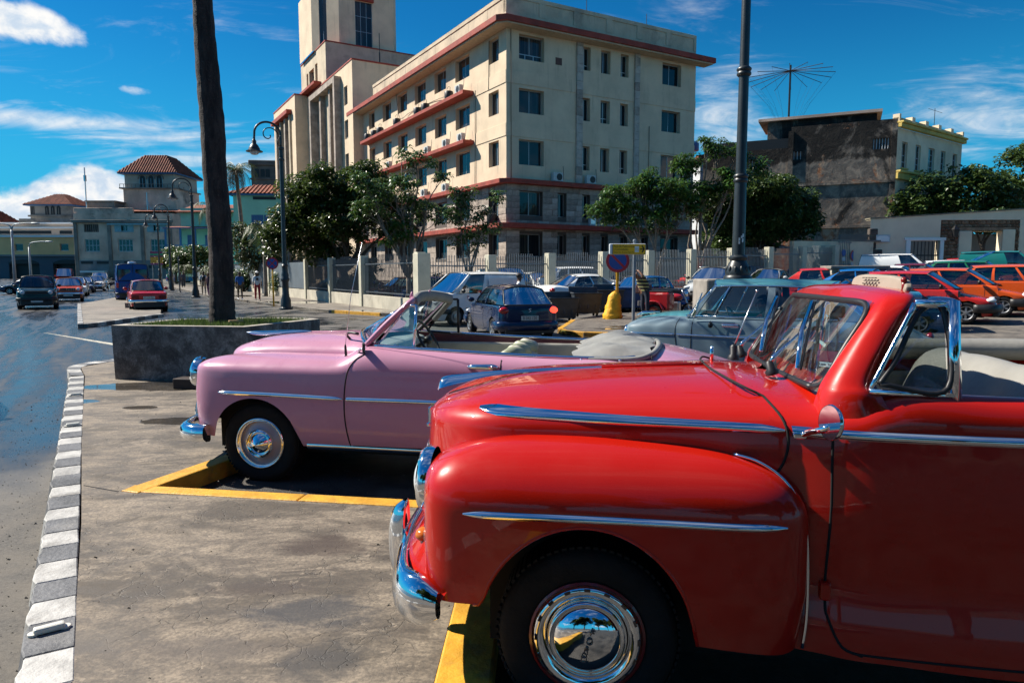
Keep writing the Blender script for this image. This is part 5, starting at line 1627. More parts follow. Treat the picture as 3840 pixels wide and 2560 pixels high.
# ================================================================== RAILINGS, LAMPS, SIGNS, BINS
POST = mat('railing post render', (.50, .47, .36), .85, var=.12, vs=1.5, bump=.2, bs=12, grime=.35, gcol=(.2, .18, .13))
BARM = mat('grey railing paint', (.16, .18, .19), .5, var=.2, vs=3)
BARD = mat('dark railing paint', (.055, .065, .075), .5, var=.2, vs=3)
SHEET = mat('grey sheet metal', (.10, .12, .135), .55, var=.15, vs=.8)
LOWW = mat('low wall render', (.46, .42, .33), .88, var=.15, vs=1.2, bump=.2, bs=10, grime=.55, gcol=(.17, .145, .115))
bar_me = {}
def barmesh(h, r, m):
 k = (round(h, 2), r, m.name)
 if k not in bar_me:
  bar_me[k] = MB().tube([(0, 0, 0), (0, 0, h)], r, 5).mesh('bar', m)
 return bar_me[k]
def railing(t, o, dv, posts, wall_h, top, nb, m, sheet_from=None, bars_as_parts=None, stagger=True, big0=False):
 """posts: distances along dv of every post; bars between them"""
 rz = math.atan2(dv.y, dv.x)
 base = lambda a: gz(o.x + dv.x * a, o.y + dv.y * a)
 for i, a in enumerate(posts):
  p = o + dv * a
  w = .19 if not (big0 and i == 0) else .27
  MB().box(-w, w, -w, w, base(a) - .3, base(a) + top + (.12 if big0 and i == 0 else 0)).build('post', POST, t, bevel=.015, bseg=1, loc=(p.x, p.y, 0)).rotation_euler = (0, 0, rz)
 rest = MB()
 for i in range(len(posts) - 1):
  a, b_ = posts[i] + .20, posts[i + 1] - .20
  zb = (base(a) + base(b_)) / 2
  p = o + dv * ((a + b_) / 2)
  L = b_ - a
  w = MB().box(-L / 2, L / 2, -.12, .12, -.5, wall_h).build('low_wall', LOWW, t, bevel=.01, bseg=1, loc=(p.x, p.y, zb))
  w.rotation_euler = (0, 0, rz)
  for zr in (wall_h + .12, top - .45):
   r_ = MB().box(-L / 2, L / 2, -.025, .025, zr, zr + .05).build('rail', m, t, loc=(p.x, p.y, zb))
   r_.rotation_euler = (0, 0, rz)
  n = nb(L) if callable(nb) else nb
  for k in range(n):
   f = (k + .5) / n
   q = o + dv * (a + L * f)
   hi = top - wall_h - .12
   if stagger:
    hi += .10 if abs(f - .5) < .22 else (-.02 if k % 2 else 0)
   if bars_as_parts is None or i in bars_as_parts:
    bo = link('bar', barmesh(hi, .017, m), t, (q.x, q.y, zb + wall_h + .03))
   else:
    rest.tube([(q.x, q.y, zb + wall_h + .03), (q.x, q.y, zb + wall_h + .03 + hi)], .017, 4)
  if sheet_from is not None and i >= sheet_from:
   s_ = MB().box(-L / 2, L / 2, .05, .07, wall_h + .05, top - .15).build('sheet_panel', SHEET, t, loc=(p.x, p.y, zb))
   s_.rotation_euler = (0, 0, rz)
 if rest.v:
  tag(rest.build('far_bars', m, t), kind='stuff')
tr_ = thing('railing_fence', 'grey bar railings with pale posts along the right side, before the building front', 'fence')
railing(tr_, Vector((FA.x, FA.y)), Vector((EX.x, EX.y)), [0, 3.17, 6.2, 9.2, 12.0, 14.8, 17.7, 20.6, 23.4, 26.3], .55, 2.45, 23, BARM, bars_as_parts=range(9), big0=True)
tl_ = thing('railing_fence', 'dark close-set bar railings on a low pale wall along the main street', 'fence')
railing(tl_, Vector((FA.x, FA.y)) + Vector((DX.x, DX.y)) * .47, Vector((DX.x, DX.y)), [-.28 + 0.0, 6.9, 12.5, 18.0, 23.6, 29.4, 35, 40.6, 46.2, 51.8, 57.4, 63, 68.6, 74.2, 80], .72, 2.62, 38, BARD, sheet_from=3, bars_as_parts=range(5))
gt = thing('gate', 'tall barred gate with small round signs at the right end of the railings', 'gate', gp(FA.x + EX.x * 26.6, FA.y + EX.y * 26.6), ROT)
for k in range(15):
 MB().tube([(.1 + k * .17, 0, .1), (.1 + k * .17, 0, 2.7)], .018, 5).build('bar', BARM, gt)
for z in (.15, 1.3, 2.6):
 MB().box(.0, 2.6, -.02, .02, z, z + .05).build('rail', BARM, gt)
MB().box(2.65, 3.05, -.2, .2, -.2, 2.7).build('post', POST, gt)
SIGNBLUE = mat('sign blue', (.012, .07, .30), .4)
SIGNRED = mat('sign red', (.42, .018, .03), .4)
YPOLE = mat('yellow sign post', (.60, .33, .015), .5, var=.15, vs=4, grime=.3, gcol=(.3, .15, .03))
GALV = mat('galvanised pole', (.20, .225, .25), .5, .4, var=.1)
def disc_sign(t, z, r, cross, rz, y=-.03):
 rot = Matrix.Rotation(rz, 4, 'Z')
 d = MB().lathe((0, y, z), (0, -1, 0), [(0, 0), (r, 0), (r, .012), (0, .012)], 28).xf(rot).build('sign_disc', SIGNRED, t, 40)
 MB().lathe((0, y - .0125, z), (0, -1, 0), [(0, 0), (r * .76, 0), (r * .76, .004), (0, .004)], 28).xf(rot).build('sign_face', SIGNBLUE, d, 40)
 for sg in ((-1, 1) if cross else (-1,)):
  w = r * .095
  u = Vector((.707, 0, .707 * sg))
  v = Vector((-.707 * sg, 0, .707))
  L = r * .76
  c = Vector((0, y - .017 - .001 * sg, z))
  MB().prism([c - u * L - v * w, c + u * L - v * w, c + u * L + v * w, c - u * L + v * w], (0, -.003, 0)).xf(rot).build('sign_bar', SIGNRED, d)
for (x, z, r) in ((.5, 2.0, .2), (1.5, 1.85, .36), (2.0, 2.0, .2)):
 d = MB().lathe((x, -.05, z), (0, -1, 0), [(0, 0), (r, 0), (r, .012), (0, .012)], 20).build('sign_disc', SIGNRED if x == 1.5 else SIGNBLUE, gt, 40)
 MB().lathe((x, -.063, z), (0, -1, 0), [(0, 0), (r * .75, 0), (r * .75, .006), (0, .006)], 20).build('sign_face', SIGNBLUE, d, 40)
 MB().box(x - r * .8, x + r * .8, -.07, -.05, z - r - .28, z - r - .04).build('sign_plate', mat('white sign plate', (.5, .53, .56), .5), gt)
p = gp(fw(629, 35.2), 35.2, .13)
t = thing('road_sign', 'round red and blue no-stopping sign with a cross, alone on a slim yellow post', 'road sign', (p.x, p.y, .1))
MB().tube([(0, 0, 0), (0, 0, 2.35)], .045, 8).build('post', YPOLE, t, 180)
disc_sign(t, at(629, 605, 35.2).z - .1, .30, True, rad(8), -.05)
p = gp(fw(1417, 24.1), 24.1, .12)
t = thing('road_sign', 'round no-parking sign with one red stripe on a yellow post by the yellow boulder', 'road sign', tuple(p))
MB().box(-.045, .045, -.045, .045, 0, 2.2).build('post', YPOLE, t, bevel=.01)
disc_sign(t, at(1419, 599, 24.1).z - p.z, .40, False, rad(-6), -.055)
p = gp(fw(1456, 22.0), 22.0, .12)
t = thing('direction_sign', 'yellow direction sign box with black lettering and an arrow, on a grey pole', 'sign', tuple(p), rad(3))
za = lambda y: at(1456, y, 22.0).z - p.z
MB().tube([(0, .06, 0), (0, .06, za(553))], .05, 10).lathe((0, .06, za(553)), (0, 0, 1), [(.06, -.02), (.06, .02), (.03, .05), (0, .055)], 10).build('pole', GALV, t, 40)
bx0, bx1 = fw(1396 - 1456 + 1176, 22), fw(1480 - 1456 + 1176, 22)
SBOX = mat('white sign box', (.62, .66, .68), .4)
MB().box(bx0, bx1, -.12, .0, za(585), za(560)).build('sign_box', SBOX, t, bevel=.035, bseg=3)
SY = mat('sign yellow', (.88, .48, .008), .4)
cxs = (bx0 + bx1) / 2
face = MB().box(bx0 + .09, bx1 - .015, -.128, -.119, za(584.2), za(561)).build('sign_face', BLACK, t, bevel=.004, bseg=1)
MB().box(bx0 + .105, bx1 - .03, -.1315, -.1285, za(583.7), za(561.5)).build('sign_panel', SY, t)
SL = mat('sign lettering', (.03, .018, .004), .6)
fm = lambda x, z, yy=-.133: frame((x, yy, z), (1, 0, 0), (0, 0, 1))
text('Feria de Publicaciones', .097, SL, face, fm(bx0 + .125, za(566.5)), 'lettering', .001, 'LEFT', .80)
text('y Curiosidades', .097, SL, face, fm(bx0 + .125, za(573.0)), 'lettering', .001, 'LEFT', .80)
text('Antigua Casa de Justiz y Santa Ana', .062, SL, face, fm(bx0 + .125, za(579.8)), 'lettering', .001, 'LEFT', .76)
MB().box(bx1 - .365, bx1 - .235, -.1345, -.1317, za(579.5), za(566)).build('pictogram', WHITE, face)
for zq in (571.5, 575):
 MB().tube(cr([(bx1 - .355, -.135, za(zq)), (bx1 - .32, -.135, za(zq - 1)), (bx1 - .28, -.135, za(zq + .6)), (bx1 - .245, -.135, za(zq - .5))], 8), .009, 4, flat=(1, .3)).build('pictogram_line', BLACK, face)
za_ = za(572.6)
MB().prism([(bx1 - .21, -.135, za_ - .018), (bx1 - .10, -.135, za_ - .018), (bx1 - .10, -.135, za_ + .018), (bx1 - .21, -.135, za_ + .018)], (0, .002, 0)).prism([(bx1 - .155, -.1352, za_ + .105), (bx1 - .11, -.1352, za_ + .105), (bx1 - .05, -.1352, za_), (bx1 - .11, -.1352, za_ - .105), (bx1 - .155, -.1352, za_ - .105), (bx1 - .095, -.1352, za_)], (0, .002, 0)).build('arrow', SL, face)
IRON = mat('dark green iron', (.018, .024, .027), .38, var=.25, vs=4, bump=.1, bs=30)
LGLASS = mat('frosted lamp glass', (.55, .58, .6), .25)
def crook_lamp(loc, h, lab, rz, arm=.44, group='crook-necked street lamps along the main street'):
 t = thing('street_lamp', lab, 'street lamp', loc, rz, group)
 MB().lathe((0, 0, 0), (0, 0, 1), [(.30, 0), (.30, .08), (.24, .12), (.22, .45), (.16, .62), (.17, .66), (.15, .70), (.14, 1.25), (.19, 1.32), (.20, 1.40), (.15, 1.46), (.17, 1.58), (.13, 1.7), (.125, 1.95), (.15, 2.0), (.11, 2.06)], 14).build('base', IRON, t, 50)
 hp = h - 1.15
 MB().lathe((0, 0, 2.0), (0, 0, 1), [(.105, 0), (.085, hp - 2.0)], 12).build('pole', IRON, t, 180)
 for z in (hp - .02, hp - .5):
  MB().lathe((0, 0, z), (0, 0, 1), [(.09, -.05), (.13, -.02), (.13, .04), (.09, .07)], 12).build('collar', IRON, t, 50)
 R_ = .56
 pts = [(0, 0, hp), (0, 0, hp + .5)] + [(-R_ + R_ * math.cos(a), 0, hp + .55 + R_ * .95 * math.sin(a)) for a in np.linspace(0, math.pi * 1.02, 12)] + [(-2 * R_ - .02, 0, hp + .25)]
 arm_ = MB().tube(cr(pts, 40), .048, 8).build('arm', IRON, t, 180)
 sp_ = [(-R_ + .05 + (R_ * .72 - a * .055) * math.cos(a), 0, hp + .52 + (R_ * .72 - a * .055) * math.sin(a)) for a in np.linspace(0.2, 6.5, 34)]
 MB().tube(sp_, .026, 6).build('scroll', IRON, arm_, 180)
 MB().tube(cr([(-.02, 0, hp + .05), (-.16, 0, hp + .2), (-.06, 0, hp + .45)], 10), .022, 6).build('scroll', IRON, arm_, 180)
 o = (-2 * R_ - .02, 0, hp + .27)
 MB().lathe(o, (0, 0, 1), [(.05, .05), (.07, -.02), (.10, -.06), (.09, -.16), (.17, -.25), (.24, -.38), (.25, -.44), (.36, -.49), (.36, -.52), (.2, -.50)], 16).build('lamp_shade', IRON, t, 50)
 MB().lathe(o, (0, 0, 1), [(.2, -.50), (.19, -.58), (.12, -.64), (0, -.66)], 16).build('globe', LGLASS, t, 180)
 return t
for px, dp, ytop, lab in [(657, 31.8, 280, 'tall ornate crook-necked lamp in front of the railings, the nearest of them'), (451, 46.9, 409, 'crook-necked lamp beside the turquoise house veranda, second along the street'),
      (396, 65.2, 469, 'crook-necked lamp third along the street'), (371, 76, 490, 'crook-necked lamp by the striped signboard, farthest of them')]:
 x = fw(px, dp)
 crook_lamp((x, dp, .12), at(px, ytop, dp).z - .12, lab, ROT)
p = gp(fw(1692, 15.3), 15.3, .0)
t = thing('concrete_block', 'rough square concrete plinth carrying the tall lamp column', 'plinth', (p.x - .06, p.y, p.z), rad(-4))
zt_ = at(1660, 641, 15.3).z - p.z
MB().box(-.68, .60, -.35, 1.2, 0, zt_).build('plinth_body', mat('plinth concrete', (.26, .235, .205), .9, var=.3, vs=1.5, bump=.6, bs=10, grime=.8, gcol=(.10, .085, .07)), t, bevel=.04)
lp = thing('lamp_column', 'very tall dark green lamp column with ringed collars, running out of the picture top', 'street lamp', (p.x, p.y, p.z + zt_))
zc = lambda y: at(1700, y, 15.3).z - p.z - zt_
MB().lathe((0, 0, 0), (0, 0, 1), [(.30, 0), (.30, .05), (.26, .09), (.27, .16), (.23, .28), (.17, .40), (.20, .44), (.20, .48), (.15, .52)], 18).build('base', IRON, lp, 50)
for k in range(12):
 a = 2 * math.pi * k / 12
 MB().ball((.245 * math.cos(a), .245 * math.sin(a), .21), (.035, .035, .08), 6, 5).build('base_leaf', IRON, lp, 180)
MB().lathe((0, 0, .5), (0, 0, 1), [(.14, 0), (.125, zc(408) - .5), (.112, zc(408) - .5), (.105, zc(165) - .5), (.10, zc(165) - .5), (.085, 9.2)], 14).build('pole', IRON, lp, 40)
for y in (410, 165):
 MB().lathe((0, 0, zc(y)), (0, 0, 1), [(.12, -.10), (.15, -.07), (.15, -.03), (.13, 0), (.155, .03), (.155, .06), (.11, .10)], 16).build('collar', IRON, lp, 50)
MB().tube([(0, 0, 9.6), (0, 0, 10.3), (-.3, 0, 10.9), (-.9, 0, 11.0), (-1.1, 0, 10.6)], .05, 8).build('arm', IRON, lp, 180)
MB().lathe((-1.1, 0, 10.6), (0, 0, 1), [(.05, 0), (.2, -.3), (.36, -.45), (.2, -.46), (.1, -.6), (0, -.62)], 14).build('lamp_shade', IRON, lp, 50)
for k in range(6):
 a = rnd(-2.2, -1.2)
 c = Vector((.137 * math.cos(a), .137 * math.sin(a), rnd(.62, 1.0)))
 MB().cbox(c, (.012, .03, rnd(.03, .08)), a).build('paint_scrap', WHITE, lp)
for px, dp, yb, ytop, lab in [(39, 68, 640, 513, 'tall pale highway light pole in front of the ochre terminal'), (76, 80, 636, 555, 'shorter grey highway light with a curved arm, right of the tall pole')]:
 x = fw(px, dp)
 t = thing('highway_light', lab, 'street light', (x, dp, 0), 0, 'plain highway lights on the left')
 h = at(px, ytop, dp).z
 MB().tube([(0, 0, 0), (0, 0, h - .6)], [.17, .09], 9).build('pole', mat('pale grey pole', (.30, .34, .36), .5, .2), t, 180)
 for sg in ((1, -1) if px == 39 else (1,)):
  MB().tube(cr([(0, 0, h - .6), (.25 * sg, 0, h - .15), (1.2 * sg, 0, h + .0), (2.0 * sg, 0, h + .02)], 12), .06, 7).build('arm', mat('pale grey pole', (.3, .3, .3)), t, 180)
  MB().ball((2.3 * sg, 0, h + .0), (.5, .16, .1), 10, 6).build('lamp_head', mat('pale grey pole', (.3, .3, .3)), t, 180)
p = gp(fw(365, 95), 95)
t = thing('signboard', 'tall direction board of stacked coloured strips beside the far street lamps', 'sign', tuple(p))
zb_ = lambda y: at(365, y, 95).z
for i, (ya, yb, cc) in enumerate([(582, 577.5, (.25, .03, .10)), (586.5, 582.5, (.02, .30, .14)), (590, 587, (.25, .03, .1)), (595, 590.5, (.62, .30, .01)), (600, 595.5, (.62, .30, .01)), (604, 600.5, (.62, .3, .01)), (608, 604.5, (.30, .05, .15))]):
 o = MB().box(-.82, .82, -.05, .05, zb_(ya), zb_(yb)).build('strip', mat('sign strip %d' % int(cc[0] * 100 + cc[1] * 1000), cc, .5), t)
for x in (-.6, .6):
 MB().tube([(x, .06, 0), (x, .06, zb_(580))], .07, 6).build('post', GALV, t)
t = thing('bollard_post', 'plain thin grey post at the kerb by the walking people', 'post', tuple(gp(fw(415, 60), 60, .1)))
MB().tube([(0, 0, 0), (0, 0, 3.0)], .06, 8).lathe((0, 0, 3.0), (0, 0, 1), [(.07, -.05), (.07, .02), (0, .05)], 8).build('post_shaft', BARD, t, 40)
MB().lathe((0, 0, 0), (0, 0, 1), [(.12, 0), (.12, .05), (.06, .1)], 8).build('post_foot', BARD, t, 40)
BIN = mat('dark grey bin plastic', (.030, .038, .047), .5, var=.25, vs=3)
BINB = mat('blue bin plastic', (.01, .06, .18), .45, var=.2, vs=3)
def wbin(loc, rz, lab, m=BIN, lid='open', group='large wheeled bins on the island'):
 t = thing('wheeled_bin', lab, 'bin', loc, rz, group)
 t.scale = (.84, .84, .70)
 lw, lb, dw, db, h = 1.22 / 2, 1.02 / 2, .98 / 2, .74 / 2, 1.18
 mb = MB()
 top = [(-lw, -dw), (lw, -dw), (lw, dw), (-lw, dw)]
 bot = [(-lb, -db), (lb, -db), (lb, db), (-lb, db)]
 mb.add([(x, y, h) for x, y in top] + [(x, y, .17) for x, y in bot] + [(x * .93, y * .92, h) for x, y in top] + [(x * .9, y * .9, .3) for x, y in bot],
  [(j, 4 + j, 4 + (j + 1) % 4, (j + 1) % 4) for j in range(4)] + [(4, 7, 6, 5)] + [(8 + j, 8 + (j + 1) % 4, 12 + (j + 1) % 4, 12 + j) for j in range(4)] + [(12, 13, 14, 15)] + [(j, (j + 1) % 4, 8 + (j + 1) % 4, 8 + j) for j in range(4)])
 mb.build('bin_body', m, t, bevel=.03)
 rim = MB()
 rim.tube([(-lw, -dw, h), (lw, -dw, h), (lw, dw, h), (-lw, dw, h), (-lw, -dw, h)], .045, 6)
 rim.build('rim', m, t, 50)
 for x in (-.35, 0, .35):
  MB().box(x - .03, x + .03, -dw - .0, -dw + .05, .35, h - .12).build('rib', m, t, bevel=.01, bseg=1).rotation_euler = (rad(-6), 0, 0)
 for x in (-.42, .42):
  for y in (-.28, .28):
   wv = MB().lathe((x - .03, y, .1), (1, 0, 0), [(0, 0), (.10, 0), (.10, .06), (0, .06)], 12).build('wheel', RUBBER, t, 40)
   MB().box(x - .05, x + .05, y - .04, y + .04, .1, .2).build('castor_fork', STEEL, wv)
 if lid == 'back':
  MB().prism([(-lw - .03, dw, h + .02), (lw + .03, dw, h + .02), (lw + .03, dw + .25, h - .75), (-lw - .03, dw + .25, h - .75)], (0, .05, .02)).build('lid', m, t, bevel=.015, fix=True)
  MB().tube([(-lw, dw + .03, h + .03), (lw, dw + .03, h + .03)], .05, 8).build('hinge', m, t, 50)
 elif lid == 'up':
  MB().prism([(-lw - .03, dw - .05, h + .02), (lw + .03, dw - .05, h + .02), (lw + .03, dw + .02, h + .30), (-lw - .03, dw + .02, h + .30)], (0, .05, 0)).build('lid', m, t, bevel=.015, fix=True)
 else:
  MB().prism([(-lw - .04, -dw - .05, h + .04), (lw + .04, -dw - .05, h + .04), (lw + .04, dw + .05, h + .10), (-lw - .04, dw + .05, h + .10)], (0, 0, .06)).build('lid', m, t, bevel=.02, fix=True)
 return t
for px, dp, rz, lab, m_, lid in [(1290, 24.6, 12, 'dark open bin nearest the blue hatchback', BIN, 'up'), (1345, 25.0, 8, 'dark open bin, second from the blue hatchback', BIN, 'up'),
        (1398, 26.8, 4, 'dark bin standing behind the yellow boulder', BIN, 'up'), (1443, 27.0, 0, 'bright blue bin between the dark bins behind the sign poles', BINB, 'shut'), (1528, 25.2, -4, 'dark bin behind the bending man', BIN, 'back')]:
 wbin(tuple(gp(fw(px, dp), dp, .12 if fw(px, dp) > 2 else .0)), rad(rz), lab, m_, lid)
BOY = mat('yellow painted concrete lump', (.80, .40, .008), .6, var=.15, vs=5, bump=.8, bs=9, grime=.45, gcol=(.16, .09, .02))
p = gp(fw(1406, 23.6), 23.6, .12)
t = thing('boulder', 'knobbly bright yellow painted concrete lump beside the yellow sign post', 'boulder', tuple(p))
hh = at(1406, 668, 23.6).z - p.z
rs = random.Random(12)
mb = MB()
P_ = []
for i in range(14):
 z = hh * i / 13
 w = np.interp(i / 13, [0, .1, .5, .8, .93, 1], [.33, .33, .25, .20, .15, .02])
 P_.append([(w * (1 + rs.uniform(-.12, .12)) * math.cos(a) + .10 * (i / 13), w * .8 * (1 + rs.uniform(-.12, .12)) * math.sin(a), z + rs.uniform(-.02, .02)) for a in np.linspace(0, 2 * math.pi, 17)[:-1]])
for r_ in P_:
 r_.append(r_[0])
mb.grid(P_)
tag(mb.build('boulder_body', BOY, t, 180), None)
MB().cbox((.05, .05, .06), (.5, .4, .16), .4).build('footing', BOY, t, bevel=.05)
p = gp(fw(1955, 27), 27)
t = thing('concrete_hut', 'small squat concrete hut with a dark slab roof and blue grille', 'hut', tuple(p), rad(-8))
zt_ = at(1955, 618, 27).z - p.z
MB().box(-.95, .55, -.6, .6, 0, zt_).build('hut_wall', mat('hut concrete', (.40, .35, .27), .9, var=.2, vs=1.5, grime=.5), t)
MB().box(-1.02, 1.1, -.7, .7, zt_, zt_ + .13).build('hut_roof', AGEDD, t, bevel=.03)
GRB = mat('blue grille', (.01, .06, .19), .5)
MB().box(.55, 1.0, -.5, .5, 0, zt_).build('hut_void', VOID, t)
for k in range(4):
 MB().box(.56 + k * .13, .59 + k * .13, -.55, -.52, .1, zt_).build('grille_bar', GRB, t)
MB().prism([(.56, -.54, zt_ - .5), (.6, -.54, zt_ - .5), (1.0, -.54, zt_ - .05), (.96, -.54, zt_ - .05)], (0, .02, 0)).prism([(.96, -.541, zt_ - .5), (1.0, -.541, zt_ - .5), (.6, -.541, zt_ - .05), (.56, -.541, zt_ - .05)], (0, .02, 0)).build('grille_cross', GRB, t)
MB().box(.53, 1.02, -.56, -.50, zt_ - .06, zt_).build('grille_frame', GRB, t)
p = gp(fw(2170, 13.6), 13.6)
t = thing('concrete_lump', 'broken brown concrete wheel stop in front of the dark-hooded red car', 'wheel stop', tuple(p), rad(14))
mb = MB().box(-1.0, .42, -.2, .2, 0, .34)
mb.build('lump_body', mat('brown broken concrete', (.20, .15, .10), .95, var=.4, vs=3, bump=1., bs=9, grime=.5), t, bevel=.06)
MB().box(.3, .75, -.16, .14, 0, .10).build('broken_edge', mat('brown broken concrete', (.2, .2, .2)), t, bevel=.03)
p = Vector((-2.33, 5.22, .045))
t = thing('drink_can', 'crumpled dark red drinks can lying in the corner of the yellow bay kerb', 'can', tuple(p), rad(35))
CAN = mat('red can print', (.10, .008, .012), .35, .5)
MB().lathe((-.06, 0, 0), (1, 0, 0), [(.026, 0), (.033, .01), (.033, .11), (.028, .122)], 14).build('can_body', CAN, t, 50)
MB().lathe((-.061, 0, 0), (1, 0, 0), [(0, .005), (.022, .003), (.027, .0), (.029, .006)], 14).build('can_base', STEEL, t, 50)
for x, y, s_, lab in ((-2.10, 5.18, .05, 'crumpled clear plastic scrap beside the drinks can'), (-.98, 5.02, .022, 'tiny orange cigarette end in the dark bay')):
 t = thing('litter', lab, 'litter', (x, y, .015))
 mb = MB()
 rs = random.Random(int(x * 100))
 if s_ > .03:
  for k in range(9):
   mb.add([(rs.uniform(-s_, s_), rs.uniform(-s_, s_), rs.uniform(0, s_ * .8)) for _ in range(3)], [(0, 1, 2)])
 else:
  mb.tube([(-.02, 0, 0), (.02, .01, 0)], .005, 6)
 mb.build('scrap', mat('dirty clear plastic', (.45, .45, .43), .3) if s_ > .03 else mat('cigarette end', (.6, .25, .05), .8), t)
t = thing('wood_stick', 'long brown stick lying on the wet road before the median', 'stick', (-9.0, 17.6, .02), rad(-18))
MB().cbox((0, 0, 0), (1.15, .05, .03)).build('stick_body', mat('brown stick', (.12, .06, .03), .8), t)
gv = MB()
rs = random.Random(77)
for _ in range(1500):
 a = rs.random()
 if a < .55:
  c = ko + kd * rs.uniform(-1.5, 9) - kn * abs(rs.gauss(0, .35))
  z = 0
 elif a < .8:
  c = Vector((rs.uniform(-2.9, -.3), rs.uniform(4.9, 6.2)))
  z = .005
 else:
  c = ko + kd * rs.uniform(-1, 9) + kn * rs.uniform(.2, 2.6)
  z = .14
 r = rs.uniform(.002, .0065) * (1 if rs.random() < .9 else 1.8)
 v = [Vector((c.x, c.y, z)) + Vector((rs.uniform(-1, 1), rs.uniform(-1, 1), q)) * r for q in (-.2, -.2, -.2, 1.1)]
 v[0].x += r; v[1].x -= r; v[2].y += r
 gv.add(v, [(0, 1, 2), (0, 1, 3), (1, 2, 3), (2, 0, 3)])
tag(gv.build('gravel', mat('grit', (.20, .18, .15), .9, var=.6, vs=20)), 'loose grit and small stones along the kerb and in the bay', 'gravel', None, 'stuff')
# ================================================================== CAR-BUILDING TOOLS (x runs from nose to tail, near side is -y)
WCACHE = {}
def wheel(parent, x, y, z, Rr, w, style='steel', side=-1, hub=None, steer=0.):
 """tyre (the part) with rim, cap and ring as its own sub-parts"""
 key = (Rr, w, style)
 if key not in WCACHE:
  ri = Rr * (.63 if style in ('classic', 'pink') else .66)
  n = 40 if style in ('classic', 'pink') else 20
  ty = MB().lathe((0, 0, 0), (0, -1, 0), [(ri * .93, -w * .5), (ri, -w * .5), (Rr * .93, -w * .48), (Rr * .99, -w * .36), (Rr, -w * .2), (Rr, w * .2), (Rr * .99, w * .36), (Rr * .955, w * .47), (Rr * .90, w * .515), (Rr * .80, w * .53), (ri * 1.06, w * .50), (ri, w * .47), (ri * .95, w * .40)], n)
  if style in ('classic', 'pink'):
   nt_ = 72
   for k in range(nt_):
    a = 2 * math.pi * k / nt_
    m_ = Matrix.Rotation(a, 4, 'Y')
    ty.box(-.010, .010, -w * .42, w * .42, Rr * .985, Rr * 1.012, 0, m_)
  mesh = [('tyre', ty.mesh('tyre', RUBBER, 40))]
  o = w * .40
  if style == 'classic':
   RW_ = mat('red wheel rim', (.20, .01, .012), .3, coat=.6)
   mesh.append(('rim', MB().lathe((0, 0, 0), (0, -1, 0), [(ri * .97, o - .03), (ri * 1.01, o + .025), (ri * .97, o + .03), (ri * .92, o + .012), (ri * .9, o - .05), (0, o - .05)], n).mesh('rim', RW_, 60)))
   mesh.append(('trim_ring', MB().lathe((0, 0, 0), (0, -1, 0), [(ri * .945, o + .012), (ri * .93, o + .032), (ri * .86, o + .040), (ri * .78, o + .030), (ri * .72, o + .020), (ri * .70, o - .01)], n).mesh('trim_ring', CHROME, 180)))
   mesh.append(('hubcap', MB().lathe((0, 0, 0), (0, -1, 0), [(ri * .70, o + .0), (ri * .685, o + .035), (ri * .645, o + .042), (ri * .625, o + .030), (ri * .60, o + .030), (ri * .56, o + .046), (ri * .42, o + .066), (ri * .22, o + .077), (0, o + .081)], n).mesh('hubcap', CHROME, 50)))
  elif style == 'pink':
   PW = mat('pale pink wheel steel', (.50, .40, .42), .3, coat=.6)
   mesh.append(('rim', MB().lathe((0, 0, 0), (0, -1, 0), [(ri * .98, o - .03), (ri * 1.015, o + .02), (ri * .96, o + .026), (ri * .90, o + .005), (ri * .87, o - .015), (ri * .80, o - .018), (ri * .62, o + .004), (ri * .5, o + .016), (ri * .4, o + .01), (0, o)], n).mesh('rim', PW, 50)))
   mesh.append(('trim_ring', MB().lathe((0, 0, 0), (0, -1, 0), [(ri * 1.02, o + .018), (ri * .985, o + .034), (ri * .93, o + .030), (ri * .915, o + .010), (ri * .90, o + .018), (ri * .875, o + .016), (ri * .86, o - .008)], n).mesh('trim_ring', CHROME, 180)))
   mesh.append(('hubcap', MB().lathe((0, 0, 0), (0, -1, 0), [(ri * .56, o + .010), (ri * .55, o + .040), (ri * .50, o + .05), (ri * .46, o + .038), (ri * .43, o + .036), (ri * .40, o + .046), (ri * .2, o + .075), (ri * .03, o + .098), (0, o + .1)], n).mesh('hubcap', CHROME, 30)))
  else:
   al = mat('wheel silver', (.34, .35, .36), .35, .7) if style != 'dull' else mat('dull wheel', (.10, .10, .10), .6)
   mesh.append(('rim', MB().lathe((0, 0, 0), (0, -1, 0), [(ri * .96, o - .05), (ri, o + .015), (ri * .95, o + .02), (ri * .9, o - .02), (0, o - .03)], n).mesh('rim', BLACK if style == 'alloy' else al, 40)))
   cap = MB()
   if style == 'alloy':
    for k in range(6):
     m_ = Matrix.Rotation(k * math.pi / 3, 4, 'Y')
     cap.box(-ri * .13, ri * .13, -o - .012, -o + .01, 0, ri * .93, 0, m_)
    cap.lathe((0, 0, 0), (0, -1, 0), [(ri * .28, o - .01), (ri * .25, o + .02), (0, o + .025)], 16)
    cap.lathe((0, 0, 0), (0, -1, 0), [(ri * .98, o), (ri * .97, o + .022), (ri * .88, o + .012)], 20)
   else:
    cap.lathe((0, 0, 0), (0, -1, 0), [(ri * .55, o - .025), (ri * .5, o + .015), (ri * .2, o + .03), (0, o + .032)], 16)
   mesh.append(('hubcap', cap.mesh('hubcap', al, 40)))
  WCACHE[key] = mesh
 root = None
 for nm, me in WCACHE[key]:
  if root is None:
   root = link('wheel', me, parent, (x, y, z))
   root.rotation_euler = (0, 0, (0 if side < 0 else math.pi) + steer)
  else:
   link(nm, me, root)
 return root
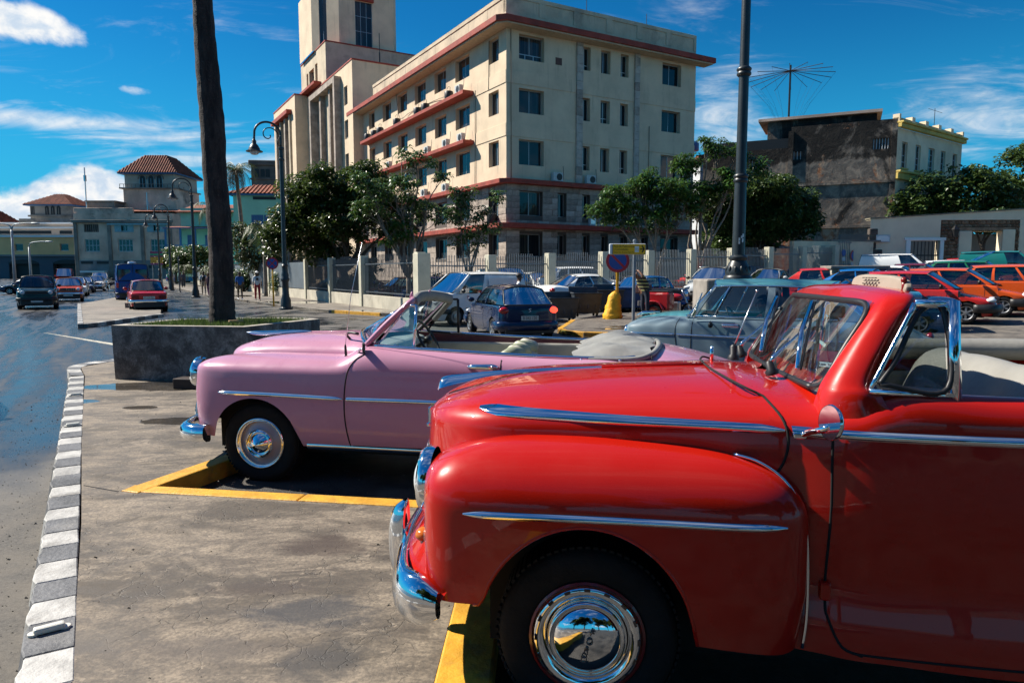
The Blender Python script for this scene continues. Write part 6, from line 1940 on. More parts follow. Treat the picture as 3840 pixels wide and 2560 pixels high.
class Shell:
 """side skin of a car body. key stations: (path_x, path_y, spine_x, spine_y, z_bottom, z_shoulder, z_crest)"""
 def __init__(s, st, inset, arches=(), n=6, p=2.3, nv=(9, 9), sub=None):
  A = cr(st, (len(st) - 1) * n + 1)
  if sub:
   k = np.searchsorted(A[:, 0], sub)
  tz = np.linspace(0, 1, nv[0])
  th = np.linspace(0, math.pi / 2, nv[1] + 1)[1:]
  U = []
  for px, py, sx, sy, zb, zs, zc in A:
   for (ax_, az_, rx, rz) in arches:
    d = (px - ax_) / rx
    if abs(d) < 1:
     zb = max(zb, az_ + rz * math.sqrt(1 - d * d))
   zs = max(zs, zb + .02)
   dv = np.array([sx - px, sy - py])
   L = np.linalg.norm(dv)
   dv = dv / L if L > 1e-6 else dv
   row = []
   for t in tz:
    z = zb + (zs - zb) * t
    q = inset(z) * (1.0)
    row.append((px + dv[0] * q, py + dv[1] * q, z))
   q0 = inset(zs)
   for a in th:
    f = 1 - math.cos(a) ** (2 / p)
    g_ = math.sin(a) ** (2 / p)
    row.append((px + dv[0] * (q0 + (L - q0) * f), py + dv[1] * (q0 + (L - q0) * f), zs + (zc - zs) * g_))
   U.append(row)
  s.P = np.array(U)
  s.k = nv[0]
 def emit(s, sel=None, mirror=True, near=True, vr=None):
  """faces whose centre passes sel(x,z); both sides unless told otherwise"""
  mb = MB()
  def keep(i, j):
   c = s.P[i:i + 2, j:j + 2].reshape(-1, 3).mean(0)
   if vr and not (vr[0] <= j < vr[1]):
    return False
   return sel is None or sel(c[0], c[2])
  if near:
   mb.grid(s.P, 0, keep, True)
  if mirror:
   Q = s.P.copy()
   Q[:, :, 1] *= -1
   mb.grid(Q, 0, keep, False)
  used = sorted({i for f in mb.f for i in f})
  mp = {o: n for n, o in enumerate(used)}
  mb.v = [mb.v[i] for i in used]
  mb.f = [tuple(mp[i] for i in f) for f in mb.f]
  return mb
 def at(s, x, z):
  """near-side skin point at (x, z)"""
  xs_, ys_ = [], []
  for row in s.P:
   zz = row[:, 2]
   j = int(np.argmax(zz >= z)) if zz[-1] >= z else len(zz) - 1
   if j == 0:
    xs_.append(row[0, 0]); ys_.append(row[0, 1])
    continue
   f = (z - zz[j - 1]) / max(1e-6, zz[j] - zz[j - 1])
   f = min(max(f, 0), 1)
   xs_.append(row[j - 1, 0] * (1 - f) + row[j, 0] * f)
   ys_.append(row[j - 1, 1] * (1 - f) + row[j, 1] * f)
  xs_, ys_ = np.array(xs_), np.array(ys_)
  o = np.argsort(xs_)
  return Vector((x, float(np.interp(x, xs_[o], ys_[o])), z))
 def line(s, pts, r, n=30, out=0., samples=24):
  """tube laid on the skin through (x,z) points"""
  C_ = cr(pts, samples) if len(pts) > 2 else np.array([np.array(pts[0]) + (np.array(pts[1]) - np.array(pts[0])) * t for t in np.linspace(0, 1, samples)])
  return [s.at(x, z) + Vector((0, -out, 0)) for x, z in C_]
 def strip(s, pts, h, d, samples=26, taper=True):
  """half-round moulding on the skin"""
  L = s.line(pts, 0, samples=samples)
  rows = []
  for i, p_ in enumerate(L):
   t = i / (len(L) - 1)
   k = min(1, t * 14 + .25, (1 - t) * 14 + .25) if taper else 1
   row = []
   for a in np.linspace(-1, 1, 7):
    z = p_.z + a * h / 2 * k
    b_ = s.at(p_.x, z)
    row.append((p_.x, b_.y - d * k * math.cos(a * 1.5) - .001, z))
   rows.append(row)
  return MB().grid(rows, flip=True)
def mirror_mb(mb):
 o = MB()
 o.v = [(x, -y, z) for x, y, z in mb.v]
 o.f = [tuple(reversed(f)) for f in mb.f]
 o.mi = list(mb.mi)
 return o
def join(a, b_):
 k = len(a.v)
 a.v += b_.v
 a.f += [tuple(i + k for i in f) for f in b_.f]
 a.mi += b_.mi
 return a
class Pair:
 def __init__(s, mb):
  s.m = mb
 def build(s, *a, **k):
  o = s.m.build(*a, **k)
  mirror_mb(s.m).build(*a, **k)
  return o
def both(mb):
 return Pair(mb)
def loft(sections, closed=False):
 """grid from list of 3d point lists, Catmull-smoothed along"""
 S_ = np.array(sections, float)
 k = S_.shape[1]
 out = np.stack([cr(S_[:, j], (len(S_) - 1) * 5 + 1) for j in range(k)], 1)
 if closed:
  out = np.concatenate([out, out[:, :1]], 1)
 return MB().grid(out)
LEATHER = mat('pale leather', (.27, .26, .23), .42, var=.10, vs=5, bump=.15, bs=25, grime=.2, gcol=(.35, .32, .26))
LEATHERG = mat('greenish vinyl', (.28, .31, .20), .5, var=.12, vs=5, bump=.1, bs=25)
CREAMV = mat('cream trim panel', (.42, .40, .33), .6, var=.1, vs=4, grime=.3, gcol=(.2, .18, .13))
def bench(t, x, w, zseat, ztop, depth, m, name='seat', rake=.18, folds=6):
 """bench seat: cushion plus a puffed, pleated backrest"""
 P_ = []
 ys = np.linspace(-w, w, folds * 6 + 1)
 for y in ys:
  puff = .025 * abs(math.sin(math.pi * folds * (y + w) / (2 * w)))
  ed = .06 * (abs(y) / w) ** 6
  c = [(x - depth, zseat - .2), (x - depth - .03 + ed, zseat - .05), (x - depth + .05, zseat + puff), (x - .12, zseat - .02 + puff), (x - .02 - puff, zseat + .1), (x + rake * .7 - puff, ztop - .12 - ed), (x + rake + .02, ztop - ed + puff * .5), (x + rake + .12, ztop - .03 - ed), (x + rake + .17, ztop - .2), (x + rake + .12, zseat - .2)]
  cc = cr(c, 30)
  P_.append([(a, y, b_) for a, b_ in cc])
 o = MB().grid(P_).build(name, m, t, 180)
 for sg in (0, -1):
  MB().poly([p_ for p_ in P_[sg]]).build('seat_side', m, o)
 return o
def plate(t, x, y, z, w, h, txt, m_bg, rz, size=.09, col=None):
 o = MB().box(-w / 2, w / 2, -.006, .006, -h / 2, h / 2).build('number_plate', m_bg, t, bevel=.003, bseg=1, loc=(x, y, z))
 o.rotation_euler = (0, 0, rz)
 if txt:
  text(txt, size, col or BLACK, o, frame((0, -.0075, 0), (1, 0, 0), (0, 0, 1)), 'lettering', .001, 'CENTER', .82)
 return o
PLATEW = mat('number plate white', (.52, .52, .48), .4)
HEADL = mat('headlamp glass', (.62, .66, .68), .08, spec=.8)
AMBER = mat('amber lens', (.55, .14, .005), .12, spec=.8)
REDL = mat('red lens', (.35, .006, .006), .12, spec=.8)
REDLIT = mat('lit red lens', (.5, .01, .01), .2, emit=((1, .06, .03), 1.6))
def greenhouse(t, g, pm, glass=TINT, seats=True):
 """roof, pillars and panes over a body. g: belt z, roof z, x of windscreen foot/head, rear foot/head, half widths, pillar cuts"""
 zb, zr, wf, wh, rh, rf, yb, yr = [g[k] for k in ('zb', 'zr', 'wf', 'wh', 'rh', 'rf', 'yb', 'yr')]
 crown = g.get('crown', .05)
 bow = g.get('bow', .10)
 nose_in = .80
 def bot(s_):
  x = wf + (rf - wf) * s_
  y = -yb * (1 - .10 * (abs(s_ - .45) / .55) ** 2.5)
  return Vector((x, y, zb + g.get('rise', 0) * s_))
 def top(s_):
  x = wh + (rh - wh) * s_
  y = -yr * (1 - .08 * (abs(s_ - .45) / .55) ** 2.5)
  return Vector((x, y, zr - .045 - .035 * (abs(s_ - .4) / .6) ** 2))
 def sp(s_, v):
  p = bot(s_).lerp(top(s_), v)
  return p + Vector((0, -.035 * math.sin(math.pi * v), 0))
 rows = []
 for i in range(13):
  s_ = i / 12
  e = top(s_)
  xc = (-bow if i < 6 else bow) * (abs(s_ - .5) * 2) ** 3
  row = []
  for j in range(13):
   a = -1 + 2 * j / 12
   y = e.y * -a
   z = e.z + (crown + .045) * (1 - abs(a) ** 2.6)
   row.append((e.x + xc * (1 - a * a), y, z - (.012 if j in (0, 12) else 0)))
  rows.append(row)
 MB().grid(rows, flip=True).build('roof', pm, t, 180, fix=False)
 for sd in (1, -1):
  for (s0, s1, b0, b1) in g['pillars']:
   P_ = [[sp(a, v) for a in (lo, hi)] for v, lo, hi in [(v, s0 + (b0 - s0) * v, s1 + (b1 - s1) * v) for v in np.linspace(0, 1, 6)]]
   gr_ = [[(p_.x, p_.y * sd, p_.z) for p_ in (r[0] + Vector((0, .05, 0)), r[0], r[1], r[1] + Vector((0, .05, 0)))] for r in P_]
   MB().grid(gr_, flip=sd > 0).build('pillar', pm, t, 60)
  for nm, (s0, s1, b0, b1) in g['panes']:
   P_ = [[sp(s0 + (b0 - s0) * v + ((s1 + (b1 - s1) * v) - (s0 + (b0 - s0) * v)) * u, v) + Vector((0, .012, 0)) for u in np.linspace(0, 1, 5)] for v in np.linspace(0, 1, 5)]
   MB().grid([[(p_.x, p_.y * sd, p_.z) for p_ in r] for r in P_], flip=sd > 0).build(nm, glass, t, 180)
  MB().tube([(p_.x, (p_.y - .004) * sd, p_.z) for p_ in [sp(s_, .985) for s_ in np.linspace(0, 1, 12)]], .012, 5).build('drip_rail', BLACK if not g.get('chrome') else CHROME, t, 180)
 for nm, s_, sgn in (('windscreen', 0, -1), ('rear_window', 1, 1)):
  b_, e = bot(s_), top(s_)
  rows, edge = [], []
  for i in range(9):
   v = i / 8
   c = b_.lerp(e, v)
   rows.append([(c.x + sgn * (bow * (1.5 - .5 * v)) * (1 - a * a), c.y * -a * .985, c.z + (crown + .03) * v * (1 - abs(a) ** 2.6)) for a in np.linspace(-1, 1, 13)])
  MB().grid(rows, flip=sgn < 0).build(nm, glass, t, 180)
  ring = [Vector(rows[0][j]) for j in range(13)] + [Vector(rows[i][12]) for i in range(1, 9)] + [Vector(rows[8][j]) for j in range(11, -1, -1)] + [Vector(rows[i][0]) for i in range(7, -1, -1)]
  MB().tube([p_ + Vector((sgn * .004, 0, 0)) for p_ in ring], .022, 5).build('window_seal', BLACK if not g.get('chrome') else CHROME, t, 180)
 if seats:
  IN_ = mat('dark seat cloth', (.035, .035, .038), .9)
  zs = zb - .05
  MB().box(wf + .1, rf - .1, -yb + .12, yb - .12, zb - .62, zb - .16).build('cabin_floor', VOID, t)
  MB().prism([(wf + .0, -yb + .1, zb - .2), (wf + .45, -yb + .1, zb - .2), (wf + .42, -yb + .1, zb - .02), (wf + .05, -yb + .1, zb + .0)], (0, 2 * yb - .2, 0)).build('dashboard', BLACK, t, bevel=.02, fix=True)
  for xx in g.get('seatx', (wh + (rh - wh) * .34, wh + (rh - wh) * .86)):
   for y in (-yb * .46, yb * .46):
    s_ = MB().box(xx, xx + .16, y - .24, y + .24, zb - .5, zb + .10).build('seat', IN_, t, bevel=.06)
    MB().box(xx + .05, xx + .16, y - .13, y + .13, zb + .12, zb + .30).build('headrest', IN_, s_, bevel=.05)
  MB().lathe((wh + .05, yb * .46, zb - .03), (.85, 0, .5), [(.17, -.01), (.19, 0), (.17, .012)], 18).build('steering_wheel', BLACK, t, 180)
def bodyshell(t, sh, pm, doors, zgap=None, cabin=None, low=VOID):
 """split a skin into body, doors (own parts with handles left to the caller)"""
 def indoor(x, z, d):
  return d[0] <= x < d[1]
 out = {}
 sh_sel = lambda x, z: not any(indoor(x, z, d) for d in doors) and not (cabin and cabin[0] < x < cabin[1] and z > cabin[2])
 out['body'] = sh.emit(sh_sel).build('body', pm, t, 55, merge=2e-4)
 for d in doors:
  for sd in (0, 1):
   out.setdefault('doors', []).append(sh.emit(lambda x, z: indoor(x, z, d) and not (cabin and z > cabin[2] and cabin[0] < x < cabin[1]), mirror=bool(sd), near=not sd).build('door', pm, t, 55))
 return out
# ================================================================== THE RED CONVERTIBLE
RED = paint('deep red paint', (.46, .010, .003), .30, 1.0, .0, 1.36)
PINK = paint('pink paint', (.54, .26, .365), .30, .7, .10)
PI = math.pi
rc = thing('convertible', 'glossy red vintage convertible with chrome strips, closest to the camera', 'car', (.395, 3.434, 0), rad(-7))
rin = lambda z: float(np.interp(z, [.34, .50, .57, .62, .9, 1.2], [-.05, -.035, .0, .004, -.012, .012]))
up_ = Shell([(-.80, 0, -.62, 0, .90, 1.10, 1.20), (-.78, -.18, -.60, 0, .90, 1.11, 1.215), (-.71, -.38, -.52, 0, .92, 1.12, 1.245), (-.58, -.53, -.42, 0, .95, 1.14, 1.28), (-.40, -.625, -.28, 0, 1.0, 1.155, 1.305),
   (-.05, -.665, 0, 0, 1.0, 1.16, 1.33), (.35, -.695, .32, 0, .9, 1.17, 1.345), (.58, -.715, .5, 0, .42, 1.18, 1.352), (.74, -.735, .64, 0, .37, 1.19, 1.352), (.88, -.775, .80, -.02, .365, 1.20, 1.342),
   (.98, -.80, .90, -.30, .36, 1.21, 1.35), (1.12, -.82, 1.10, -.70, .36, 1.22, 1.362), (1.5, -.85, 1.5, -.745, .35, 1.22, 1.35), (2.05, -.865, 2.05, -.755, .35, 1.22, 1.345), (2.55, -.85, 2.5, -.72, .36, 1.2, 1.34),
   (2.95, -.81, 2.85, -.1, .40, 1.18, 1.34), (3.4, -.73, 3.3, 0, .45, 1.1, 1.27), (3.9, -.55, 3.7, 0, .45, 1.0, 1.1), (4.1, -.25, 3.85, 0, .5, .95, 1.0), (4.13, 0, 3.9, 0, .5, .95, 1.0)], rin, [], 7, 2.15, (12, 10))
hoodsel = lambda x, z: x < .70 and (x < .45 or z > .97 + max(0, (x - .60)) * .3)
doorsel = lambda x, z: .905 <= x < 2.08 and z > .365
up_.emit(lambda x, z: not hoodsel(x, z) and not doorsel(x, z)).build('body', RED, rc, 60, merge=2e-4)
up_.emit(hoodsel).build('hood', RED, rc, 60, merge=2e-4)
dn = up_.emit(doorsel, mirror=False).build('door', RED, rc, 60)
df = up_.emit(doorsel, near=False).build('door', RED, rc, 60)
seam = [up_.at(x, z) + Vector((0, -.0015, .0)) for x, z in cr([(.60, .985), (.68, 1.0), (.735, 1.06), (.757, 1.15), (.742, 1.235), (.70, 1.30)], 24)]
seam += [Vector(p_) + Vector((0, 0, .002)) for p_ in cr([tuple(seam[-1]), (.62, -.50, 1.333), (.555, -.2, 1.354), (.545, 0, 1.358)], 10)[1:]]
sm = MB().tube(seam, .0055, 5)
both(sm).build('hood_gap', GAP, rc, 180)
dg = MB().tube([up_.at(x, z) + Vector((0, -.0005, 0)) for x, z in cr([(.965, 1.352), (.93, 1.33), (.907, 1.22), (.905, .9), (.897, .57), (.905, .50), (.95, .405), (1.02, .38)], 30)], .0055, 5)
dg2 = MB().tube([up_.at(x, .385 - .0 * x) for x in np.linspace(1.0, 2.06, 16)], .005, 5)
both(join(dg, dg2)).build('door_gap', GAP, rc, 180)
for par_, a, b_ in ((None, -.476, .745), (None, .768, .893), (dn, .918, 2.06), (None, 2.1, 2.9)):
 s_ = up_.strip([(a, 1.222 - .022 * min(1, (a + .476) / 1.2)), ((a + b_) / 2, 1.208 if a < 0 else 1.2), (b_, 1.198)], .036, .014, 30, a < 0)
 s_.build('moulding', CHROME, par_ or rc, 180)
 mirror_mb(s_).build('moulding', CHROME, rc if par_ is None else df, 180)
fin = lambda z: float(np.interp(z, [.36, .45, .6, .9, 1.1], [.035, .02, .0, .0, .02]))
fst = [(-.665, -.40, -.42, -.55, .62, .93, 1.05), (-.69, -.60, -.39, -.585, .56, .95, 1.095), (-.66, -.78, -.35, -.60, .53, .93, 1.118), (-.59, -.885, -.28, -.61, .52, .90, 1.13), (-.40, -.925, -.18, -.61, .525, .885, 1.138),
 (0, -.935, .02, -.62, .52, .88, 1.14), (.35, -.93, .30, -.64, .42, .87, 1.128), (.60, -.915, .46, -.67, .385, .86, 1.11), (.74, -.885, .57, -.70, .37, .85, 1.085), (.81, -.835, .66, -.72, .37, .84, 1.05), (.83, -.79, .70, -.72, .37, .84, 1.0)]
fe = Shell(fst, fin, [(-.01, .36, .425, .497)], 12, 2.1, (14, 12))
fm_ = fe.emit(None, mirror=False)
fno = fm_.build('fender', RED, rc, 60)
mirror_mb(fe.emit(None, mirror=False)).build('fender', RED, rc, 60)
lip = [Vector(r[0]) for r in fe.P if -.44 < r[0][0] < .43]
MB().tube([p_ + Vector((0, .006, 0)) for p_ in lip], .009, 6).build('arch_lip', RED, fno, 180)
fs_ = fe.strip([(-.475, .885), (.1, .887), (.725, .872)], .030, .014, 30)
fs_.build('moulding', CHROME, fno, 180)
mirror_mb(fs_).build('moulding', CHROME, rc, 180)
pp = [(.56, -.715, 1.098), (.64, -.755, 1.083), (.72, -.792, 1.035), (.775, -.815, .96), (.805, -.826, .86), (.822, -.818, .7), (.828, -.808, .5), (.818, -.806, .375)]
both(MB().tube(cr(pp, 30), .007, 6)).build('fender_piping', CHROME, rc, 180)
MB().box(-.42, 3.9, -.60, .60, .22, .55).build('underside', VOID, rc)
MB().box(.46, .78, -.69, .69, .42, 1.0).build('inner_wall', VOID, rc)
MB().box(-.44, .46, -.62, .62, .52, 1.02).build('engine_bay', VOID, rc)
wl = wheel(rc, 0, -.70, .36, .362, .21, 'classic', -1)
for i, ch in enumerate('FORD'):
 text(ch, .040, mat('hubcap letters', (.10, .10, .11), .3, .6), wl, frame((.006 + .012 * (1.5 - i) * .9, -.171 + .0008, .054 - .036 * i), (.94, 0, -.34), (.34, 0, .94)), 'lettering', .003, 'CENTER', .9)
for k in range(16):
 a = 2 * PI * k / 16
 MB().cbox((.202 * math.cos(a), -.121, .202 * math.sin(a)), (.024, .006, .010), 0, 0, Matrix.Rotation(-a + PI / 2, 3, 'Y')).build('ring_slot', mat('ring slot shadow', (.12, .12, .13), .2, 1.), wl)
wheel(rc, 0, .70, .36, .362, .21, 'classic', 1)
for y, sd in ((-.70, -1), (.70, 1)):
 wheel(rc, 2.9, y, .36, .362, .21, 'classic', sd)
rst = [(2.32, -.80, 2.45, -.70, .40, .8, 1.0), (2.45, -.91, 2.6, -.66, .40, .82, 1.05), (2.9, -.945, 2.9, -.62, .40, .84, 1.07), (3.4, -.92, 3.3, -.58, .40, .80, 1.0), (3.8, -.84, 3.6, -.5, .42, .74, .9), (4.0, -.66, 3.8, -.45, .46, .7, .8)]
re_ = Shell(rst, fin, [(2.9, .36, .43, .36)], 8, 2.1, (9, 9))
re_.emit(None, mirror=False).build('fender', RED, rc, 60)
mirror_mb(re_.emit(None, mirror=False)).build('fender', RED, rc, 60)
for sd in (-1, 1):
 o = (-.685, .60 * sd, .925)
 b_ = MB().lathe(o, (-1, 0, .03), [(.135, -.03), (.140, .005), (.128, .026), (.110, .022), (.106, .01)], 28).build('headlamp', CHROME, rc, 180)
 MB().lathe(o, (-1, 0, .03), [(.108, .008), (.095, .035), (.05, .053), (0, .058)], 24).build('lens', HEADL, b_, 180)
 MB().ball((-.69, .665 * sd, .70), (.04, .045, .03), 12, 8).build('parking_lamp', AMBER, rc, 180)
 MB().lathe((-.645, .665 * sd, .70), (-1, 0, 0), [(.06, 0), (.055, .03), (.04, .04)], 16).build('lamp_bezel', CHROME, rc, 180)
for z, x in ((.96, -.775), (.88, -.80), (.80, -.80), (.72, -.79)):
 MB().tube(cr([(x + .08, -.44, z), (x, -.2, z), (x - .015, 0, z), (x, .2, z), (x + .08, .44, z)], 16), .022, 8).build('grille_bar', CHROME, rc, 180)
MB().box(-.74, -.5, -.45, .45, .6, 1.0).build('grille_void', VOID, rc)
ap = [[(-.60, -.90, .47), (-.52, -.90, .60), (-.50, -.86, .72)], [(-.76, -.78, .46), (-.69, -.76, .62), (-.62, -.74, .76)], [(-.86, -.5, .46), (-.79, -.5, .62), (-.70, -.5, .74)], [(-.90, 0, .46), (-.83, 0, .60), (-.76, 0, .70)]]
ap = ap + [[(x, -y, z) for x, y, z in r] for r in ap[-2::-1]]
loft(ap).build('gravel_pan', RED, rc, 180)
bp_ = [(-.575, -.90), (-.66, -.875), (-.745, -.79), (-.80, -.6), (-.845, -.3), (-.86, 0)]
bp_ += [(x, -y) for x, y in bp_[-2::-1]]
bs = []
for x, y in bp_:
 n_ = Vector((-1, 0, 0)) if abs(y) < .5 else Vector((-.75, -.66 if y < 0 else .66, 0)).normalized() if abs(y) < .9 else Vector((-.25, -1 if y < 0 else 1, 0)).normalized()
 bs.append([(x + n_.x * d, y + n_.y * d, z) for d, z in ((-.012, .405), (.02, .415), (.045, .455), (.052, .505), (.045, .555), (.02, .60), (-.012, .615), (-.03, .59), (-.03, .43))])
for i_ in (0, -1):
 c_b = sum((Vector(q) for q in bs[i_]), Vector()) / len(bs[i_])
 bs[i_] = [tuple(c_b + (Vector(q) - c_b) * .55) for q in bs[i_]]
bo_ = loft(bs, True).build('bumper', CHROME, rc, 180)
for sg in (0, -1):
 MB().poly(bs[sg]).build('bumper_end', CHROME, bo_)
MB().lathe((-.745, -.83, .47), (-.72, -.69, 0), [(.018, 0), (.016, .012), (0, .016)], 10).build('bumper_bolt', CHROME, rc, 180)
for y in (-.34, .34):
 sec = []
 for z, w, d in ((.37, .030, .05), (.42, .05, .085), (.55, .055, .095), (.64, .05, .085), (.70, .04, .06), (.735, .022, .02)):
  sec.append([(-.925 - d, y + w * math.cos(a), z) if False else (-.855 - d * max(0, math.sin(a)) , y + w * math.cos(a), z) for a in np.linspace(-.3, PI + .3, 9)])
 loft(sec, True).build('bumper_guard', CHROME, rc, 180)
orn = [[(-.775, y * .025, 1.205 + z * .03) for y, z in ((-1, 0), (-.6, .5), (0, .8), (.6, .5), (1, 0))], [(-.75, y * .045, 1.222 + z * .05) for y, z in ((-1, 0), (-.6, .7), (0, 1), (.6, .7), (1, 0))],
 [(-.64, y * .04, 1.25 + z * .038) for y, z in ((-1, 0), (-.6, .7), (0, 1), (.6, .7), (1, 0))], [(-.5, y * .026, 1.283 + z * .022) for y, z in ((-1, 0), (-.6, .7), (0, 1), (.6, .7), (1, 0))], [(-.25, y * .016, 1.31 + z * .014) for y, z in ((-1, 0), (-.6, .7), (0, 1), (.6, .7), (1, 0))], [(.05, y * .008, 1.330 + z * .01) for y, z in ((-1, 0), (-.6, .7), (0, 1), (.6, .7), (1, 0))]]
loft(orn).build('hood_ornament', CHROME, rc, 180)
MB().tube([(-.3, 0, 1.305), (.1, 0, 1.338), (.54, 0, 1.358)], .006, 5).build('hood_ridge', RED, rc, 180)
MB().cbox((-.815, 0, 1.07), (.02, .07, .10)).cbox((-.822, 0, 1.03), (.02, .09, .02)).build('badge', CHROME, rc, bevel=.006)
sec = [((.86, -.62, 1.22), (.89, -.735, 1.20), (1.14, -.80, 1.22), (1.08, -.64, 1.22)), ((.885, -.635, 1.335), (.92, -.745, 1.335), (1.07, -.775, 1.345), (1.05, -.66, 1.34)), ((.905, -.632, 1.385), (.945, -.725, 1.39), (1.065, -.74, 1.40), (1.05, -.645, 1.39)), ((.99, -.612, 1.52), (1.03, -.682, 1.53), (1.14, -.69, 1.545), (1.11, -.61, 1.53)), ((1.08, -.575, 1.645), (1.125, -.632, 1.675), (1.245, -.63, 1.68), (1.20, -.56, 1.65)),
 ((1.10, -.50, 1.682), (1.165, -.525, 1.727), (1.285, -.525, 1.725), (1.22, -.49, 1.69)), ((1.10, -.25, 1.69), (1.18, -.25, 1.742), (1.31, -.25, 1.735), (1.22, -.25, 1.70)), ((1.095, 0, 1.692), (1.18, 0, 1.746), (1.315, 0, 1.738), (1.22, 0, 1.70))]
def sec8(s_):
 F_, O_, B_, I_ = [Vector(q) for q in s_]
 return [F_, F_.lerp(O_, .5) + (O_ - I_) * .10, O_, O_.lerp(B_, .5) + (O_ - I_) * .06, B_, B_.lerp(I_, .5), I_, I_.lerp(F_, .5)]
S8 = [sec8(s_) for s_ in sec]
S8 += [[Vector((p_.x, -p_.y, p_.z)) for p_ in r] for r in S8[-2::-1]]
loft(S8, True).build('windscreen_frame', RED, rc, 180)
gl = []
for v, xx, hw, z, bow in ((0, .885, .635, 1.335, .0), (.3, .945, .622, 1.435, .0), (.7, 1.03, .595, 1.575, 0), (1, 1.098, .565, 1.69, 0)):
 gl.append([(xx + (-.035) * (1 - a * a) * (1 - v * .6), a * hw, z) for a in np.linspace(-1, 1, 13)])
WSG = glassmat('windscreen glass', (.66, .86, .95), .16, .01, .08)
loft(gl).build('windscreen', WSG, rc, 180)
ring = [(.89 - .03 * (1 - (y / .6) ** 2), y, 1.342) for y in np.linspace(-.56, .56, 9)] + [(.915, .622, 1.375), (.99, .607, 1.51), (1.07, .575, 1.63), (1.09, .52, 1.672)] + [(1.088 - .01, y, 1.682) for y in np.linspace(.45, -.45, 7)] + [(1.09, -.52, 1.672), (1.07, -.575, 1.63), (.99, -.607, 1.51), (.915, -.622, 1.375), (.89 - .004, -.56, 1.342)]
MB().tube(cr(ring, 80), .014, 6).build('windscreen_seal', BLACK, rc, 180)
for y in (-.28, .38):
 pv = Vector((.80, y, 1.352))
 w_ = MB().lathe(pv, (-.3, 0, 1), [(.028, 0), (.03, .015), (.02, .025), (.016, .06), (0, .065)], 12).build('wiper', BLACK, rc, 180)
 top_ = Vector((.985, y + .10, 1.545))
 MB().tube([pv + Vector((-.01, 0, .05)), pv + Vector((-.0, 0, .075)), pv.lerp(top_, .45) + Vector((-.035, 0, .02)), top_ + Vector((-.022, 0, .01))], [.011, .011, .008, .005], 6).build('wiper_arm', CHROME, w_, 180)
 b0, b1 = Vector((.885, y - .16, 1.40)), Vector((1.055, y + .26, 1.665))
 MB().tube([b0 + Vector((-.025, 0, .0)), b0.lerp(b1, .5) + Vector((-.04, 0, .012)), b1 + Vector((-.025, 0, 0))], .011, 6, flat=(1, .55)).build('wiper_blade', CHROME, w_, 180)
 MB().tube([b0 + Vector((-.012, 0, -.002)), b1 + Vector((-.012, 0, -.002))], .006, 5).build('wiper_rubber', BLACK, w_, 180)
MB().lathe((.74, .30, 1.345), (0, 0, 1), [(.03, 0), (.028, .02), (.018, .03), (.02, .07), (.008, .08)], 12).build('aerial_base', BLACK, rc, 180)
MB().tube([(.74, .30, 1.41), (.80, .33, 1.56), (.86, .36, 1.70)], [.005, .004, .003], 5).ball((.86, .36, 1.705), .007, 8, 6).build('aerial', STEEL, rc, 180)
MB().tube([(.62, .25, 1.34), (.62, .25, 1.42)], .010, 8).build('hood_pin', CHROME, rc, 180)
VA, VB, VC, VD, VE = Vector((1.03, -.762, 1.362)), Vector((1.325, -.772, 1.352)), Vector((1.335, -.69, 1.685)), Vector((1.205, -.685, 1.685)), Vector((1.10, -.745, 1.365))
vw = MB().tube([VD, VC], .013, 6, flat=(1, 1.4)).tube([VC + Vector((.0, 0, .01)), VB + Vector((0, 0, -.02))], .019, 6, flat=(1, 1.2)).tube([VB, VA], .013, 6)
vw.tube(cr([VA, VA.lerp(VD, .33), VA.lerp(VD, .7), VD], 8), .010, 6).build('quarter_light', CHROME, rc, 180)
inner = [VA.lerp(VB, .12) + Vector((.0, 0, .03)), VB + Vector((-.03, 0, .025)), VC + Vector((-.03, 0, -.03)), VD + Vector((.02, 0, -.03)), VA.lerp(VD, .35) + Vector((.035, 0, 0))]
MB().tube(cr(inner + [inner[0]], 40), .011, 6).build('quarter_seal', BLACK, rc, 180)
MB().prism(inner, (0, .004, 0)).build('quarter_glass', glassmat('quarter glass', (.62, .66, .66), .06, .01, .05), rc)
MB().tube([(1.315, .765, 1.35), (1.325, .69, 1.66)], .014, 6).tube([(1.03, .755, 1.36), (1.23, .68, 1.66), (1.325, .69, 1.66)], .012, 6).build('quarter_light', CHROME, rc, 180)
mb0 = up_.at(.80, 1.2)
mo = MB().lathe((.862, -.89, 1.268), (-.95, -.30, .05), [(0, -.022), (.04, -.018), (.062, -.004), (.066, .006), (.062, .012)], 24).build('door_mirror', CHROME, rc, 180)
MB().lathe((.862, -.89, 1.268), (-.95, -.30, .05), [(.061, .0115), (0, .0115)], 24).build('mirror_glass', mat('mirror glass', (.55, .42, .42), .02, 1.), mo)
MB().tube(cr([tuple(mb0 + Vector((.0, -.015, -.012))), tuple(mb0 + Vector((.015, -.06, .012))), (.835, -.872, 1.238), (.872, -.885, 1.262)], 12), [.012] * 12, 8).build('mirror_arm', CHROME, mo, 180)
MB().cbox(tuple(mb0 + Vector((-.01, -.02, -.012))), (.05, .022, .02)).build('mirror_clamp', CHROME, mo, bevel=.006)
MB().cbox(tuple(up_.at(.90, .60) + Vector((-.005, -.012, 0))), (.04, .035, .07)).build('hinge', RED, rc, bevel=.008)
wh_ = MB().box(1.0, 2.9, .66, .70, .45, 1.25).build('door_trim', CREAMV, rc, bevel=.02)
MB().box(1.0, 2.9, -.70, -.66, .45, 1.25).build('door_trim', CREAMV, rc, bevel=.02)
MB().tube(cr([(1.55, .70, 1.37), (2.2, .71, 1.375), (2.75, .66, 1.37), (2.95, .4, 1.36), (3.0, 0, 1.36), (2.95, -.4, 1.36), (2.8, -.62, 1.35)], 40), .075, 10, flat=(1, .8)).build('padded_rail', LEATHER, rc, 180)
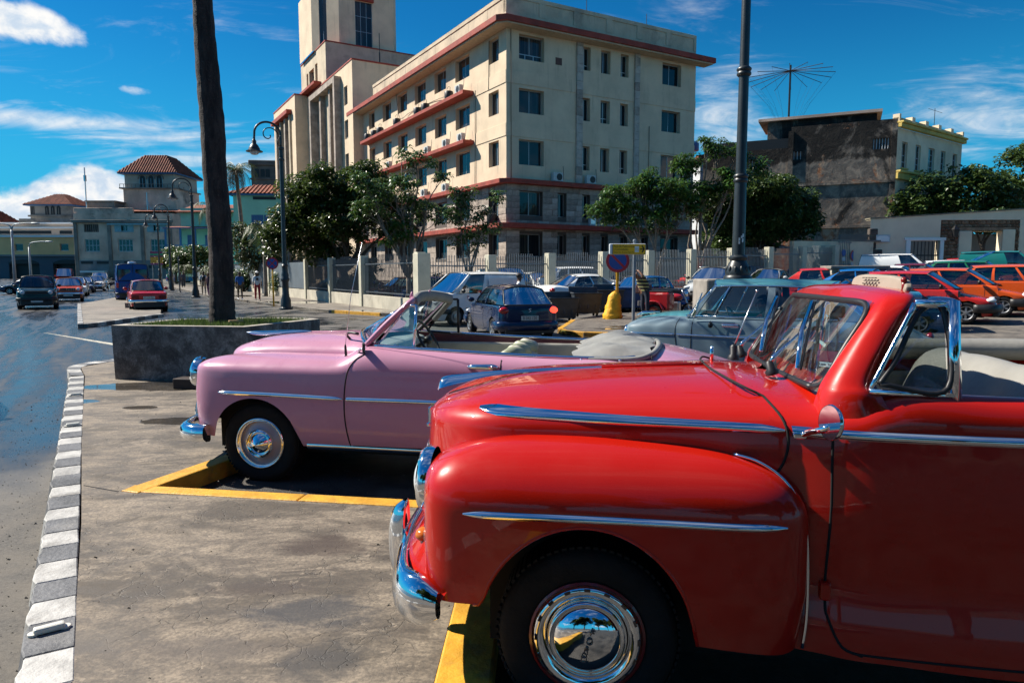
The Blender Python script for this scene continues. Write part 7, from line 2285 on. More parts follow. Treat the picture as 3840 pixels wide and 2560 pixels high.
MB().box(.9, 3.0, -.66, .66, .30, .42).build('cabin_floor', VOID, rc)
MB().prism([(.86, -.62, 1.20), (1.02, -.62, 1.345), (1.1, -.62, 1.31), (1.06, -.62, 1.02), (.95, -.62, .98)], (0, 1.24, 0)).build('dashboard', RED, rc, bevel=.03, fix=True)
bench(rc, 1.60, .60, .78, 1.40, .48, LEATHER, 'front_seat', .18, 3)
bench(rc, 2.45, .58, .80, 1.40, .48, LEATHER, 'rear_seat')
MB().lathe((1.26, .33, 1.27), (.9, 0, .42), [(.19, -.011), (.203, 0), (.19, .011), (.178, 0), (.19, -.011)], 30).build('steering_wheel', CREAMV, rc, 180)
MB().tube([(1.26, .33, 1.27), (1.0, .33, 1.13)], .018, 8).build('steering_column', BLACK, rc, 180)
sv = []
for x, z in ((1.24, 1.752), (1.33, 1.762), (1.42, 1.758)):
 sv.append([(x + .0 * y, y, z + .028 * (1 - (abs(y + .1) / .30) ** 4)) for y in np.linspace(-.39, .19, 13)])
VIS = mat('beige visor vinyl', (.30, .255, .20), .6, var=.08, vs=6)
vis = MB().prism([(1.245 + .012 * math.sin(a), -.20 + .30 * math.copysign(abs(math.cos(a)) ** .6, math.cos(a)), 1.742 + .046 * math.copysign(abs(math.sin(a)) ** .7, math.sin(a)) + .012 * math.cos(a)) for a in np.linspace(0, 2 * PI, 26)[:-1]], (.025, 0, .004)).build('sun_visor', VIS, rc, bevel=.006, fix=True)
for i in range(5):
 for j in range(4):
  MB().cbox((1.240, -.22 + i * .035 + (j % 2) * .016, 1.738 + j * .013), (.004, .018, .004)).build('visor_slot', GAP, vis)
MB().tube([(1.25, -.47, 1.725), (1.25, -.47, 1.765)], .008, 6).ball((1.25, -.47, 1.77), .013, 8, 6).build('visor_pin', mat('dark red knob', (.2, .01, .01), .3), rc, 180)
LT = mat('freshener card', (.012, .014, .03), .5)
fr_ = thing('air_freshener', 'dark leaf-shaped card air freshener hanging behind the red car windscreen', 'air freshener', tuple(rc.matrix_basis @ Vector((1.16, -.10, 1.40)) if False else Vector((.395, 3.434, 0)) + Matrix.Rotation(rad(-7), 3, 'Z') @ Vector((1.10, -.06, 1.36))), rad(-7))
card = [(0, .12), (.022, .085), (.05, .06), (.056, .02), (.05, -.02), (.03, -.04), (.03, -.07), (-.03, -.07), (-.03, -.04), (-.05, -.02), (-.056, .02), (-.05, .06), (-.022, .085)]
c_ = MB().prism([(-.0, x, z) for x, z in card], (.003, 0, 0)).build('card', LT, fr_, fix=True)
c_.rotation_euler = (0, 0, rad(48))
MB().box(-.003, -.001, -.038, .038, .0, .022).build('card_label', WHITE, c_)
MB().box(-.003, -.001, -.028, .028, -.066, -.05).build('card_label', WHITE, c_)
lm = lambda z: frame((-.0035, 0, z), (0, -1, 0), (0, 0, 1))
text('Little Trees', .016, BLACK, c_, lm(.011), 'lettering', .0004)
text('Black Ice', .012, BLACK, c_, lm(-.058), 'lettering', .0004)
MB().tube([(0, 0, .12), (0, 0, .30)], .0012, 4).build('string', WHITE, fr_)
MB().cbox((.0, .0, .05), (.002, .1, .05), rad(48)).build('card_back', mat('freshener red', (.25, .01, .05), .5), fr_)
cr_ = thing('hanging_cross', 'small dark crucifix on a bead string hanging inside the red car windscreen', 'crucifix', tuple(Vector((.395, 3.434, 0)) + Matrix.Rotation(rad(-7), 3, 'Z') @ Vector((1.12, .17, 1.50))), rad(30))
MB().box(-.008, .008, -.008, .008, -.10, .07).box(-.045, .045, -.007, .007, .015, .035).build('cross', mat('dark wood', (.03, .02, .015), .5), cr_, bevel=.003, bseg=1)
MB().tube(cr([(0, 0, .07), (.012, 0, .12), (0, 0, .19)], 8), .004, 5).build('bead_string', STEEL, cr_, 180)
mr = MB().tube([(1.10, 0, 1.69), (1.14, 0, 1.64)], .008, 6).build('mirror_stem', BLACK, rc, 180)
MB().cbox((1.145, 0, 1.62), (.02, .22, .055)).build('rear_mirror', BLACK, rc, bevel=.008)
# ================================================================== THE PINK CONVERTIBLE
pc = thing('convertible', 'dusty pink vintage convertible with folded grey top, parked beyond the red one', 'car', (-2.02, 6.672, 0), rad(-10))
pin = lambda z: float(np.interp(z, [.33, .40, .5, .65, .8, .95, 1.1], [.07, .03, .012, 0, 0, .012, .05]))
pst = [(-.62, -.38, -.40, -.45, .62, .92, 1.0), (-.67, -.58, -.36, -.49, .52, .95, 1.05), (-.635, -.74, -.29, -.52, .43, .965, 1.078), (-.52, -.86, -.18, -.53, .41, .965, 1.092), (-.30, -.905, -.08, -.53, .40, .96, 1.096), (0, -.915, .05, -.53, .40, .955, 1.10), (.42, -.92, .42, -.545, .35, .955, 1.10),
 (.72, -.922, .74, -.57, .345, .955, 1.11), (.95, -.925, .95, -.655, .345, .955, 1.195), (1.3, -.93, 1.3, -.72, .34, .955, 1.175), (2.1, -.93, 2.1, -.74, .335, .955, 1.14), (2.6, -.925, 2.6, -.73, .335, .955, 1.125), (2.95, -.92, 2.95, -.66, .335, .955, 1.13), (3.22, -.91, 3.22, -.10, .34, .955, 1.17),
 (3.5, -.895, 3.5, 0, .36, .94, 1.15), (4.0, -.83, 3.95, 0, .40, .88, 1.03), (4.4, -.66, 4.2, 0, .45, .78, .90), (4.52, -.35, 4.3, 0, .5, .72, .8), (4.54, 0, 4.32, 0, .5, .72, .8)]
ps_ = Shell(pst, pin, [(-.0, .345, .40, .405), (2.95, .345, .40, .30)], 9, 2.2, (13, 11))
pd = lambda x, z: .835 <= x < 2.12 and z > .365
ps_.emit(lambda x, z: not pd(x, z)).build('body', PINK, pc, 60, merge=2e-4)
pdn = ps_.emit(pd, mirror=False).build('door', PINK, pc, 60)
ps_.emit(pd, near=False).build('door', PINK, pc, 60)
hs = Shell([(-.62, 0, -.42, 0, .90, 1.02, 1.13), (-.59, -.2, -.40, 0, .90, 1.02, 1.14), (-.48, -.38, -.34, 0, .92, 1.03, 1.165), (-.28, -.48, -.2, 0, .95, 1.04, 1.205), (.05, -.52, .08, 0, .95, 1.05, 1.232), (.45, -.55, .42, 0, .95, 1.06, 1.248), (.68, -.58, .6, 0, .95, 1.07, 1.252), (.84, -.63, .70, 0, .95, 1.08, 1.25), (.97, -.66, .82, 0, .95, 1.10, 1.235)], lambda z: 0, [], 7, 2.35, (5, 14))
hs.emit(lambda x, z: x < .70).build('hood', PINK, pc, 180, merge=2e-4)
hs.emit(lambda x, z: x >= .70).build('cowl', PINK, pc, 180, merge=2e-4)
gap = MB().tube([ps_.at(x, z) for x, z in cr([(.975, 1.135), (.90, 1.085), (.845, .985), (.822, .81), (.822, .59), (.852, .36)], 26)], .006, 5)
gap2 = MB().tube([ps_.at(x, z) for x, z in cr([(2.115, 1.11), (2.12, .8), (2.11, .37)], 16)], .006, 5).tube([ps_.at(x, .375) for x in np.linspace(.87, 2.1, 14)], .004, 5)
both(join(gap, gap2)).build('door_gap', GAP, pc, 180)
MB().tube([(3.285, y, 1.168 - .04 * abs(y) ** 2 - .06 * max(0, abs(y) - .6)) for y in np.linspace(-.78, .78, 21)], .005, 5).build('boot_gap', GAP, pc, 180)
for par_, a, b_, z0, z1 in ((pc, -.32, .805, .792, .770), (pdn, .84, 2.1, .770, .76)):
 ps_.strip([(a, z0), ((a + b_) / 2, (z0 + z1) / 2 + .004), (b_, z1)], .036, .016, 26, par_ is pc).build('moulding', CHROME, par_, 180)
ps_.strip([(.46, .352), (1.3, .350), (2.5, .345)], .045, .014, 26, False).build('sill_strip', CHROME, pc, 180)
bl = [(.955, -.668, 1.203), (1.1, -.73, 1.19), (1.5, -.748, 1.172), (2.1, -.757, 1.147), (2.7, -.75, 1.13), (3.05, -.70, 1.128), (3.2, -.6, 1.14)]
both(MB().tube(cr(bl, 40), .016, 8, flat=(1.3, 1))).build('belt_moulding', CHROME, pc, 180)
for sd in (-1, 1):
 MB().box(1.05, 3.0, .655 * sd - .02, .655 * sd + .02, .5, 1.10).build('door_trim', CREAMV, pc, bevel=.02)
MB().box(.95, 3.2, -.66, .66, .26, .40).build('cabin_floor', VOID, pc)
MB().box(-.5, .9, -.60, .60, .25, .92).build('engine_bay', VOID, pc)
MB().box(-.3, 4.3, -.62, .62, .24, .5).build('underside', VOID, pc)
wheel(pc, 0, -.72, .345, .347, .20, 'pink', -1)
for x, y, sd in ((0, .72, 1), (2.95, -.72, -1), (2.95, .72, 1)):
 wheel(pc, x, y, .345, .347, .20, 'pink', sd)
hb = ps_.at(1.98, 1.06)
ho = MB().tube(cr([tuple(hb + Vector((-.13, -.008, 0))), tuple(hb + Vector((-.06, -.035, .004))), tuple(hb + Vector((.05, -.03, .003))), tuple(hb + Vector((.12, -.005, 0)))], 14), [.008, .014, .018, .02, .021, .021, .021, .022, .023, .024, .024, .022, .018, .01], 8).build('handle', CHROME, pdn, 180)
MB().lathe(tuple(hb + Vector((.08, -.045, .003))), (0, -1, 0), [(.014, 0), (.012, .006), (0, .007)], 10).build('key_lock', STEEL, ho, 180)
MB().lathe((.76, -.72, 1.06), (0, -.12, 1), [(.026, 0), (.02, .03), (.010, .05), (.012, .06), (.010, .12), (.005, .14)], 10).build('aerial_base', BLACK, pc, 180)
MB().tube([(.76, -.735, 1.19), (.82, -.74, 1.6), (.93, -.74, 2.05)], [.004, .003, .002], 5).build('aerial', STEEL, pc, 180)
mo = MB().cbox((.965, -.845, 1.185), (.02, .10, .085), rad(25)).build('door_mirror', BLACK, pc, bevel=.01)
MB().cbox((.975, -.842, 1.185), (.004, .088, .072), rad(25)).build('mirror_glass', mat('dull mirror', (.3, .32, .33), .05, 1.), mo)
MB().tube(cr([(.92, -.76, 1.10), (.90, -.80, 1.13), (.93, -.83, 1.17), (.96, -.845, 1.18)], 8), .009, 6).cbox((.92, -.765, 1.105), (.05, .02, .03)).build('mirror_arm', STEEL, mo, 180)
ho = MB().tube(cr([(.66, -.40, 1.215), (.64, -.42, 1.25), (.68, -.45, 1.275), (.78, -.5, 1.27)], 10), .012, 6).build('cowl_handle', BLACK, pc, 180)
frp = [(.935, -.70, 1.195), (1.10, -.69, 1.36), (1.265, -.655, 1.515), (1.29, -.60, 1.548), (1.225, -.3, 1.568), (1.19, 0, 1.575)]
frp += [(x, -y, z) for x, y, z in frp[-2::-1]]
P_ = cr(frp, 60)
MB().tube(P_, [.034 + .006 * math.sin(i * PI / 59) for i in range(60)], 10, flat=(1.2, .75)).build('windscreen_frame', PINK, pc, 180)
MB().tube(P_ * np.array([1, .955, .994]) + np.array([-.012, 0, -.012]), .020, 6).build('windscreen_seal', BLACK, pc, 180)
MB().tube(cr([(.935, -.69, 1.19), (.78, -.40, 1.235), (.65, 0, 1.262), (.78, .40, 1.235), (.935, .69, 1.19)], 30), .020, 6).build('windscreen_base', CHROME, pc, 180)
MB().tube([(.655, 0, 1.265), (1.17, 0, 1.56)], .016, 6).build('centre_bar', CHROME, pc, 180)
for sd in (-1, 1):
 g_ = [[(.655 + (.92 - .655) * f, sd * .67 * f, 1.265 - .07 * f) for f in np.linspace(0, 1, 8)], [(1.17 + (1.27 - 1.17) * f * f, sd * .63 * f, 1.56 - .035 * f) for f in np.linspace(0, 1, 8)]]
 MB().grid(g_).build('windscreen', glassmat('pink windscreen glass', (.80, .90, .90), .10, .01, .05), pc, 180)
HD = mat('grey header vinyl', (.24, .24, .22), .8, var=.15)
MB().tube(cr([(1.30, -.54, 1.545), (1.25, -.25, 1.578), (1.22, 0, 1.585), (1.25, .25, 1.578), (1.31, .58, 1.535), (1.25, .645, 1.47), (1.12, .67, 1.33)], 30), .034, 8, flat=(1, 1.5)).build('header_rail', HD, pc, 180)
for y in (-.42, .1):
 MB().tube([(1.235, y, 1.585), (1.25, y, 1.635)], [.014, .010], 8).build('header_pin', PINK, pc, 180)
sk = MB().lathe((1.095, .40, 1.452), (-.78, -.15, .60), [(.062, 0), (.062, .002), (0, .002)], 24).build('sticker', mat('sticker grey blue', (.16, .20, .22), .6), pc, 40)
MB().lathe((1.0935, .3995, 1.4535), (-.78, -.15, .60), [(.050, .001), (.050, .003), (0, .003)], 24).build('sticker_face', WHITE, sk, 40)
for sg in (-1, 1):
 c = Vector((1.089, .399, 1.4555)) + Vector((0, .009 * sg, 0))
 u, v = Vector((0, 1, 0)), Vector((.6, 0, .78)).normalized()
 MB().tube([c + u * (.018 * math.cos(a) * 1.0) + v * (.021 * math.sin(a)) for a in (np.linspace(.8, 5.48, 14) + (0 if sg < 0 else PI))], .0035, 5).build('sticker_mark', SIGNRED, sk, 180)
for sd in (-1, 1):
 A_, B_, C_, D_ = Vector((1.035, -.705, 1.20)), Vector((1.36, -.74, 1.175)), Vector((1.37, -.69, 1.53)), Vector((1.295, -.675, 1.53))
 mm = CHROME if sd < 0 else BLACK
 q = MB().tube([A_, D_], .010, 6).tube([D_, C_], .012, 6).tube([C_, B_], .014, 6).tube([B_, A_], .010, 6)
 q = q if sd < 0 else mirror_mb(q)
 o = q.build('quarter_light', mm, pc, 180)
 q = MB().prism([A_, B_, C_, D_], (0, .003, 0))
 (q if sd < 0 else mirror_mb(q)).build('quarter_glass', GLASS, pc)
MB().prism([(.80, -.60, 1.0), (.86, -.60, 1.20), (1.05, -.60, 1.17), (1.08, -.60, 1.02), (1.0, -.60, .95)], (0, 1.2, 0)).build('dashboard', mat('pale grey dash', (.40, .42, .40), .4, var=.1), pc, bevel=.03, fix=True)
MB().lathe((1.07, -.35, 1.12), (1, 0, .25), [(.055, 0), (.05, .02), (0, .022)], 16).build('gauge', CHROME, pc, 180)
MB().lathe((1.36, -.34, 1.21), (.86, 0, .5), [(.19, -.012), (.205, 0), (.19, .012), (.178, 0), (.19, -.012)], 32).build('steering_wheel', BLACK, pc, 180)
sw = MB()
for a in (0.3, 2.84):
 u, v = Vector((0, 1, 0)), Vector((-.5, 0, .86))
 sw.tube([Vector((1.36, -.34, 1.21)), Vector((1.36, -.34, 1.21)) + u * .19 * math.cos(a) + v * .19 * math.sin(a)], .008, 6)
sw.tube([(1.36, -.34, 1.21), (1.02, -.34, 1.02)], .02, 8).lathe((1.37, -.34, 1.215), (.86, 0, .5), [(.04, -.02), (.04, .01), (.02, .025), (0, .026)], 12).build('steering_spoke', BLACK, pc, 180)
st_ = bench(pc, 1.92, .58, .70, 1.07, .46, CREAMV, 'front_seat')
for i, (a, b_) in enumerate(((-.58, -.28), (-.28, -.22), (-.22, .05), (.05, .11), (.11, .4), (.4, .58))):
 MB().tube([(2.10 + .06 * q, y, 1.085 + .02 * math.sin(PI * (q + i * .1))) for q, y in ((0, a + .004), (.5, (a + b_) / 2), (1, b_ - .004))], [.066 if i % 2 else .072] * 3, 14).build('seat_roll', CREAMV if i % 2 else LEATHERG, st_, 180)
bench(pc, 2.62, .60, .70, 1.17, .44, LEATHER, 'rear_seat', .20, 7)
TOP = mat('grey folded top vinyl', (.27, .27, .25), .5, var=.12, vs=4, bump=.35, bs=5, grime=.2, gcol=(.25, .24, .21))
tp = []
for i, x in enumerate(np.linspace(2.66, 3.27, 16)):
 row = []
 f = i / 15
 for y in np.linspace(-1, 1, 33):
  hw = .72 - .10 * f ** 3
  z = 1.10 + .05 * f + (.10 * math.sin(PI * min(1, .12 + f * .80)) ** .6 + .022 * math.sin(y * 9 + f * 5) * math.sin(f * PI) + .016 * math.sin(y * 23 - f * 9) * math.sin(f * PI)) * (1 - abs(y) ** 7) + (.02 * math.sin(y * 3 + 1) if 0 < i < 15 else 0) * .5
  row.append((x + .05 * (1 - y * y) * f + .018 * math.sin(y * 11), y * hw, z))
 tp.append(row)
tt = MB().grid(tp, flip=True).build('folded_top', TOP, pc, 180)
MB().tube(cr([(2.66, -.735, 1.118), (2.9, -.745, 1.118), (3.15, -.71, 1.122), (3.28, -.60, 1.15), (3.345, -.3, 1.175), (3.36, 0, 1.18), (3.345, .3, 1.175), (3.28, .6, 1.15), (3.1, .71, 1.12)], 50), .024, 8).build('top_hem', TOP, tt, 180)
for x in (2.74, 3.04):
 MB().lathe((x, -.765, 1.118), (0, -1, .3), [(.012, 0), (.010, .008), (0, .01)], 8).build('snap', CHROME, tt, 180)
for sd in (-1, 1):
 o = (-.645, .665 * sd, .93)
 b_ = MB().lathe(o, (-1, .06 * sd, .10), [(.125, -.05), (.135, .0), (.13, .022), (.108, .02)], 26).build('headlamp', CHROME, pc, 180)
 MB().lathe(o, (-1, .06 * sd, .10), [(.108, .012), (.09, .04), (0, .06)], 22).build('lens', HEADL, b_, 180)
 MB().ball((-.66, .60 * sd, .64), (.045, .06, .05), 12, 8).build('parking_lamp', HEADL, pc, 180)
for z in (.60, .72, .84):
 MB().tube(cr([(-.60, -.62, z), (-.70, -.3, z), (-.73, 0, z), (-.70, .3, z), (-.60, .62, z)], 16), .03, 8).build('grille_bar', CHROME, pc, 180)
MB().box(-.60, -.45, -.6, .6, .5, .98).build('grille_void', VOID, pc)
bq = [(-.44, -.90), (-.56, -.90), (-.68, -.84), (-.76, -.66), (-.82, -.35), (-.84, 0)]
bq += [(x, -y) for x, y in bq[-2::-1]]
bs = []
for x, y in bq:
 n_ = Vector((-1, 0, 0)) if abs(y) < .5 else Vector((-.7, math.copysign(.7, y), 0)) if abs(y) < .87 else Vector((-.2, math.copysign(1, y), 0)).normalized()
 bs.append([(x + n_.x * d, y + n_.y * d, z) for d, z in ((-.02, .355), (.02, .36), (.05, .39), (.056, .43), (.05, .475), (.02, .505), (-.02, .51), (-.035, .49), (-.035, .37))])
bo_ = loft(bs, True).build('bumper', CHROME, pc, 180)
for sg in (0, -1):
 MB().poly(bs[sg]).build('bumper_end', CHROME, bo_)
MB().lathe((-.66, -.885, .425), (-.5, -.85, 0), [(.018, 0), (.018, .01), (0, .018)], 10).build('bumper_bolt', CHROME, pc, 180)
for y in (-.36, .36):
 MB().tube(cr([(-.83, y, .36), (-.875, y, .45), (-.86, y, .58), (-.80, y, .66)], 10), [.03, .036, .04, .042, .042, .042, .04, .036, .03, .02], 10).build('bumper_guard', CHROME, pc, 180)
loft([[(-.60, y * .01, 1.185), (-.60, y * .012, 1.19)] if False else [(x, a * w, z + b_ * h) for a, b_ in ((-1, 0), (-.5, .8), (0, 1), (.5, .8), (1, 0), (0, -.3))] for x, w, z, h in ((-.575, .008, 1.222, .006), (-.5, .03, 1.208, .03), (-.38, .045, 1.205, .034), (-.2, .04, 1.218, .03), (.0, .018, 1.232, .02), (.1, .006, 1.24, .006))]).build('hood_ornament', CHROME, pc, 180)
MB().tube([(.1, 0, 1.238), (.68, 0, 1.256)], .005, 5).build('hood_ridge', PINK, pc, 180)
# ================================================================== THE BLUE-GREY SALOON
TEAL = paint('flat blue grey paint', (.165, .235, .275), .38, .35, .12)
TROOF = paint('teal roof paint', (.07, .235, .265), .36, .4, .12)
bg = thing('saloon_car', 'rounded blue-grey vintage saloon with a teal roof, driving past behind the convertibles', 'car', (2.2, 11.71, 0), rad(-30))
bin_ = lambda z: float(np.interp(z, [.32, .42, .6, .85, .95, 1.1], [.06, .02, .0, .0, .01, .04]))
bsx = [(-.16, 0, .1, 0, .55, .85, 1.0), (-.14, -.35, .12, -.1, .5, .87, 1.03), (-.06, -.64, .2, -.3, .45, .89, 1.07), (.1, -.77, .3, -.38, .42, .91, 1.095), (.5, -.81, .55, -.42, .38, .93, 1.12), (.95, -.82, .95, -.5, .34, .94, 1.13), (1.3, -.82, 1.3, -.66, .32, .95, 1.135), (2.2, -.82, 2.2, -.68, .32, .95, 1.14),
 (3.1, -.81, 3.1, -.66, .33, .95, 1.13), (3.5, -.80, 3.5, -.3, .36, .94, 1.12), (3.95, -.72, 3.85, 0, .42, .88, 1.04), (4.22, -.45, 4.0, 0, .5, .8, .92), (4.28, 0, 4.05, 0, .5, .8, .92)]
bsh = Shell(bsx, bin_, [(.47, .33, .37, .40), (3.15, .33, .37, .32)], 8, 2.1, (11, 9))
dsel = lambda x, z: (1.05 <= x < 2.14 or 2.14 <= x < 3.05 and z > .5)
bsh.emit(lambda x, z: not dsel(x, z)).build('body', TEAL, bg, 60, merge=2e-4)
for a, b_, zc_ in ((1.05, 2.14, 0), (2.14, 3.05, .5)):
 for sd in (0, 1):
  d_ = bsh.emit(lambda x, z: a <= x < b_ and z > zc_, mirror=bool(sd), near=not sd).build('door', TEAL, bg, 60)
  if not sd:
   hx = 1.62 if a < 2 else 2.6
   hb = bsh.at(hx, 1.03)
   MB().tube(cr([tuple(hb + Vector((-.11, .0, 0))), tuple(hb + Vector((-.09, -.03, 0))), tuple(hb + Vector((.09, -.03, 0))), tuple(hb + Vector((.11, 0, 0)))], 10), .014, 8).cbox(tuple(hb + Vector((0, -.002, -.004))), (.24, .012, .05)).build('handle', CHROME, d_, 60)
gp_ = MB()
for pts in ([(.83, 1.10), (.80, .9), (.84, .6), (.86, .36)], [(2.14, 1.12), (2.14, .36)], [(1.06, 1.1), (1.05, .7), (1.06, .36)], [(3.05, 1.1), (3.04, .72), (2.82, .45)]):
 gp_.tube(bsh.line(pts, 0, samples=16), .006, 5)
both(gp_).build('door_gap', GAP, bg, 180)
bh = Shell([(-.10, 0, .12, 0, .85, .98, 1.07), (-.06, -.22, .13, 0, .85, .98, 1.08), (.06, -.38, .2, 0, .88, 1.0, 1.105), (.35, -.45, .4, 0, .9, 1.03, 1.155), (.75, -.52, .75, 0, .95, 1.07, 1.19), (1.0, -.62, .95, 0, .95, 1.09, 1.20), (1.12, -.66, 1.05, 0, .95, 1.1, 1.19)], lambda z: 0, [], 7, 2.4, (5, 10))
bh.emit().build('hood', TROOF, bg, 180, merge=2e-4)
bsh.strip([(.0, .855), (.5, .86), (.805, .865)], .03, .014, 20).build('moulding', CHROME, bg, 180)
for a, b_ in ((.83, 2.12), (2.16, 3.0), (3.08, 3.9)):
 bsh.strip([(a, .866 - .004 * a), ((a + b_) / 2, .866 - .002 * (a + b_)), (b_, .866 - .004 * b_)], .03, .014, 20, False).build('moulding', CHROME, bg, 180)
greenhouse(bg, dict(zb=1.135, zr=1.66, wf=.96, wh=1.34, rh=2.88, rf=3.42, yb=.725, yr=.60, crown=.05, bow=.10, chrome=True, seatx=(2.0, 2.9),
     pillars=[(.0, .05, .0, .02), (.455, .505, .50, .56), (.86, 1.0, .93, 1.0)], panes=[('side_window', (.05, .455, .02, .50)), ('side_window', (.505, .86, .56, .93))]), TEAL, glassmat('old car glass', (.72, .76, .76), .05))
for o in bg.children:
 if o.name.split('.')[0] == 'roof':
  o.data.materials[0] = TROOF
for sd in (-1, 1):
 MB().tube([(1.36, .742 * sd, 1.13), (1.56, .66 * sd, 1.58)], .012, 6).build('quarter_bar', CHROME, bg, 180)
 MB().tube([(1.06, .735 * sd, 1.15), (2.10, .755 * sd, 1.15)], .012, 6).tube([(2.2, .755 * sd, 1.15), (3.05, .725 * sd, 1.15)], .012, 6).build('window_sill_strip', CHROME, bg, 180)
q = MB().prism([(1.03, -.79, 1.14), (1.13, -.92, 1.15), (1.22, -.88, 1.50)], (0, .006, 0))
q.build('quarter_glass', GLASS, bg)
MB().tube([(1.03, -.79, 1.14), (1.13, -.92, 1.15), (1.22, -.88, 1.50), (1.03, -.79, 1.14)], .008, 5).build('quarter_frame', CHROME, bg, 180)
mo = MB().ball((1.36, -.90, 1.03), (.035, .07, .045), 10, 8).build('door_mirror', BLACK, bg, 180)
MB().tube([(1.33, -.80, 1.08), (1.36, -.9, 1.04)], .008, 5).build('mirror_arm', BLACK, mo, 180)
for x, y, sd in ((.47, -.66, -1), (.47, .66, 1), (3.15, -.66, -1), (3.15, .66, 1)):
 wheel(bg, x, y, .33, .33, .18, 'dull', sd)
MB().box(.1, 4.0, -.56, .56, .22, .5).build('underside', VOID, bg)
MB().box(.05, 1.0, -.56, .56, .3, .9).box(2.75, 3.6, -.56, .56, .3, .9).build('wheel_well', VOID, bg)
for sd in (-1, 1):
 b_ = MB().lathe((-.06, .60 * sd, .86), (-1, .2 * sd, 0), [(.10, -.06), (.11, 0), (.09, .015)], 20).build('headlamp', CHROME, bg, 180)
 MB().lathe((-.06, .60 * sd, .86), (-1, .2 * sd, 0), [(.09, .01), (.05, .03), (0, .035)], 16).build('lens', HEADL, b_, 180)
MB().tube(cr([(.12, -.84, .5), (-.14, -.76, .5), (-.26, -.4, .5), (-.29, 0, .5), (-.26, .4, .5), (-.14, .76, .5), (.12, .84, .5)], 30), .06, 8, flat=(.6, 1.3)).build('bumper', CHROME, bg, 180)
MB().tube(cr([(4.0, -.82, .52), (4.28, -.7, .52), (4.38, 0, .52), (4.28, .7, .52), (4.0, .82, .52)], 24), .06, 8, flat=(.6, 1.3)).build('bumper', CHROME, bg, 180)
MB().tube([(-.10, 0, 1.08), (.0, 0, 1.13), (.3, 0, 1.155)], [.02, .028, .008], 8).build('hood_ornament', CHROME, bg, 180)
for sd in (-1, 1):
 MB().ball((4.17, .60 * sd, .84), (.06, .06, .09), 10, 8).build('tail_lamp', REDL, bg, 180)
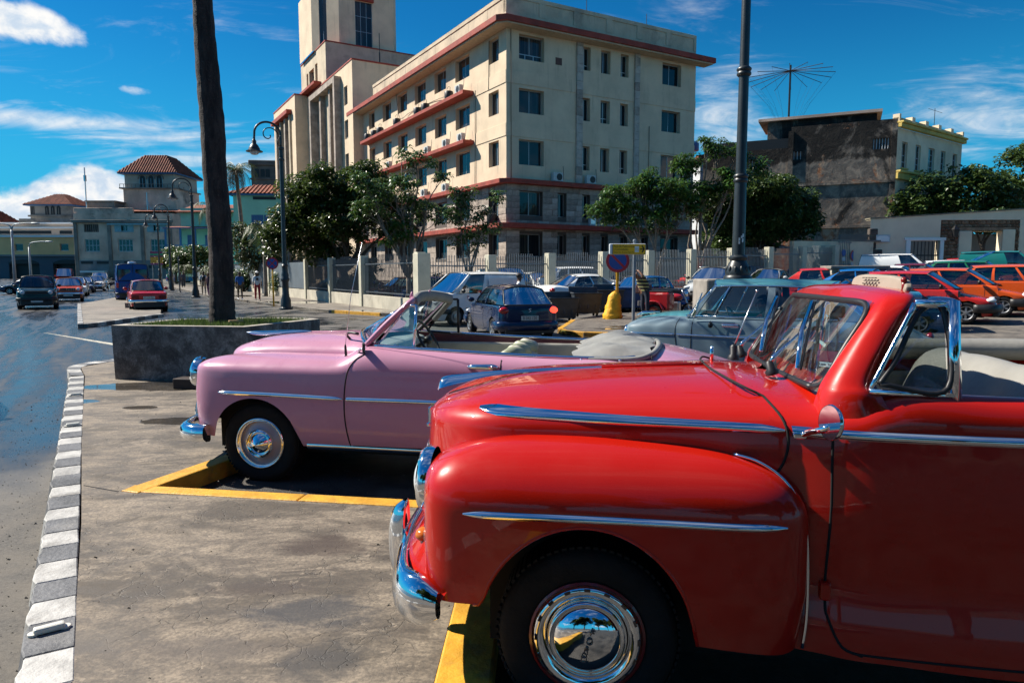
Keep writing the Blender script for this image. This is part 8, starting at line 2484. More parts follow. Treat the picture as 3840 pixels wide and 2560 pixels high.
# ================================================================== EVERYDAY CARS
PT = {k: paint(k, *v) for k, v in {'navy paint': ((.006, .018, .06), .2, 1., .04), 'white car paint': ((.78, .79, .78), .3, .7, .05), 'silver paint': ((.48, .50, .50), .25, .8, .06), 'orange paint': ((.62, .085, .012), .25, .8, .05), 'scarlet paint': ((.50, .022, .018), .25, .8, .05), 'bright blue paint': ((.006, .11, .34), .25, .8, .04),
 'dark teal paint': ((.010, .035, .042), .2, .8, .05), 'maroon paint': ((.13, .010, .018), .25, .8, .05), 'green paint': ((.01, .13, .06), .3, .7, .05), 'black hood paint': ((.012, .013, .016), .35, .6, .05), 'van blue paint': ((.008, .035, .20), .3, .7, .05), 'teal van paint': ((.01, .16, .15), .35, .5, .1)}.items()}
SPEC = {
 'hatch': dict(L=3.82, W=.83, hf=.74, hc=.93, zb=.97, zr=1.43, wf=1.02, wh=1.72, rh=3.25, rf=3.74, yb=.755, yr=.60, xa=.72, xb=3.14, R=.295, hd=.97, w='alloy', panes=[('side_window', (.06, .44, .0, .47)), ('side_window', (.475, .80, .505, .93))], pil=[(.0, .06, -.02, .0), (.44, .475, .47, .505), (.80, 1., .93, 1.)]),
 'sedan': dict(L=4.4, W=.85, hf=.72, hc=.92, zb=.95, zr=1.40, wf=1.12, wh=1.85, rh=2.95, rf=3.62, yb=.77, yr=.59, xa=.82, xb=3.46, R=.30, hd=1.0, w='alloy', panes=[('side_window', (.05, .45, .0, .50)), ('side_window', (.48, .86, .53, .98))], pil=[(.0, .05, -.03, .0), (.45, .48, .50, .53), (.86, 1., .98, 1.0)]),
 'boxy': dict(L=4.1, W=.80, hf=.86, hc=.95, zb=.97, zr=1.44, wf=1.15, wh=1.55, rh=2.80, rf=3.12, yb=.75, yr=.63, xa=.75, xb=3.17, R=.30, hd=.94, w='steel', panes=[('side_window', (.06, .48, .03, .50)), ('side_window', (.53, .90, .55, .94))], pil=[(.0, .06, -.02, .03), (.48, .53, .50, .55), (.90, 1., .94, 1.)]),
 'jeep': dict(L=3.75, W=.84, hf=.98, hc=1.06, zb=1.08, zr=1.64, wf=1.05, wh=1.35, rh=3.2, rf=3.62, yb=.78, yr=.66, xa=.68, xb=2.9, R=.34, hd=1.0, w='steel', panes=[('side_window', (.05, .5, .02, .52)), ('side_window', (.55, .92, .56, .95))], pil=[(.0, .05, -.02, .02), (.5, .55, .52, .56), (.92, 1., .95, 1.)]),
 'suv': dict(L=4.4, W=.90, hf=.98, hc=1.10, zb=1.12, zr=1.62, wf=1.05, wh=1.75, rh=3.7, rf=4.2, yb=.82, yr=.64, xa=.85, xb=3.5, R=.36, hd=1.05, w='alloy', panes=[('side_window', (.05, .40, .0, .42)), ('side_window', (.43, .70, .45, .72)), ('side_window', (.73, .9, .75, .95))], pil=[(.0, .05, -.02, .0), (.40, .43, .42, .45), (.70, .73, .72, .75), (.9, 1., .95, 1.)]),
 'van': dict(L=4.12, W=.86, hf=.90, hc=1.10, zb=1.12, zr=1.80, wf=.72, wh=1.52, rh=3.92, rf=4.05, yb=.82, yr=.72, xa=.80, xb=3.5, R=.31, hd=1.1, w='steel', panes=[('side_window', (.07, .365, .02, .26))], pil=[(.0, .07, -.02, .02), (.365, 1., .26, 1.)]),
 'tall': dict(L=5.2, W=.97, hf=1.05, hc=1.28, zb=1.32, zr=2.35, wf=.65, wh=1.55, rh=5.02, rf=5.12, yb=.95, yr=.88, xa=.95, xb=4.1, R=.34, hd=1.3, w='steel', panes=[('side_window', (.06, .25, .03, .14)), ('side_window', (.3, .6, .2, .55)), ('side_window', (.63, .95, .58, .95))], pil=[(.0, .06, -.02, .03), (.25, .3, .14, .2), (.6, .63, .55, .58), (.95, 1., .95, 1.)]),
 'wagon': dict(L=4.4, W=.85, hf=.74, hc=.93, zb=.96, zr=1.44, wf=1.12, wh=1.82, rh=3.75, rf=4.25, yb=.77, yr=.61, xa=.82, xb=3.4, R=.30, hd=1.0, w='steel', panes=[('side_window', (.05, .36, .0, .38)), ('side_window', (.39, .64, .41, .68)), ('side_window', (.67, .90, .71, .95))], pil=[(.0, .05, -.03, .0), (.36, .39, .38, .41), (.64, .67, .68, .71), (.90, 1., .95, 1.)])}
def car(kind, label, x, y, phi, pm, group=None, bump='black', glass=TINT, hoodm=None, lit=None, name='car', cat='car', plate_txt=None, detail=True, z=None):
 g = SPEC[kind]
 t = thing(name, label, cat, (x, y, gz(x, y) if z is None else z), rad(90 - phi), group)
 L, Wd, zb, hf, hc, hd = g['L'], g['W'], g['zb'], g['hf'], g['hc'], g['hd']
 box = kind in ('boxy', 'jeep', 'tall', 'van')
 s0 = .62 if not box else .74
 wf, rf = g['wf'], g['rf']
 zs = zb - .10
 f = -Wd
 st = [(.0, 0, .22, 0, .26, s0 * .8, hf - .10), (.02, f * .6, .24, 0, .25, s0 * .8, hf - .08), (.08 if box else .14, f * .86, .34, 0, .22, s0 * .85, hf - .03), (.25 if box else .38, f * .975, .5, 0, .2, s0, hf + .02), (g['xa'] + .1, f, g['xa'] + .2, 0, .2, (s0 + zs) / 2, (hf + hc) / 2 + .02), (wf - .12, f, wf - .05, 0, .2, zs, hc), (wf + .12, f, wf + .1, -g['yb'] * .6, .2, zs, zb),
  (wf + .5, f, wf + .5, -g['yb'] * .9, .2, zs, zb), ((wf + rf) / 2, f * 1.005, (wf + rf) / 2, -g['yb'] * .93, .2, zs, zb), (rf - .4, f, rf - .4, -g['yb'] * .9, .2, zs, zb)]
 if kind in ('sedan', 'boxy'):
  st += [(rf - .02, f * .99, rf - .05, -.2, .22, zs, zb), (rf + .25, f * .98, rf + .2, 0, .24, zs - .02, hd), (L - .2, f * .95, L - .35, 0, .26, hd - .12, hd - .01), (L - .04, f * .84, L - .2, 0, .28, hd - .18, hd - .04), (L, f * .5, L - .15, 0, .3, hd - .18, hd - .05), (L + .01, 0, L - .15, 0, .3, hd - .18, hd - .05)]
 else:
  st += [(rf - .10, f * .985, rf - .12, -g['yb'] * .8, .22, zs, zb), (L - .10, f * .93, L - .22, -.5, .26, zs - .02, zb), (L - .02, f * .8, L - .16, -.3, .28, zs - .05, zb - .01), (L, f * .45, L - .12, 0, .3, zs - .05, zb - .02), (L + .01, 0, L - .12, 0, .3, zs - .05, zb - .02)]
 ins = lambda z: float(np.interp(z, [.2, .3, .45, .6, .8, 1.1], [.08, .03, .0, .0, .012, .03] if not box else [.05, .02, .0, .0, .005, .015]))
 R_ = g['R']
 sh = Shell(st, ins, [(g['xa'], R_, R_ * 1.2, R_ * 1.17), (g['xb'], R_, R_ * 1.2, R_ * 1.17)], 6, 2.6 if not box else 3.4, (9, 7))
 cab = (wf + .14, rf - .05, zb - .035)
 w1 = wf + (rf - wf) * (g['panes'][0][1][1] + .02)
 doors = [(wf + .18, w1)]
 if len(g['panes']) > 1 and kind not in ('jeep', 'tall'):
  doors.append((w1, min(g['xb'] - .02, wf + (rf - wf) * (g['panes'][1][1][1] + .02))))
 hsel = lambda a, b_: a < wf - .1 and b_ > min(hf, s0 + .1) + .02
 incab = lambda a, b_: cab[0] < a < cab[1] and b_ > cab[2]
 ind = lambda a, d: d[0] <= a < d[1]
 sh.emit(lambda a, b_: not incab(a, b_) and not any(ind(a, d) for d in doors) and not hsel(a, b_)).build('body', pm, t, 50, merge=2e-4)
 sh.emit(hsel).build('hood', hoodm or pm, t, 60, merge=2e-4)
 for d in doors:
  for sd in (0, 1):
   do = sh.emit(lambda a, b_: ind(a, d) and not incab(a, b_), mirror=bool(sd), near=not sd).build('door', pm, t, 50)
   h = sh.at(d[1] - .14, zb - .13)
   MB().cbox((h.x, (h.y - .012) * (-1 if sd else 1), h.z), (.17, .03, .035)).build('handle', pm if kind != 'wagon' else CHROME, do, bevel=.008)
 gm = MB()
 for xx in sorted({q for d in doors for q in d}):
  gm.tube(sh.line([(xx, .26 if not abs(xx - g['xb']) < R_ * 1.1 else R_ * 2.1), (xx, zb - .02)], 0, samples=10), .005, 4)
 both(gm).build('door_gap', GAP, t, 180)
 greenhouse(t, dict(zb=zb - .01, zr=g['zr'], wf=wf, wh=g['wh'], rh=g['rh'], rf=rf, yb=g['yb'], yr=g['yr'], crown=.035 if box else .05, bow=.05 if box else .09, pillars=g['pil'], panes=g['panes']), pm, glass, detail)
 for xx in (g['xa'], g['xb']):
  for sd in (-1, 1):
   wheel(t, xx, (Wd - .10) * sd, R_, R_, .19, g['w'], sd)
 MB().box(.3, L - .3, -Wd + .25, Wd - .25, .17, zb - .4).build('underside', VOID, t)
 bm_ = BLACK if bump == 'black' else CHROME if bump == 'chrome' else pm
 zb1 = .42 if not box else .50
 for e, nm in ((0, -1), (L, 1)):
  pts = [(e - nm * .55, -Wd * 1.005, zb1), (e - nm * .12, -Wd * .97, zb1), (e + nm * .04, -Wd * .6, zb1), (e + nm * .06, 0, zb1), (e + nm * .04, Wd * .6, zb1), (e - nm * .12, Wd * .97, zb1), (e - nm * .55, Wd * 1.005, zb1)]
  MB().tube(cr(pts, 24), .10 if not box else .065, 8, flat=(.55, 1.25)).build('bumper', bm_, t, 180)
  MB().box(min(e - nm * .1, e + nm * .045), max(e - nm * .1, e + nm * .045), -Wd * .8, Wd * .8, .20, zb1 - .02).build('valance', BLACK, t, bevel=.03)
  zl = (s0 + hf) / 2 - .03 if nm < 0 else zs - .05
  for sd in (-1, 1):
   if nm < 0:
    if box and kind != 'van':
     MB().lathe((-.005, Wd * .68 * sd, zl), (-1, 0, 0), [(0, .03), (.07, .022), (.09, .005), (.10, -.04)], 16).build('headlamp', HEADL, t, 60)
     MB().box(-.02, .05, min(Wd * .84 * sd, Wd * .93 * sd), max(Wd * .84 * sd, Wd * .93 * sd), zl + .08, zl + .15).build('indicator', AMBER, t)
    else:
     MB().ball((.16, Wd * .74 * sd, zl), (.13, .17, .07), 14, 8).build('headlamp', HEADL, t, 180)
   elif kind in ('van', 'tall'):
    MB().box(L - .06, L + .015, min(Wd * .82 * sd, Wd * .95 * sd), max(Wd * .82 * sd, Wd * .95 * sd), zl - .3, zl).build('tail_lamp', REDL, t, bevel=.01)
   elif box:
    MB().box(L - .03, L + .012, min(Wd * .5 * sd, Wd * .88 * sd), max(Wd * .5 * sd, Wd * .88 * sd), hd - .33, hd - .18).build('tail_lamp', mat('dark red lens', (.14, .004, .005), .15), t, bevel=.008)
   else:
    MB().ball((L - .085, Wd * .80 * sd, zl), (.10, .15, .095), 14, 8).build('tail_lamp', REDLIT if lit and sd == lit else REDL, t, 180)
 gr = MB().box(-.028 if box else -.01, .1, -Wd * (.52 if box else .35), Wd * (.52 if box else .35), zl * 0 + (s0 + hf) / 2 - .12, (s0 + hf) / 2 + .05).build('grille', BLACK, t, bevel=.01)
 if kind == 'boxy':
  for k in range(9):
   MB().box(-.036, -.026, -Wd * .5 + k * Wd * .115, -Wd * .5 + k * Wd * .115 + .02, (s0 + hf) / 2 - .11, (s0 + hf) / 2 + .04).build('grille_bar', CHROME, gr)
 plate(t, -.075, 0, .42 if not box else .40, .5, .11, None, PLATEW, rad(-90))
 plate(t, L + (.03 if kind not in ('hatch',) else .022), 0, .62 if kind not in ('sedan', 'boxy') else .66, .48, .12, plate_txt, PLATEW, rad(90), .115)
 for sd in (-1, 1):
  MB().ball((wf + .32, (Wd + .09) * sd, zb + .06), (.06, .10, .07), 10, 7).build('door_mirror', BLACK if bump == 'black' else pm, t, 180)
 return t
h_ = car('hatch', 'dark blue hatchback seen from behind beside the bins, its tail lamp lit', -.72, 21.75, 162, PT['navy paint'], bump='body', lit=1, plate_txt='B 042 120', glass=glassmat('hatch glass', (.55, .72, .74), .06))
lg = MB().tube(cr([(3.835, -.02, .79), (3.84, .02, .80), (3.84, .0, .83), (3.84, -.03, .85), (3.835, .02, .87), (3.83, .03, .85)], 16), .008, 5).tube([(3.84, .0, .80), (3.84, .03, .77)], .007, 4).tube([(3.84, -.01, .80), (3.84, -.035, .765)], .007, 4)
lg.build('badge', CHROME, h_, 180)
MB().box(3.79, 3.85, -.3, .3, .725, .74).build('tailgate_strip', PT['navy paint'], h_, bevel=.005)
MB().box(3.80, 3.90, -.62, .62, .30, .40).build('rear_skirt', PT['navy paint'], h_, bevel=.04)
MB().tube([(3.70, .35, .22), (3.86, .35, .22)], .03, 8).build('exhaust', STEEL, h_, 40)
MB().box(3.86, 3.885, -.07, .03, .335, .36).build('fog_lamp', REDL, h_)
v_ = car('van', 'white panel van with one cab window, side on behind the hatchback', -3.05, 23.7, 50, PT['white car paint'], bump='black', name='van', cat='van', glass=glassmat('van glass', (.40, .50, .50), .14))
MB().box(1.2, 3.3, -.875, -.862, .50, .60).build('rub_strip', BLACK, v_, bevel=.004)
MB().box(2.2, 3.6, -.868, -.863, .72, 1.62).build('side_panel', PT['white car paint'], v_, bevel=.06)
text('T', .20, SIGNRED, v_, frame((1.28, -.882, .93), (1, 0, 0), (0, 0, 1)), 'lettering', .002)
car('sedan', 'silver saloon with dark windows half hidden by the open bins', 5.0, 30.6, 240, PT['white car paint'], 'cars parked across the street', 'body')
car('boxy', 'bright blue saloon parked behind the blue bin and sign poles', 3.85, 27.6, 52, PT['bright blue paint'], 'cars parked across the street', 'body', glass=glassmat('pale car glass', (.5, .66, .66), .12))
sv_ = car('suv', 'silver off-roader facing out beside the tall lamp column', 8.15, 30.0, 30, PT['silver paint'], 'cars parked across the street', 'black')
MB().box(-.04, .02, -.5, .5, .45, .62).build('lower_grille', BLACK, sv_, bevel=.02)
both(MB().tube([(1.9, -.60, 1.655), (2.6, -.62, 1.69), (3.6, -.58, 1.66)], .02, 6)).build('roof_rail', STEEL, sv_, 180)
MB().lathe((-.03, 0, .86), (-1, 0, 0), [(.07, 0), (.06, .02), (.04, .02)], 14).build('badge', CHROME, sv_, 180)
car('sedan', 'pale silver saloon right of the lamp column before the railings', 11.6, 33.2, 36, PT['silver paint'], 'cars parked across the street', 'body')
car('boxy', 'old white saloon with a tall cabin partly hidden by the concrete hut', 14.2, 32.0, 52, PT['white car paint'], 'cars parked across the street', 'chrome', glass=glassmat('pale car glass', (.5, .66, .66), .12))
G_ = 'cars parked in ranks on the right'
car('sedan', 'dark blue saloon with its boot towards us, behind the red car visor', 7.6, 20.0, 111, PT['navy paint'], G_, 'body')
car('hatch', 'red hatchback with a black bonnet, nose to the right above the wheel stop', 13.75, 19.7, 306, PT['scarlet paint'], G_, 'black', hoodm=PT['black hood paint'])
car('hatch', 'orange-red hatchback with rectangular lamps, just beyond the black-bonneted car', 15.9, 21.3, 306, PT['orange paint'], G_, 'black')
car('wagon', 'bright orange estate car cut by the picture edge', 19.0, 22.0, 306, PT['orange paint'], G_, 'black')
car('sedan', 'orange saloon behind the orange estate car', 22.2, 24.2, 306, PT['orange paint'], G_, 'black')
for kd_, px, dp, col, lab in [('hatch', 2052, 26.0, 'scarlet paint', 'red hatchback by the blue grille of the concrete hut'), ('sedan', 2140, 24.6, 'bright blue paint', 'blue saloon in the second rank of the lot'), ('sedan', 2192, 27.5, 'white car paint', 'white saloon in the rank behind the blue one'),
 ('sedan', 2235, 30, 'maroon paint', 'dark maroon saloon in the rear rank under the garden wall'), ('hatch', 2306, 33, 'white car paint', 'small white hatchback below the old doorway'), ('wagon', 2375, 30, 'green paint', 'green estate car in the rear rank by the picture edge'), ('van', 2420, 34, 'teal van paint', 'teal van behind the green estate car'),
 ('van', 2165, 37, 'white car paint', 'white van roof showing against the white-framed window'), ('boxy', 2310, 37.5, 'scarlet paint', 'dark red saloon roof before the rubble doorway')]:
 car(kd_, lab, fw(px, dp), dp, 306, PT[col], G_, 'body', detail=False)
oh = car('hatch', 'blue hatchback with its tailgate raised, in the rear rank', fw(2050, 35), 35, 112, PT['bright blue paint'], G_, 'body', detail=False)
MB().prism([(3.2, -.6, 1.45), (4.05, -.62, 1.92), (4.10, .62, 1.92), (3.2, .6, 1.45)], (0, 0, .05)).build('tailgate', PT['bright blue paint'], oh, bevel=.02, fix=True)
G2 = 'cars parked behind the railings'
for kd_, px, dp, ph, col, lab in [('sedan', 700, 50, 60, 'black hood paint', 'black saloon behind the railings near the lamp post'), ('sedan', 760, 46.5, 60, 'maroon paint', 'maroon saloon behind the railings under the big tree'), ('hatch', 850, 40.5, 58, 'maroon paint', 'dark red hatchback behind the railings left of the corner post'),
 ('hatch', 915, 39.5, 60, 'bright blue paint', 'blue hatchback behind the railings, beside the pale tree limbs'), ('suv', 1010, 34.5, 100, 'maroon paint', 'dark red off-roader right of the corner post behind the railings'), ('van', 1205, 35.0, 330, 'white car paint', 'white van facing out through the railings above the panel van'),
 ('hatch', 1275, 38, 330, 'silver paint', 'grey hatchback behind the railings next to the white van'), ('suv', 1420, 37, 250, 'white car paint', 'white off-roader behind the railings past the yellow sign'), ('sedan', 1545, 40, 70, 'scarlet paint', 'red saloon behind the railings below the multi-stemmed tree'), ('hatch', 1640, 42, 70, 'bright blue paint', 'blue hatchback behind the railings by the lamp column'),
 ('sedan', 1120, 41, 60, 'black hood paint', 'black saloon under the stone windows'), ('sedan', 1350, 42, 60, 'navy paint', 'navy saloon under the narrow stone windows'), ('sedan', 1790, 44, 70, 'bright blue paint', 'blue car with a curved roof behind the right end of the railings')]:
 car(kd_, lab, fw(px, dp), dp, ph, PT[col], G2, 'body', detail=False, glass=glassmat('pale car glass', (.5, .66, .66), .12))
G3 = 'traffic on the wet main street'
car('jeep', 'dark teal boxy off-roader driving towards us in front', -23.3, 34.2, -32, PT['dark teal paint'], G3, 'black', name='jeep', cat='jeep')
car('boxy', 'orange boxy saloon driving behind the dark off-roader', -27.6, 43.4, -31, PT['orange paint'], G3, 'chrome')
car('hatch', 'silver-white rounded car following the orange saloon', fw(172, 53), 53, -28, PT['white car paint'], G3, 'body', detail=False)
car('sedan', 'dark blue saloon fourth in the oncoming line', fw(192, 62), 62, -28, PT['navy paint'], G3, 'body', detail=False)
car('boxy', 'white boxy car far back in the oncoming line', fw(221, 68), 68, -28, PT['white car paint'], G3, 'chrome', detail=False)
car('van', 'white van at the far end of the oncoming line', fw(232, 80), 80, -28, PT['white car paint'], G3, 'black', name='van', cat='van', detail=False)
car('tall', 'red and white minibus far away before the ochre arches', fw(150, 95), 95, -28, PT['scarlet paint'], G3, 'body', name='minibus', cat='minibus', detail=False)
car('hatch', 'red hatchback crossing at the far left edge', fw(22, 62), 62, 70, PT['scarlet paint'], G3, 'body', detail=False)
car('sedan', 'dark saloon beside the red hatchback at the far left edge', fw(5, 58), 58, 70, PT['navy paint'], G3, 'body', detail=False)
bv = car('tall', 'tall blue van driving away with two rear windows', -23.35 - 2.62, 43.1 + 4.5, 149.8, PT['van blue paint'], G3, 'black', name='van', cat='van')
for o in bv.children:
 if o.name.split('.')[0] in ('rear_window', 'side_window'):
  o.data.materials[0] = PT['van blue paint']
  o.name = 'blank_panel'
for y in (-.46, .46):
 MB().box(5.10, 5.135, y - .33, y + .33, 1.35, 2.0).build('rear_pane', DARKGLASS, bv, bevel=.04)
MB().box(5.115, 5.14, -.012, .012, .5, 2.3).build('door_gap', GAP, bv)
text('72', .2, PLATEW, bv, frame((5.142, -.52, 1.12), (0, 1, 0), (0, 0, 1)), 'lettering', .002)
MB().lathe((4.5, 0, 2.36), (0, 0, 1), [(.25, 0), (.22, .12), (0, .14)], 12).build('roof_vent', WHITE, bv, 40)
rl = car('boxy', 'red boxy saloon driving away on the wet road', -16.6 - 2.06, 31.9 + 3.55, 149.8, PT['scarlet paint'], G3, 'chrome', plate_txt='P 124 751')
car('boxy', 'dark car almost wholly outside the picture at the left edge', -7.35, 7.1, -31, PT['dark teal paint'], G3, 'black', z=0)
bx = thing('bus', 'white and blue town bus standing by the far pavement', 'bus', (fw(397, 104), 104, 0), rad(-28), G3)
MB().box(-1.25, 1.25, 0, 9, .5, 3.1).build('body', PT['white car paint'], bx, bevel=.15)
MB().box(-1.26, 1.26, -.02, 9.02, .55, 1.2).build('skirt', PT['bright blue paint'], bx, bevel=.02)
MB().box(-1.1, 1.1, -.05, 0, 1.5, 2.5).build('rear_window', DARKGLASS, bx, bevel=.03)
text('Clenia', .42, mat('bus lettering', (.05, .08, .2), .5), bx, frame((0, -.06, 2.82), (1, 0, 0), (0, 0, 1)), 'lettering', .003)
for k in range(6):
 MB().box(1.25, 1.28, .5 + k * 1.4, 1.7 + k * 1.4, 1.6, 2.6).build('side_window', DARKGLASS, bx)
for y in (1.8, 7.2):
 for x in (-1.1, 1.1):
  MB().lathe((x - .15, y, .48), (1, 0, 0), [(0, 0), (.48, 0), (.48, .3), (0, .3)], 16).build('wheel', RUBBER, bx, 40)
for x in (-1, 1):
 MB().box(x - .12, x + .12, -.06, .0, .8, 1.05).build('tail_lamp', REDL, bx)
def cycle(t, m, side=False):
 for x in (0, 1.3):
  w_ = MB().lathe((x, 0, .30), (0, 1, 0), [(.24, -.05), (.30, -.04), (.30, .04), (.24, .05), (.24, -.05)], 16).build('wheel', RUBBER, t, 50)
  MB().lathe((x, 0, .30), (0, 1, 0), [(.06, -.07), (.06, .07)], 8).tube([(x - .23, 0, .3), (x + .23, 0, .3)], .01, 4).tube([(x, 0, .07), (x, 0, .53)], .01, 4).build('rim', STEEL, w_)
 MB().tube(cr([(0, 0, .3), (.15, 0, .7), (.28, 0, 1.0)], 8), .03, 6).build('fork', STEEL, t, 180)
 MB().tube([(.27, -.35, 1.05), (.24, 0, 1.0), (.27, .35, 1.05)], .018, 6).build('handlebar', BLACK, t, 180)
 MB().ball((.52, 0, .76), (.28, .14, .13), 12, 8).build('tank', m, t, 180)
 MB().box(.75, 1.5, -.14, .14, .70, .80).build('seat', BLACK, t, bevel=.04)
 MB().box(.35, .95, -.13, .13, .25, .62).build('engine', STEEL, t, bevel=.04)
 MB().lathe((.12, 0, .88), (-1, 0, 0), [(.09, -.05), (.1, .0), (.07, .03), (0, .04)], 12).build('headlamp', CHROME, t, 180)
 MB().tube([(x_, 0, z_) for x_, z_ in ((.95, .3), (1.3, .3))], .025, 5).build('swing_arm', BLACK, t)
RM = mat('red moto paint', (.38, .012, .016), .3, coat=.8)
mt = thing('motorcycle', 'red motorcycle with a red box sidecar standing behind the bending man', 'motorcycle', tuple(gp(fw(1585, 23.5), 23.5, .0)), rad(150))
cycle(mt, RM)
scb = MB().box(.4, 1.35, .45, 1.05, .35, .95).build('sidecar', RM, mt, bevel=.07)
MB().box(.45, 1.3, .5, 1.0, .955, 1.0).build('sidecar_seat', BLACK, scb, bevel=.02)
MB().lathe((.9, 1.12, .28), (0, 1, 0), [(.2, -.05), (.28, -.04), (.28, .04), (.2, .05)], 14).build('wheel', RUBBER, mt, 50)
MB().tube(cr([(.55, 1.12, .35), (.7, 1.12, .60), (.95, 1.12, .66), (1.2, 1.12, .55), (1.28, 1.12, .35)], 12), .08, 8, flat=(1, .4)).build('mudguard', RM, mt, 180)
MB().box(1.4, 1.75, -.2, .2, .78, 1.08).build('top_box', BLACK, mt, bevel=.05)
MB().box(1.78, 1.80, -.14, .14, .45, .62).build('number_plate', PLATEW, mt)
MB().box(1.2, 1.6, .40, .95, .9, 1.2).build('rear_crate', mat('dark crate', (.06, .02, .02), .6), mt, bevel=.03)
m2_ = thing('motorcycle', 'motorcycle ridden between the oncoming cars and the blue van', 'motorcycle', (fw(245, 66), 66, 0), rad(60), None)
cycle(m2_, BLACK)
# ================================================================== PEOPLE
SKIN = mat('brown skin', (.20, .095, .055), .55, var=.08, vs=8)
SKIND = mat('dark skin', (.075, .036, .022), .55)
HAIRB = mat('black hair', (.008, .007, .007), .7)
def stripes():
 m, t, b, o = newmat('striped jersey')
 z = t.n('ShaderNodeSeparateXYZ', {0: t.n('ShaderNodeTexCoord').outputs['Object']}).outputs[2]
 f = t.m('FRACT', t.m('MULTIPLY', z, 9.0))
 k = t.m('GREATER_THAN', f, .66)
 t.set(b.inputs['Base Color'], t.mix(k, (.012, .012, .014), (.42, .40, .16)))
 b.inputs['Roughness'].default_value = .85
 return m
CL = lambda n, c: mat(n + ' cloth', c, .85, var=.12, vs=9, bump=.2, bs=20)
def person(label, loc, rz, J, top, legs, shoes=BLACK, skin=SKIN, sleeve=.5, hair=HAIRB, cap=None, shorts=False, scale=1., group=None, girth=1.):
 """J: joints of the pose (metres, facing -y); the body is one skinned, subdivided mesh, clothes by zone"""
 t = thing('person', label, 'person', loc, rz, group)
 t.scale = (scale,) * 3
 names = [k for k in J if k != 'look']
 V = [J[k] for k in names]
 ix = {k: i for i, k in enumerate(names)}
 E_ = [(a, b_) for a, b_ in (('pelvis', 'waist'), ('waist', 'chest'), ('chest', 'neck'), ('neck', 'head'), ('head', 'crown'), ('chest', 'shl'), ('shl', 'ell'), ('ell', 'wrl'), ('wrl', 'hal'), ('chest', 'shr'), ('shr', 'elr'), ('elr', 'wrr'), ('wrr', 'har'), ('pelvis', 'hil'), ('hil', 'knl'), ('knl', 'anl'), ('anl', 'tol'), ('pelvis', 'hir'), ('hir', 'knr'), ('knr', 'anr'), ('anr', 'tor')) if a in ix and b_ in ix]
 Rr = dict(pelvis=(.15, .12), waist=(.145 * girth, .12 * girth), chest=(.16 * girth, .125 * girth), neck=(.058, .058), head=(.085, .098), crown=(.075, .085), shl=(.068, .068), shr=(.068, .068), ell=(.045, .045), elr=(.045, .045), wrl=(.030, .03), wrr=(.030, .03), hal=(.038, .024), har=(.038, .024), hil=(.095, .095), hir=(.095, .095), knl=(.062, .062), knr=(.062, .062), anl=(.042, .042), anr=(.042, .042), tol=(.038, .03), tor=(.038, .03))
 me = bpy.data.meshes.new('body')
 me.from_pydata(V, [(ix[a], ix[b_]) for a, b_ in E_], [])
 o = link('body', me)
 sk = o.modifiers.new('s', 'SKIN')
 sk.use_smooth_shade = True
 for k, i in ix.items():
  sv_ = me.skin_vertices[0].data[i]
  f = 1.12 if (not shorts and k[:2] in ('kn', 'an')) else 1
  sv_.radius = (Rr[k][0] * f, Rr[k][1] * f)
  sv_.use_root = k == 'pelvis'
 o.modifiers.new('u', 'SUBSURF').levels = 2
 bpy.context.view_layer.update()
 m2 = bpy.data.meshes.new_from_object(o.evaluated_get(bpy.context.evaluated_depsgraph_get()))
 bpy.data.objects.remove(o)
 m2.materials.clear()
 for m_ in (skin, top, legs, shoes):
  m2.materials.append(m_)
 segs = [(a, b_, Vector(J[a]), Vector(J[b_])) for a, b_ in E_]
 for p_ in m2.polygons:
  c = p_.center
  best = None
  for a, b_, A, B in segs:
   d = B - A
   f = max(0, min(1, (c - A).dot(d) / d.length_squared))
   q = (c - A - d * f).length
   if best is None or q < best[0]:
    best = (q, a, b_, f)
  _, a, b_, f = best
  z = 0
  if b_ in ('waist', 'chest', 'shl', 'shr') or (a == 'chest' and b_ == 'neck' and f < .6):
   z = 1
  elif a in ('shl', 'shr') and f < sleeve * 2 or (a in ('ell', 'elr') and sleeve > .6):
   z = 1
  elif b_ in ('hil', 'hir') or a in ('hil', 'hir') or (a in ('knl', 'knr') and (not shorts or f < .12)):
   z = 2
  elif b_ in ('tol', 'tor') or (a in ('knl', 'knr') and f > .93):
   z = 3
  p_.material_index = z
  p_.use_smooth = True
 link('body', m2, t)
 hd, cr__ = Vector(J['head']), Vector(J['crown'])
 ax_ = (cr__ - Vector(J['neck'])).normalized()
 fwd = Vector(J.get('look', (0, -1, 0)))
 fwd = (fwd - ax_ * fwd.dot(ax_)).normalized()
 sd = ax_.cross(fwd)
 fc = MB()
 fc.ball(hd + fwd * .10 - ax_ * .005, (.014, .02, .022), 6, 5)
 for s_ in (-1, 1):
  fc.ball(hd + sd * .088 * s_ + ax_ * .0, (.014, .02, .03), 6, 5)
 fc.build('nose_and_ears', skin, t, 180)
 ey = MB()
 for s_ in (-1, 1):
  ey.ball(hd + fwd * .088 + sd * .034 * s_ + ax_ * .025, .010, 6, 4)
 ey.tube([hd + fwd * .09 + sd * .025 - ax_ * .052, hd + fwd * .095 - ax_ * .055, hd + fwd * .09 - sd * .025 - ax_ * .052], .006, 4).build('eyes_and_mouth', HAIRB, t, 180)
 if hair:
  h_ = MB().ball((0, 0, 0), (.098, .108, .10), 12, 9)
  h_.v = [tuple(hd + sd * x + fwd * (y - .018) + ax_ * (max(z, -.055 if y < 0 else .045) + .05)) for x, y, z in h_.v]
  h_.build('hair', hair, t, 180)
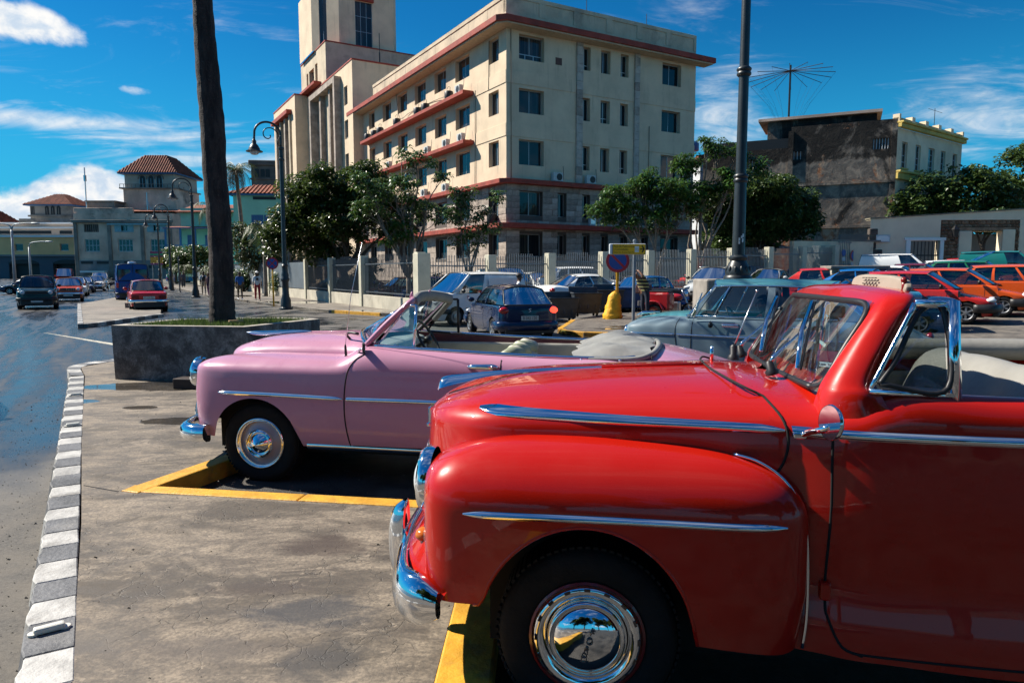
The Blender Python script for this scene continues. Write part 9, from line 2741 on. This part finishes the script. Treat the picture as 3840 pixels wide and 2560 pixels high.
 if cap:
  h_ = MB().ball((0, 0, 0), (.104, .115, .10), 12, 9)
  h_.v = [tuple(hd + sd * x + fwd * (y - .01) + ax_ * (max(z, .02) + .055)) for x, y, z in h_.v]
  h_.prism([hd + fwd * .10 + sd * .075 + ax_ * .075, hd + fwd * .19 + sd * .05 + ax_ * .06, hd + fwd * .19 - sd * .05 + ax_ * .06, hd + fwd * .10 - sd * .075 + ax_ * .075], ax_ * .012)
  h_.build('cap', cap, t, 60)
 for k, w, e in (('hal', 'wrl', 'ell'), ('har', 'wrr', 'elr')):
  if k in ix:
   P_, d = Vector(J[k]), (Vector(J[k]) - Vector(J[w])).normalized()
   s_ = d.cross(fwd if abs(d.dot(fwd)) < .9 else ax_).normalized()
   n_ = s_.cross(d)
   fb = MB()
   for q, (off, ln) in enumerate(((-.027, .062), (-.009, .075), (.009, .07), (.026, .055))):
    a = P_ + s_ * off
    fb.tube([a, a + d * ln * .5 + n_ * .006, a + d * ln + n_ * .022], [.0095, .009, .007], 5)
   fb.tube([P_ + s_ * -.03 - d * .03, P_ + s_ * -.058 + d * .01, P_ + s_ * -.062 + d * .04], [.011, .010, .008], 5)
   fb.build('fingers', skin, t, 180)
 return t
def walk(st_=.26, arm=.16, lean=0., w=1.):
 """mid-stride, facing -y"""
 return dict(pelvis=(0, 0, .93), waist=(0, -.01, 1.08), chest=(0, -.02 - lean, 1.32), neck=(0, -.03 - lean, 1.50), head=(0, -.05 - lean, 1.62), crown=(0, -.045 - lean, 1.71),
    shl=(.185 * w, -.02 - lean, 1.40), ell=(.235 * w, -.02 + arm, 1.13), wrl=(.24 * w, arm * .2 - .06, .90), hal=(.24 * w, arm * .2 - .09, .82), shr=(-.185 * w, -.02 - lean, 1.40), elr=(-.235 * w, -.02 - arm * .3, 1.12), wrr=(-.24 * w, -arm - .08, .89), har=(-.24 * w, -arm - .12, .82),
    hil=(.095, 0, .90), knl=(.10, -st_ * .75, .50), anl=(.10, -st_ * .85, .09), tol=(.11, -st_ * .85 - .16, .035), hir=(-.095, 0, .90), knr=(-.10, st_ * .15, .49), anr=(-.10, st_ * .85, .12), tor=(-.105, st_ * .85 - .14, .035))
GP = 'people walking along the railings'
mw = person('man in a white printed shirt, red trousers and white cap walking towards us', tuple(gp(-14.95, 41.0, .13)), rad(24), walk(.18), CL('white shirt', (.66, .66, .66)), CL('red trousers', (.36, .02, .025)), BLACK, SKIND, .5, None, WHITE, group=GP)
MB().cbox((0, -.175, 1.30), (.13, .012, .16)).build('shirt_print', mat('print black', (.03, .03, .035), .8), mw, bevel=.004)
person('man in a blue T-shirt and brown shorts walking beside the white-shirted man', tuple(gp(-16.6, 42.6, .13)), rad(30), walk(.14, .08), CL('blue T-shirt', (.015, .10, .32)), CL('brown shorts', (.14, .095, .05)), WHITE, SKIND, .5, HAIRB, shorts=True, group=GP, scale=.98)
person('woman in purple trousers looking down, half hidden by the palm trunk', tuple(gp(-20.6, 47.5, .13)), rad(-20), walk(.10, .05), CL('dark patterned top', (.05, .02, .04)), CL('purple trousers', (.12, .02, .09)), BLACK, SKIN, .4, HAIRB, scale=.94, group=GP)
bp2 = person('man in beige trousers walking away with a black backpack', tuple(gp(-23.6, 53.5, .13)), rad(208), walk(.16, .06), CL('pale blue shirt', (.28, .36, .42)), CL('beige trousers', (.34, .27, .18)), BLACK, SKIND, .5, HAIRB, group=GP)
MB().ball((0, .17, 1.22), (.16, .11, .23), 12, 8).build('backpack', BLACK, bp2, 180)
for (px, dp, rz, a, b_, lab) in [(585 / 2.351 * 0 + 413 - 14, 78, 200, (.45, .42, .40), (.30, .26, .2), 'distant person in pale clothes near the bus'), (418, 84, 20, (.03, .03, .04), (.03, .03, .05), 'distant person in black by the bus stop'), (424, 79, 210, (.04, .05, .08), (.04, .04, .05), 'distant person in dark clothes at the railings end'), (392, 88, 190, (.02, .2, .06), (.05, .05, .06), 'distant person in a green top by the lamp post')]:
 person(lab, tuple(gp(fw(px, dp), dp, .12)), rad(rz), walk(.16, .06), CL(lab[-9:] + ' top', a), CL(lab[-9:] + ' legs', b_), BLACK, SKIND, .5, HAIRB, group=GP)
BJ = dict(pelvis=(0, 0, .92), waist=(0, -.04, 1.06), chest=(0, -.17, 1.27), neck=(0, -.29, 1.40), head=(0, -.40, 1.45), crown=(0, -.45, 1.53), look=(0, -.75, -.65), shl=(.19, -.19, 1.33), ell=(.33, -.38, 1.44), wrl=(.16, -.42, 1.60), hal=(.08, -.42, 1.61), shr=(-.19, -.17, 1.33), elr=(-.40, .02, 1.14), wrr=(-.22, -.04, .98), har=(-.17, -.09, .95),
  hil=(.10, 0, .89), knl=(.12, -.02, .48), anl=(.13, .05, .08), tol=(.15, -.12, .035), hir=(-.10, 0, .89), knr=(-.12, -.02, .48), anr=(-.14, .06, .08), tor=(-.17, -.10, .035))
ST = stripes()
sm_ = person('bald man in a black and yellow striped jersey stooping with a hand on his head', tuple(gp(fw(1482, 22.6), 22.6, .12)), rad(-62), BJ, ST, CL('dark jeans', (.012, .018, .035)), BLACK, SKIN, .5, None, girth=1.18)
MB().lathe((-.225, -.035, .985), (.4, -.3, -.3), [(.036, -.012), (.038, 0), (.036, .012)], 10).build('wrist_watch', STEEL, sm_, 180)
person('man in a white shirt walking past behind the blue hatchback', tuple(gp(fw(1190, 23.2), 23.2)), rad(90), walk(.2), CL('white shirt', (.6, .6, .6)), CL('navy trousers', (.02, .03, .06)), BLACK, SKIND, .5, HAIRB)
DJ = dict(pelvis=(0, 0, .0), waist=(0, .05, .16), chest=(0, .10, .40), neck=(0, .10, .57), head=(0, .07, .68), crown=(0, .075, .77), shl=(.19, .08, .48), ell=(.25, -.14, .27), wrl=(.16, -.38, .36), hal=(.13, -.45, .38), shr=(-.19, .08, .48), elr=(-.25, -.14, .27), wrr=(-.16, -.38, .36), har=(-.13, -.45, .38), hil=(.1, 0, 0), knl=(.14, -.42, .08), anl=(.14, -.62, -.24), tol=(.14, -.76, -.26), hir=(-.1, 0, 0), knr=(-.14, -.42, .08), anr=(-.14, -.62, -.24), tor=(-.14, -.76, -.26))
RB = Matrix.Rotation(rad(-30), 3, 'Z')
person('driver in a dark red shirt at the wheel of the blue-grey saloon', tuple(Vector((2.2, 11.71, 0)) + RB @ Vector((1.92, -.36, .66))), rad(-30 - 90), DJ, CL('dark red shirt', (.22, .02, .025)), CL('grey trousers', (.08, .08, .09)), BLACK, SKIN, .5, HAIRB, scale=.98)
person('helmeted rider on the distant motorcycle', tuple(Vector((fw(245, 66), 66, 0)) + Matrix.Rotation(rad(60), 3, 'Z') @ Vector((1.05, 0, .80))), rad(60 - 90), DJ, CL('dark jacket', (.02, .02, .03)), CL('rider trousers', (.02, .03, .05)), BLACK, SKIN, .9, None, mat('blue helmet', (.02, .12, .3), .3))
# ================================================================== ADDED TREES BEHIND THE CAMERA, OUT OF VIEW (darken reflections, cut sky fill)
src_ = next(o for o in COL.objects if o.get('label', '').startswith('big dense dark tree'))
for i, (x, y, lab) in enumerate([(-9, -13, 'leftmost'), (-2.5, -11, 'second from left'), (4, -12, 'middle'), (10, -9.5, 'second from right'), (16, -6, 'rightmost')]):
 dup(src_, (x, y, 0), rnd(0, 6), f'unseen tree added behind the viewer to darken reflections, {lab} of the row', 'unseen trees added behind the viewer', None, 1.1)
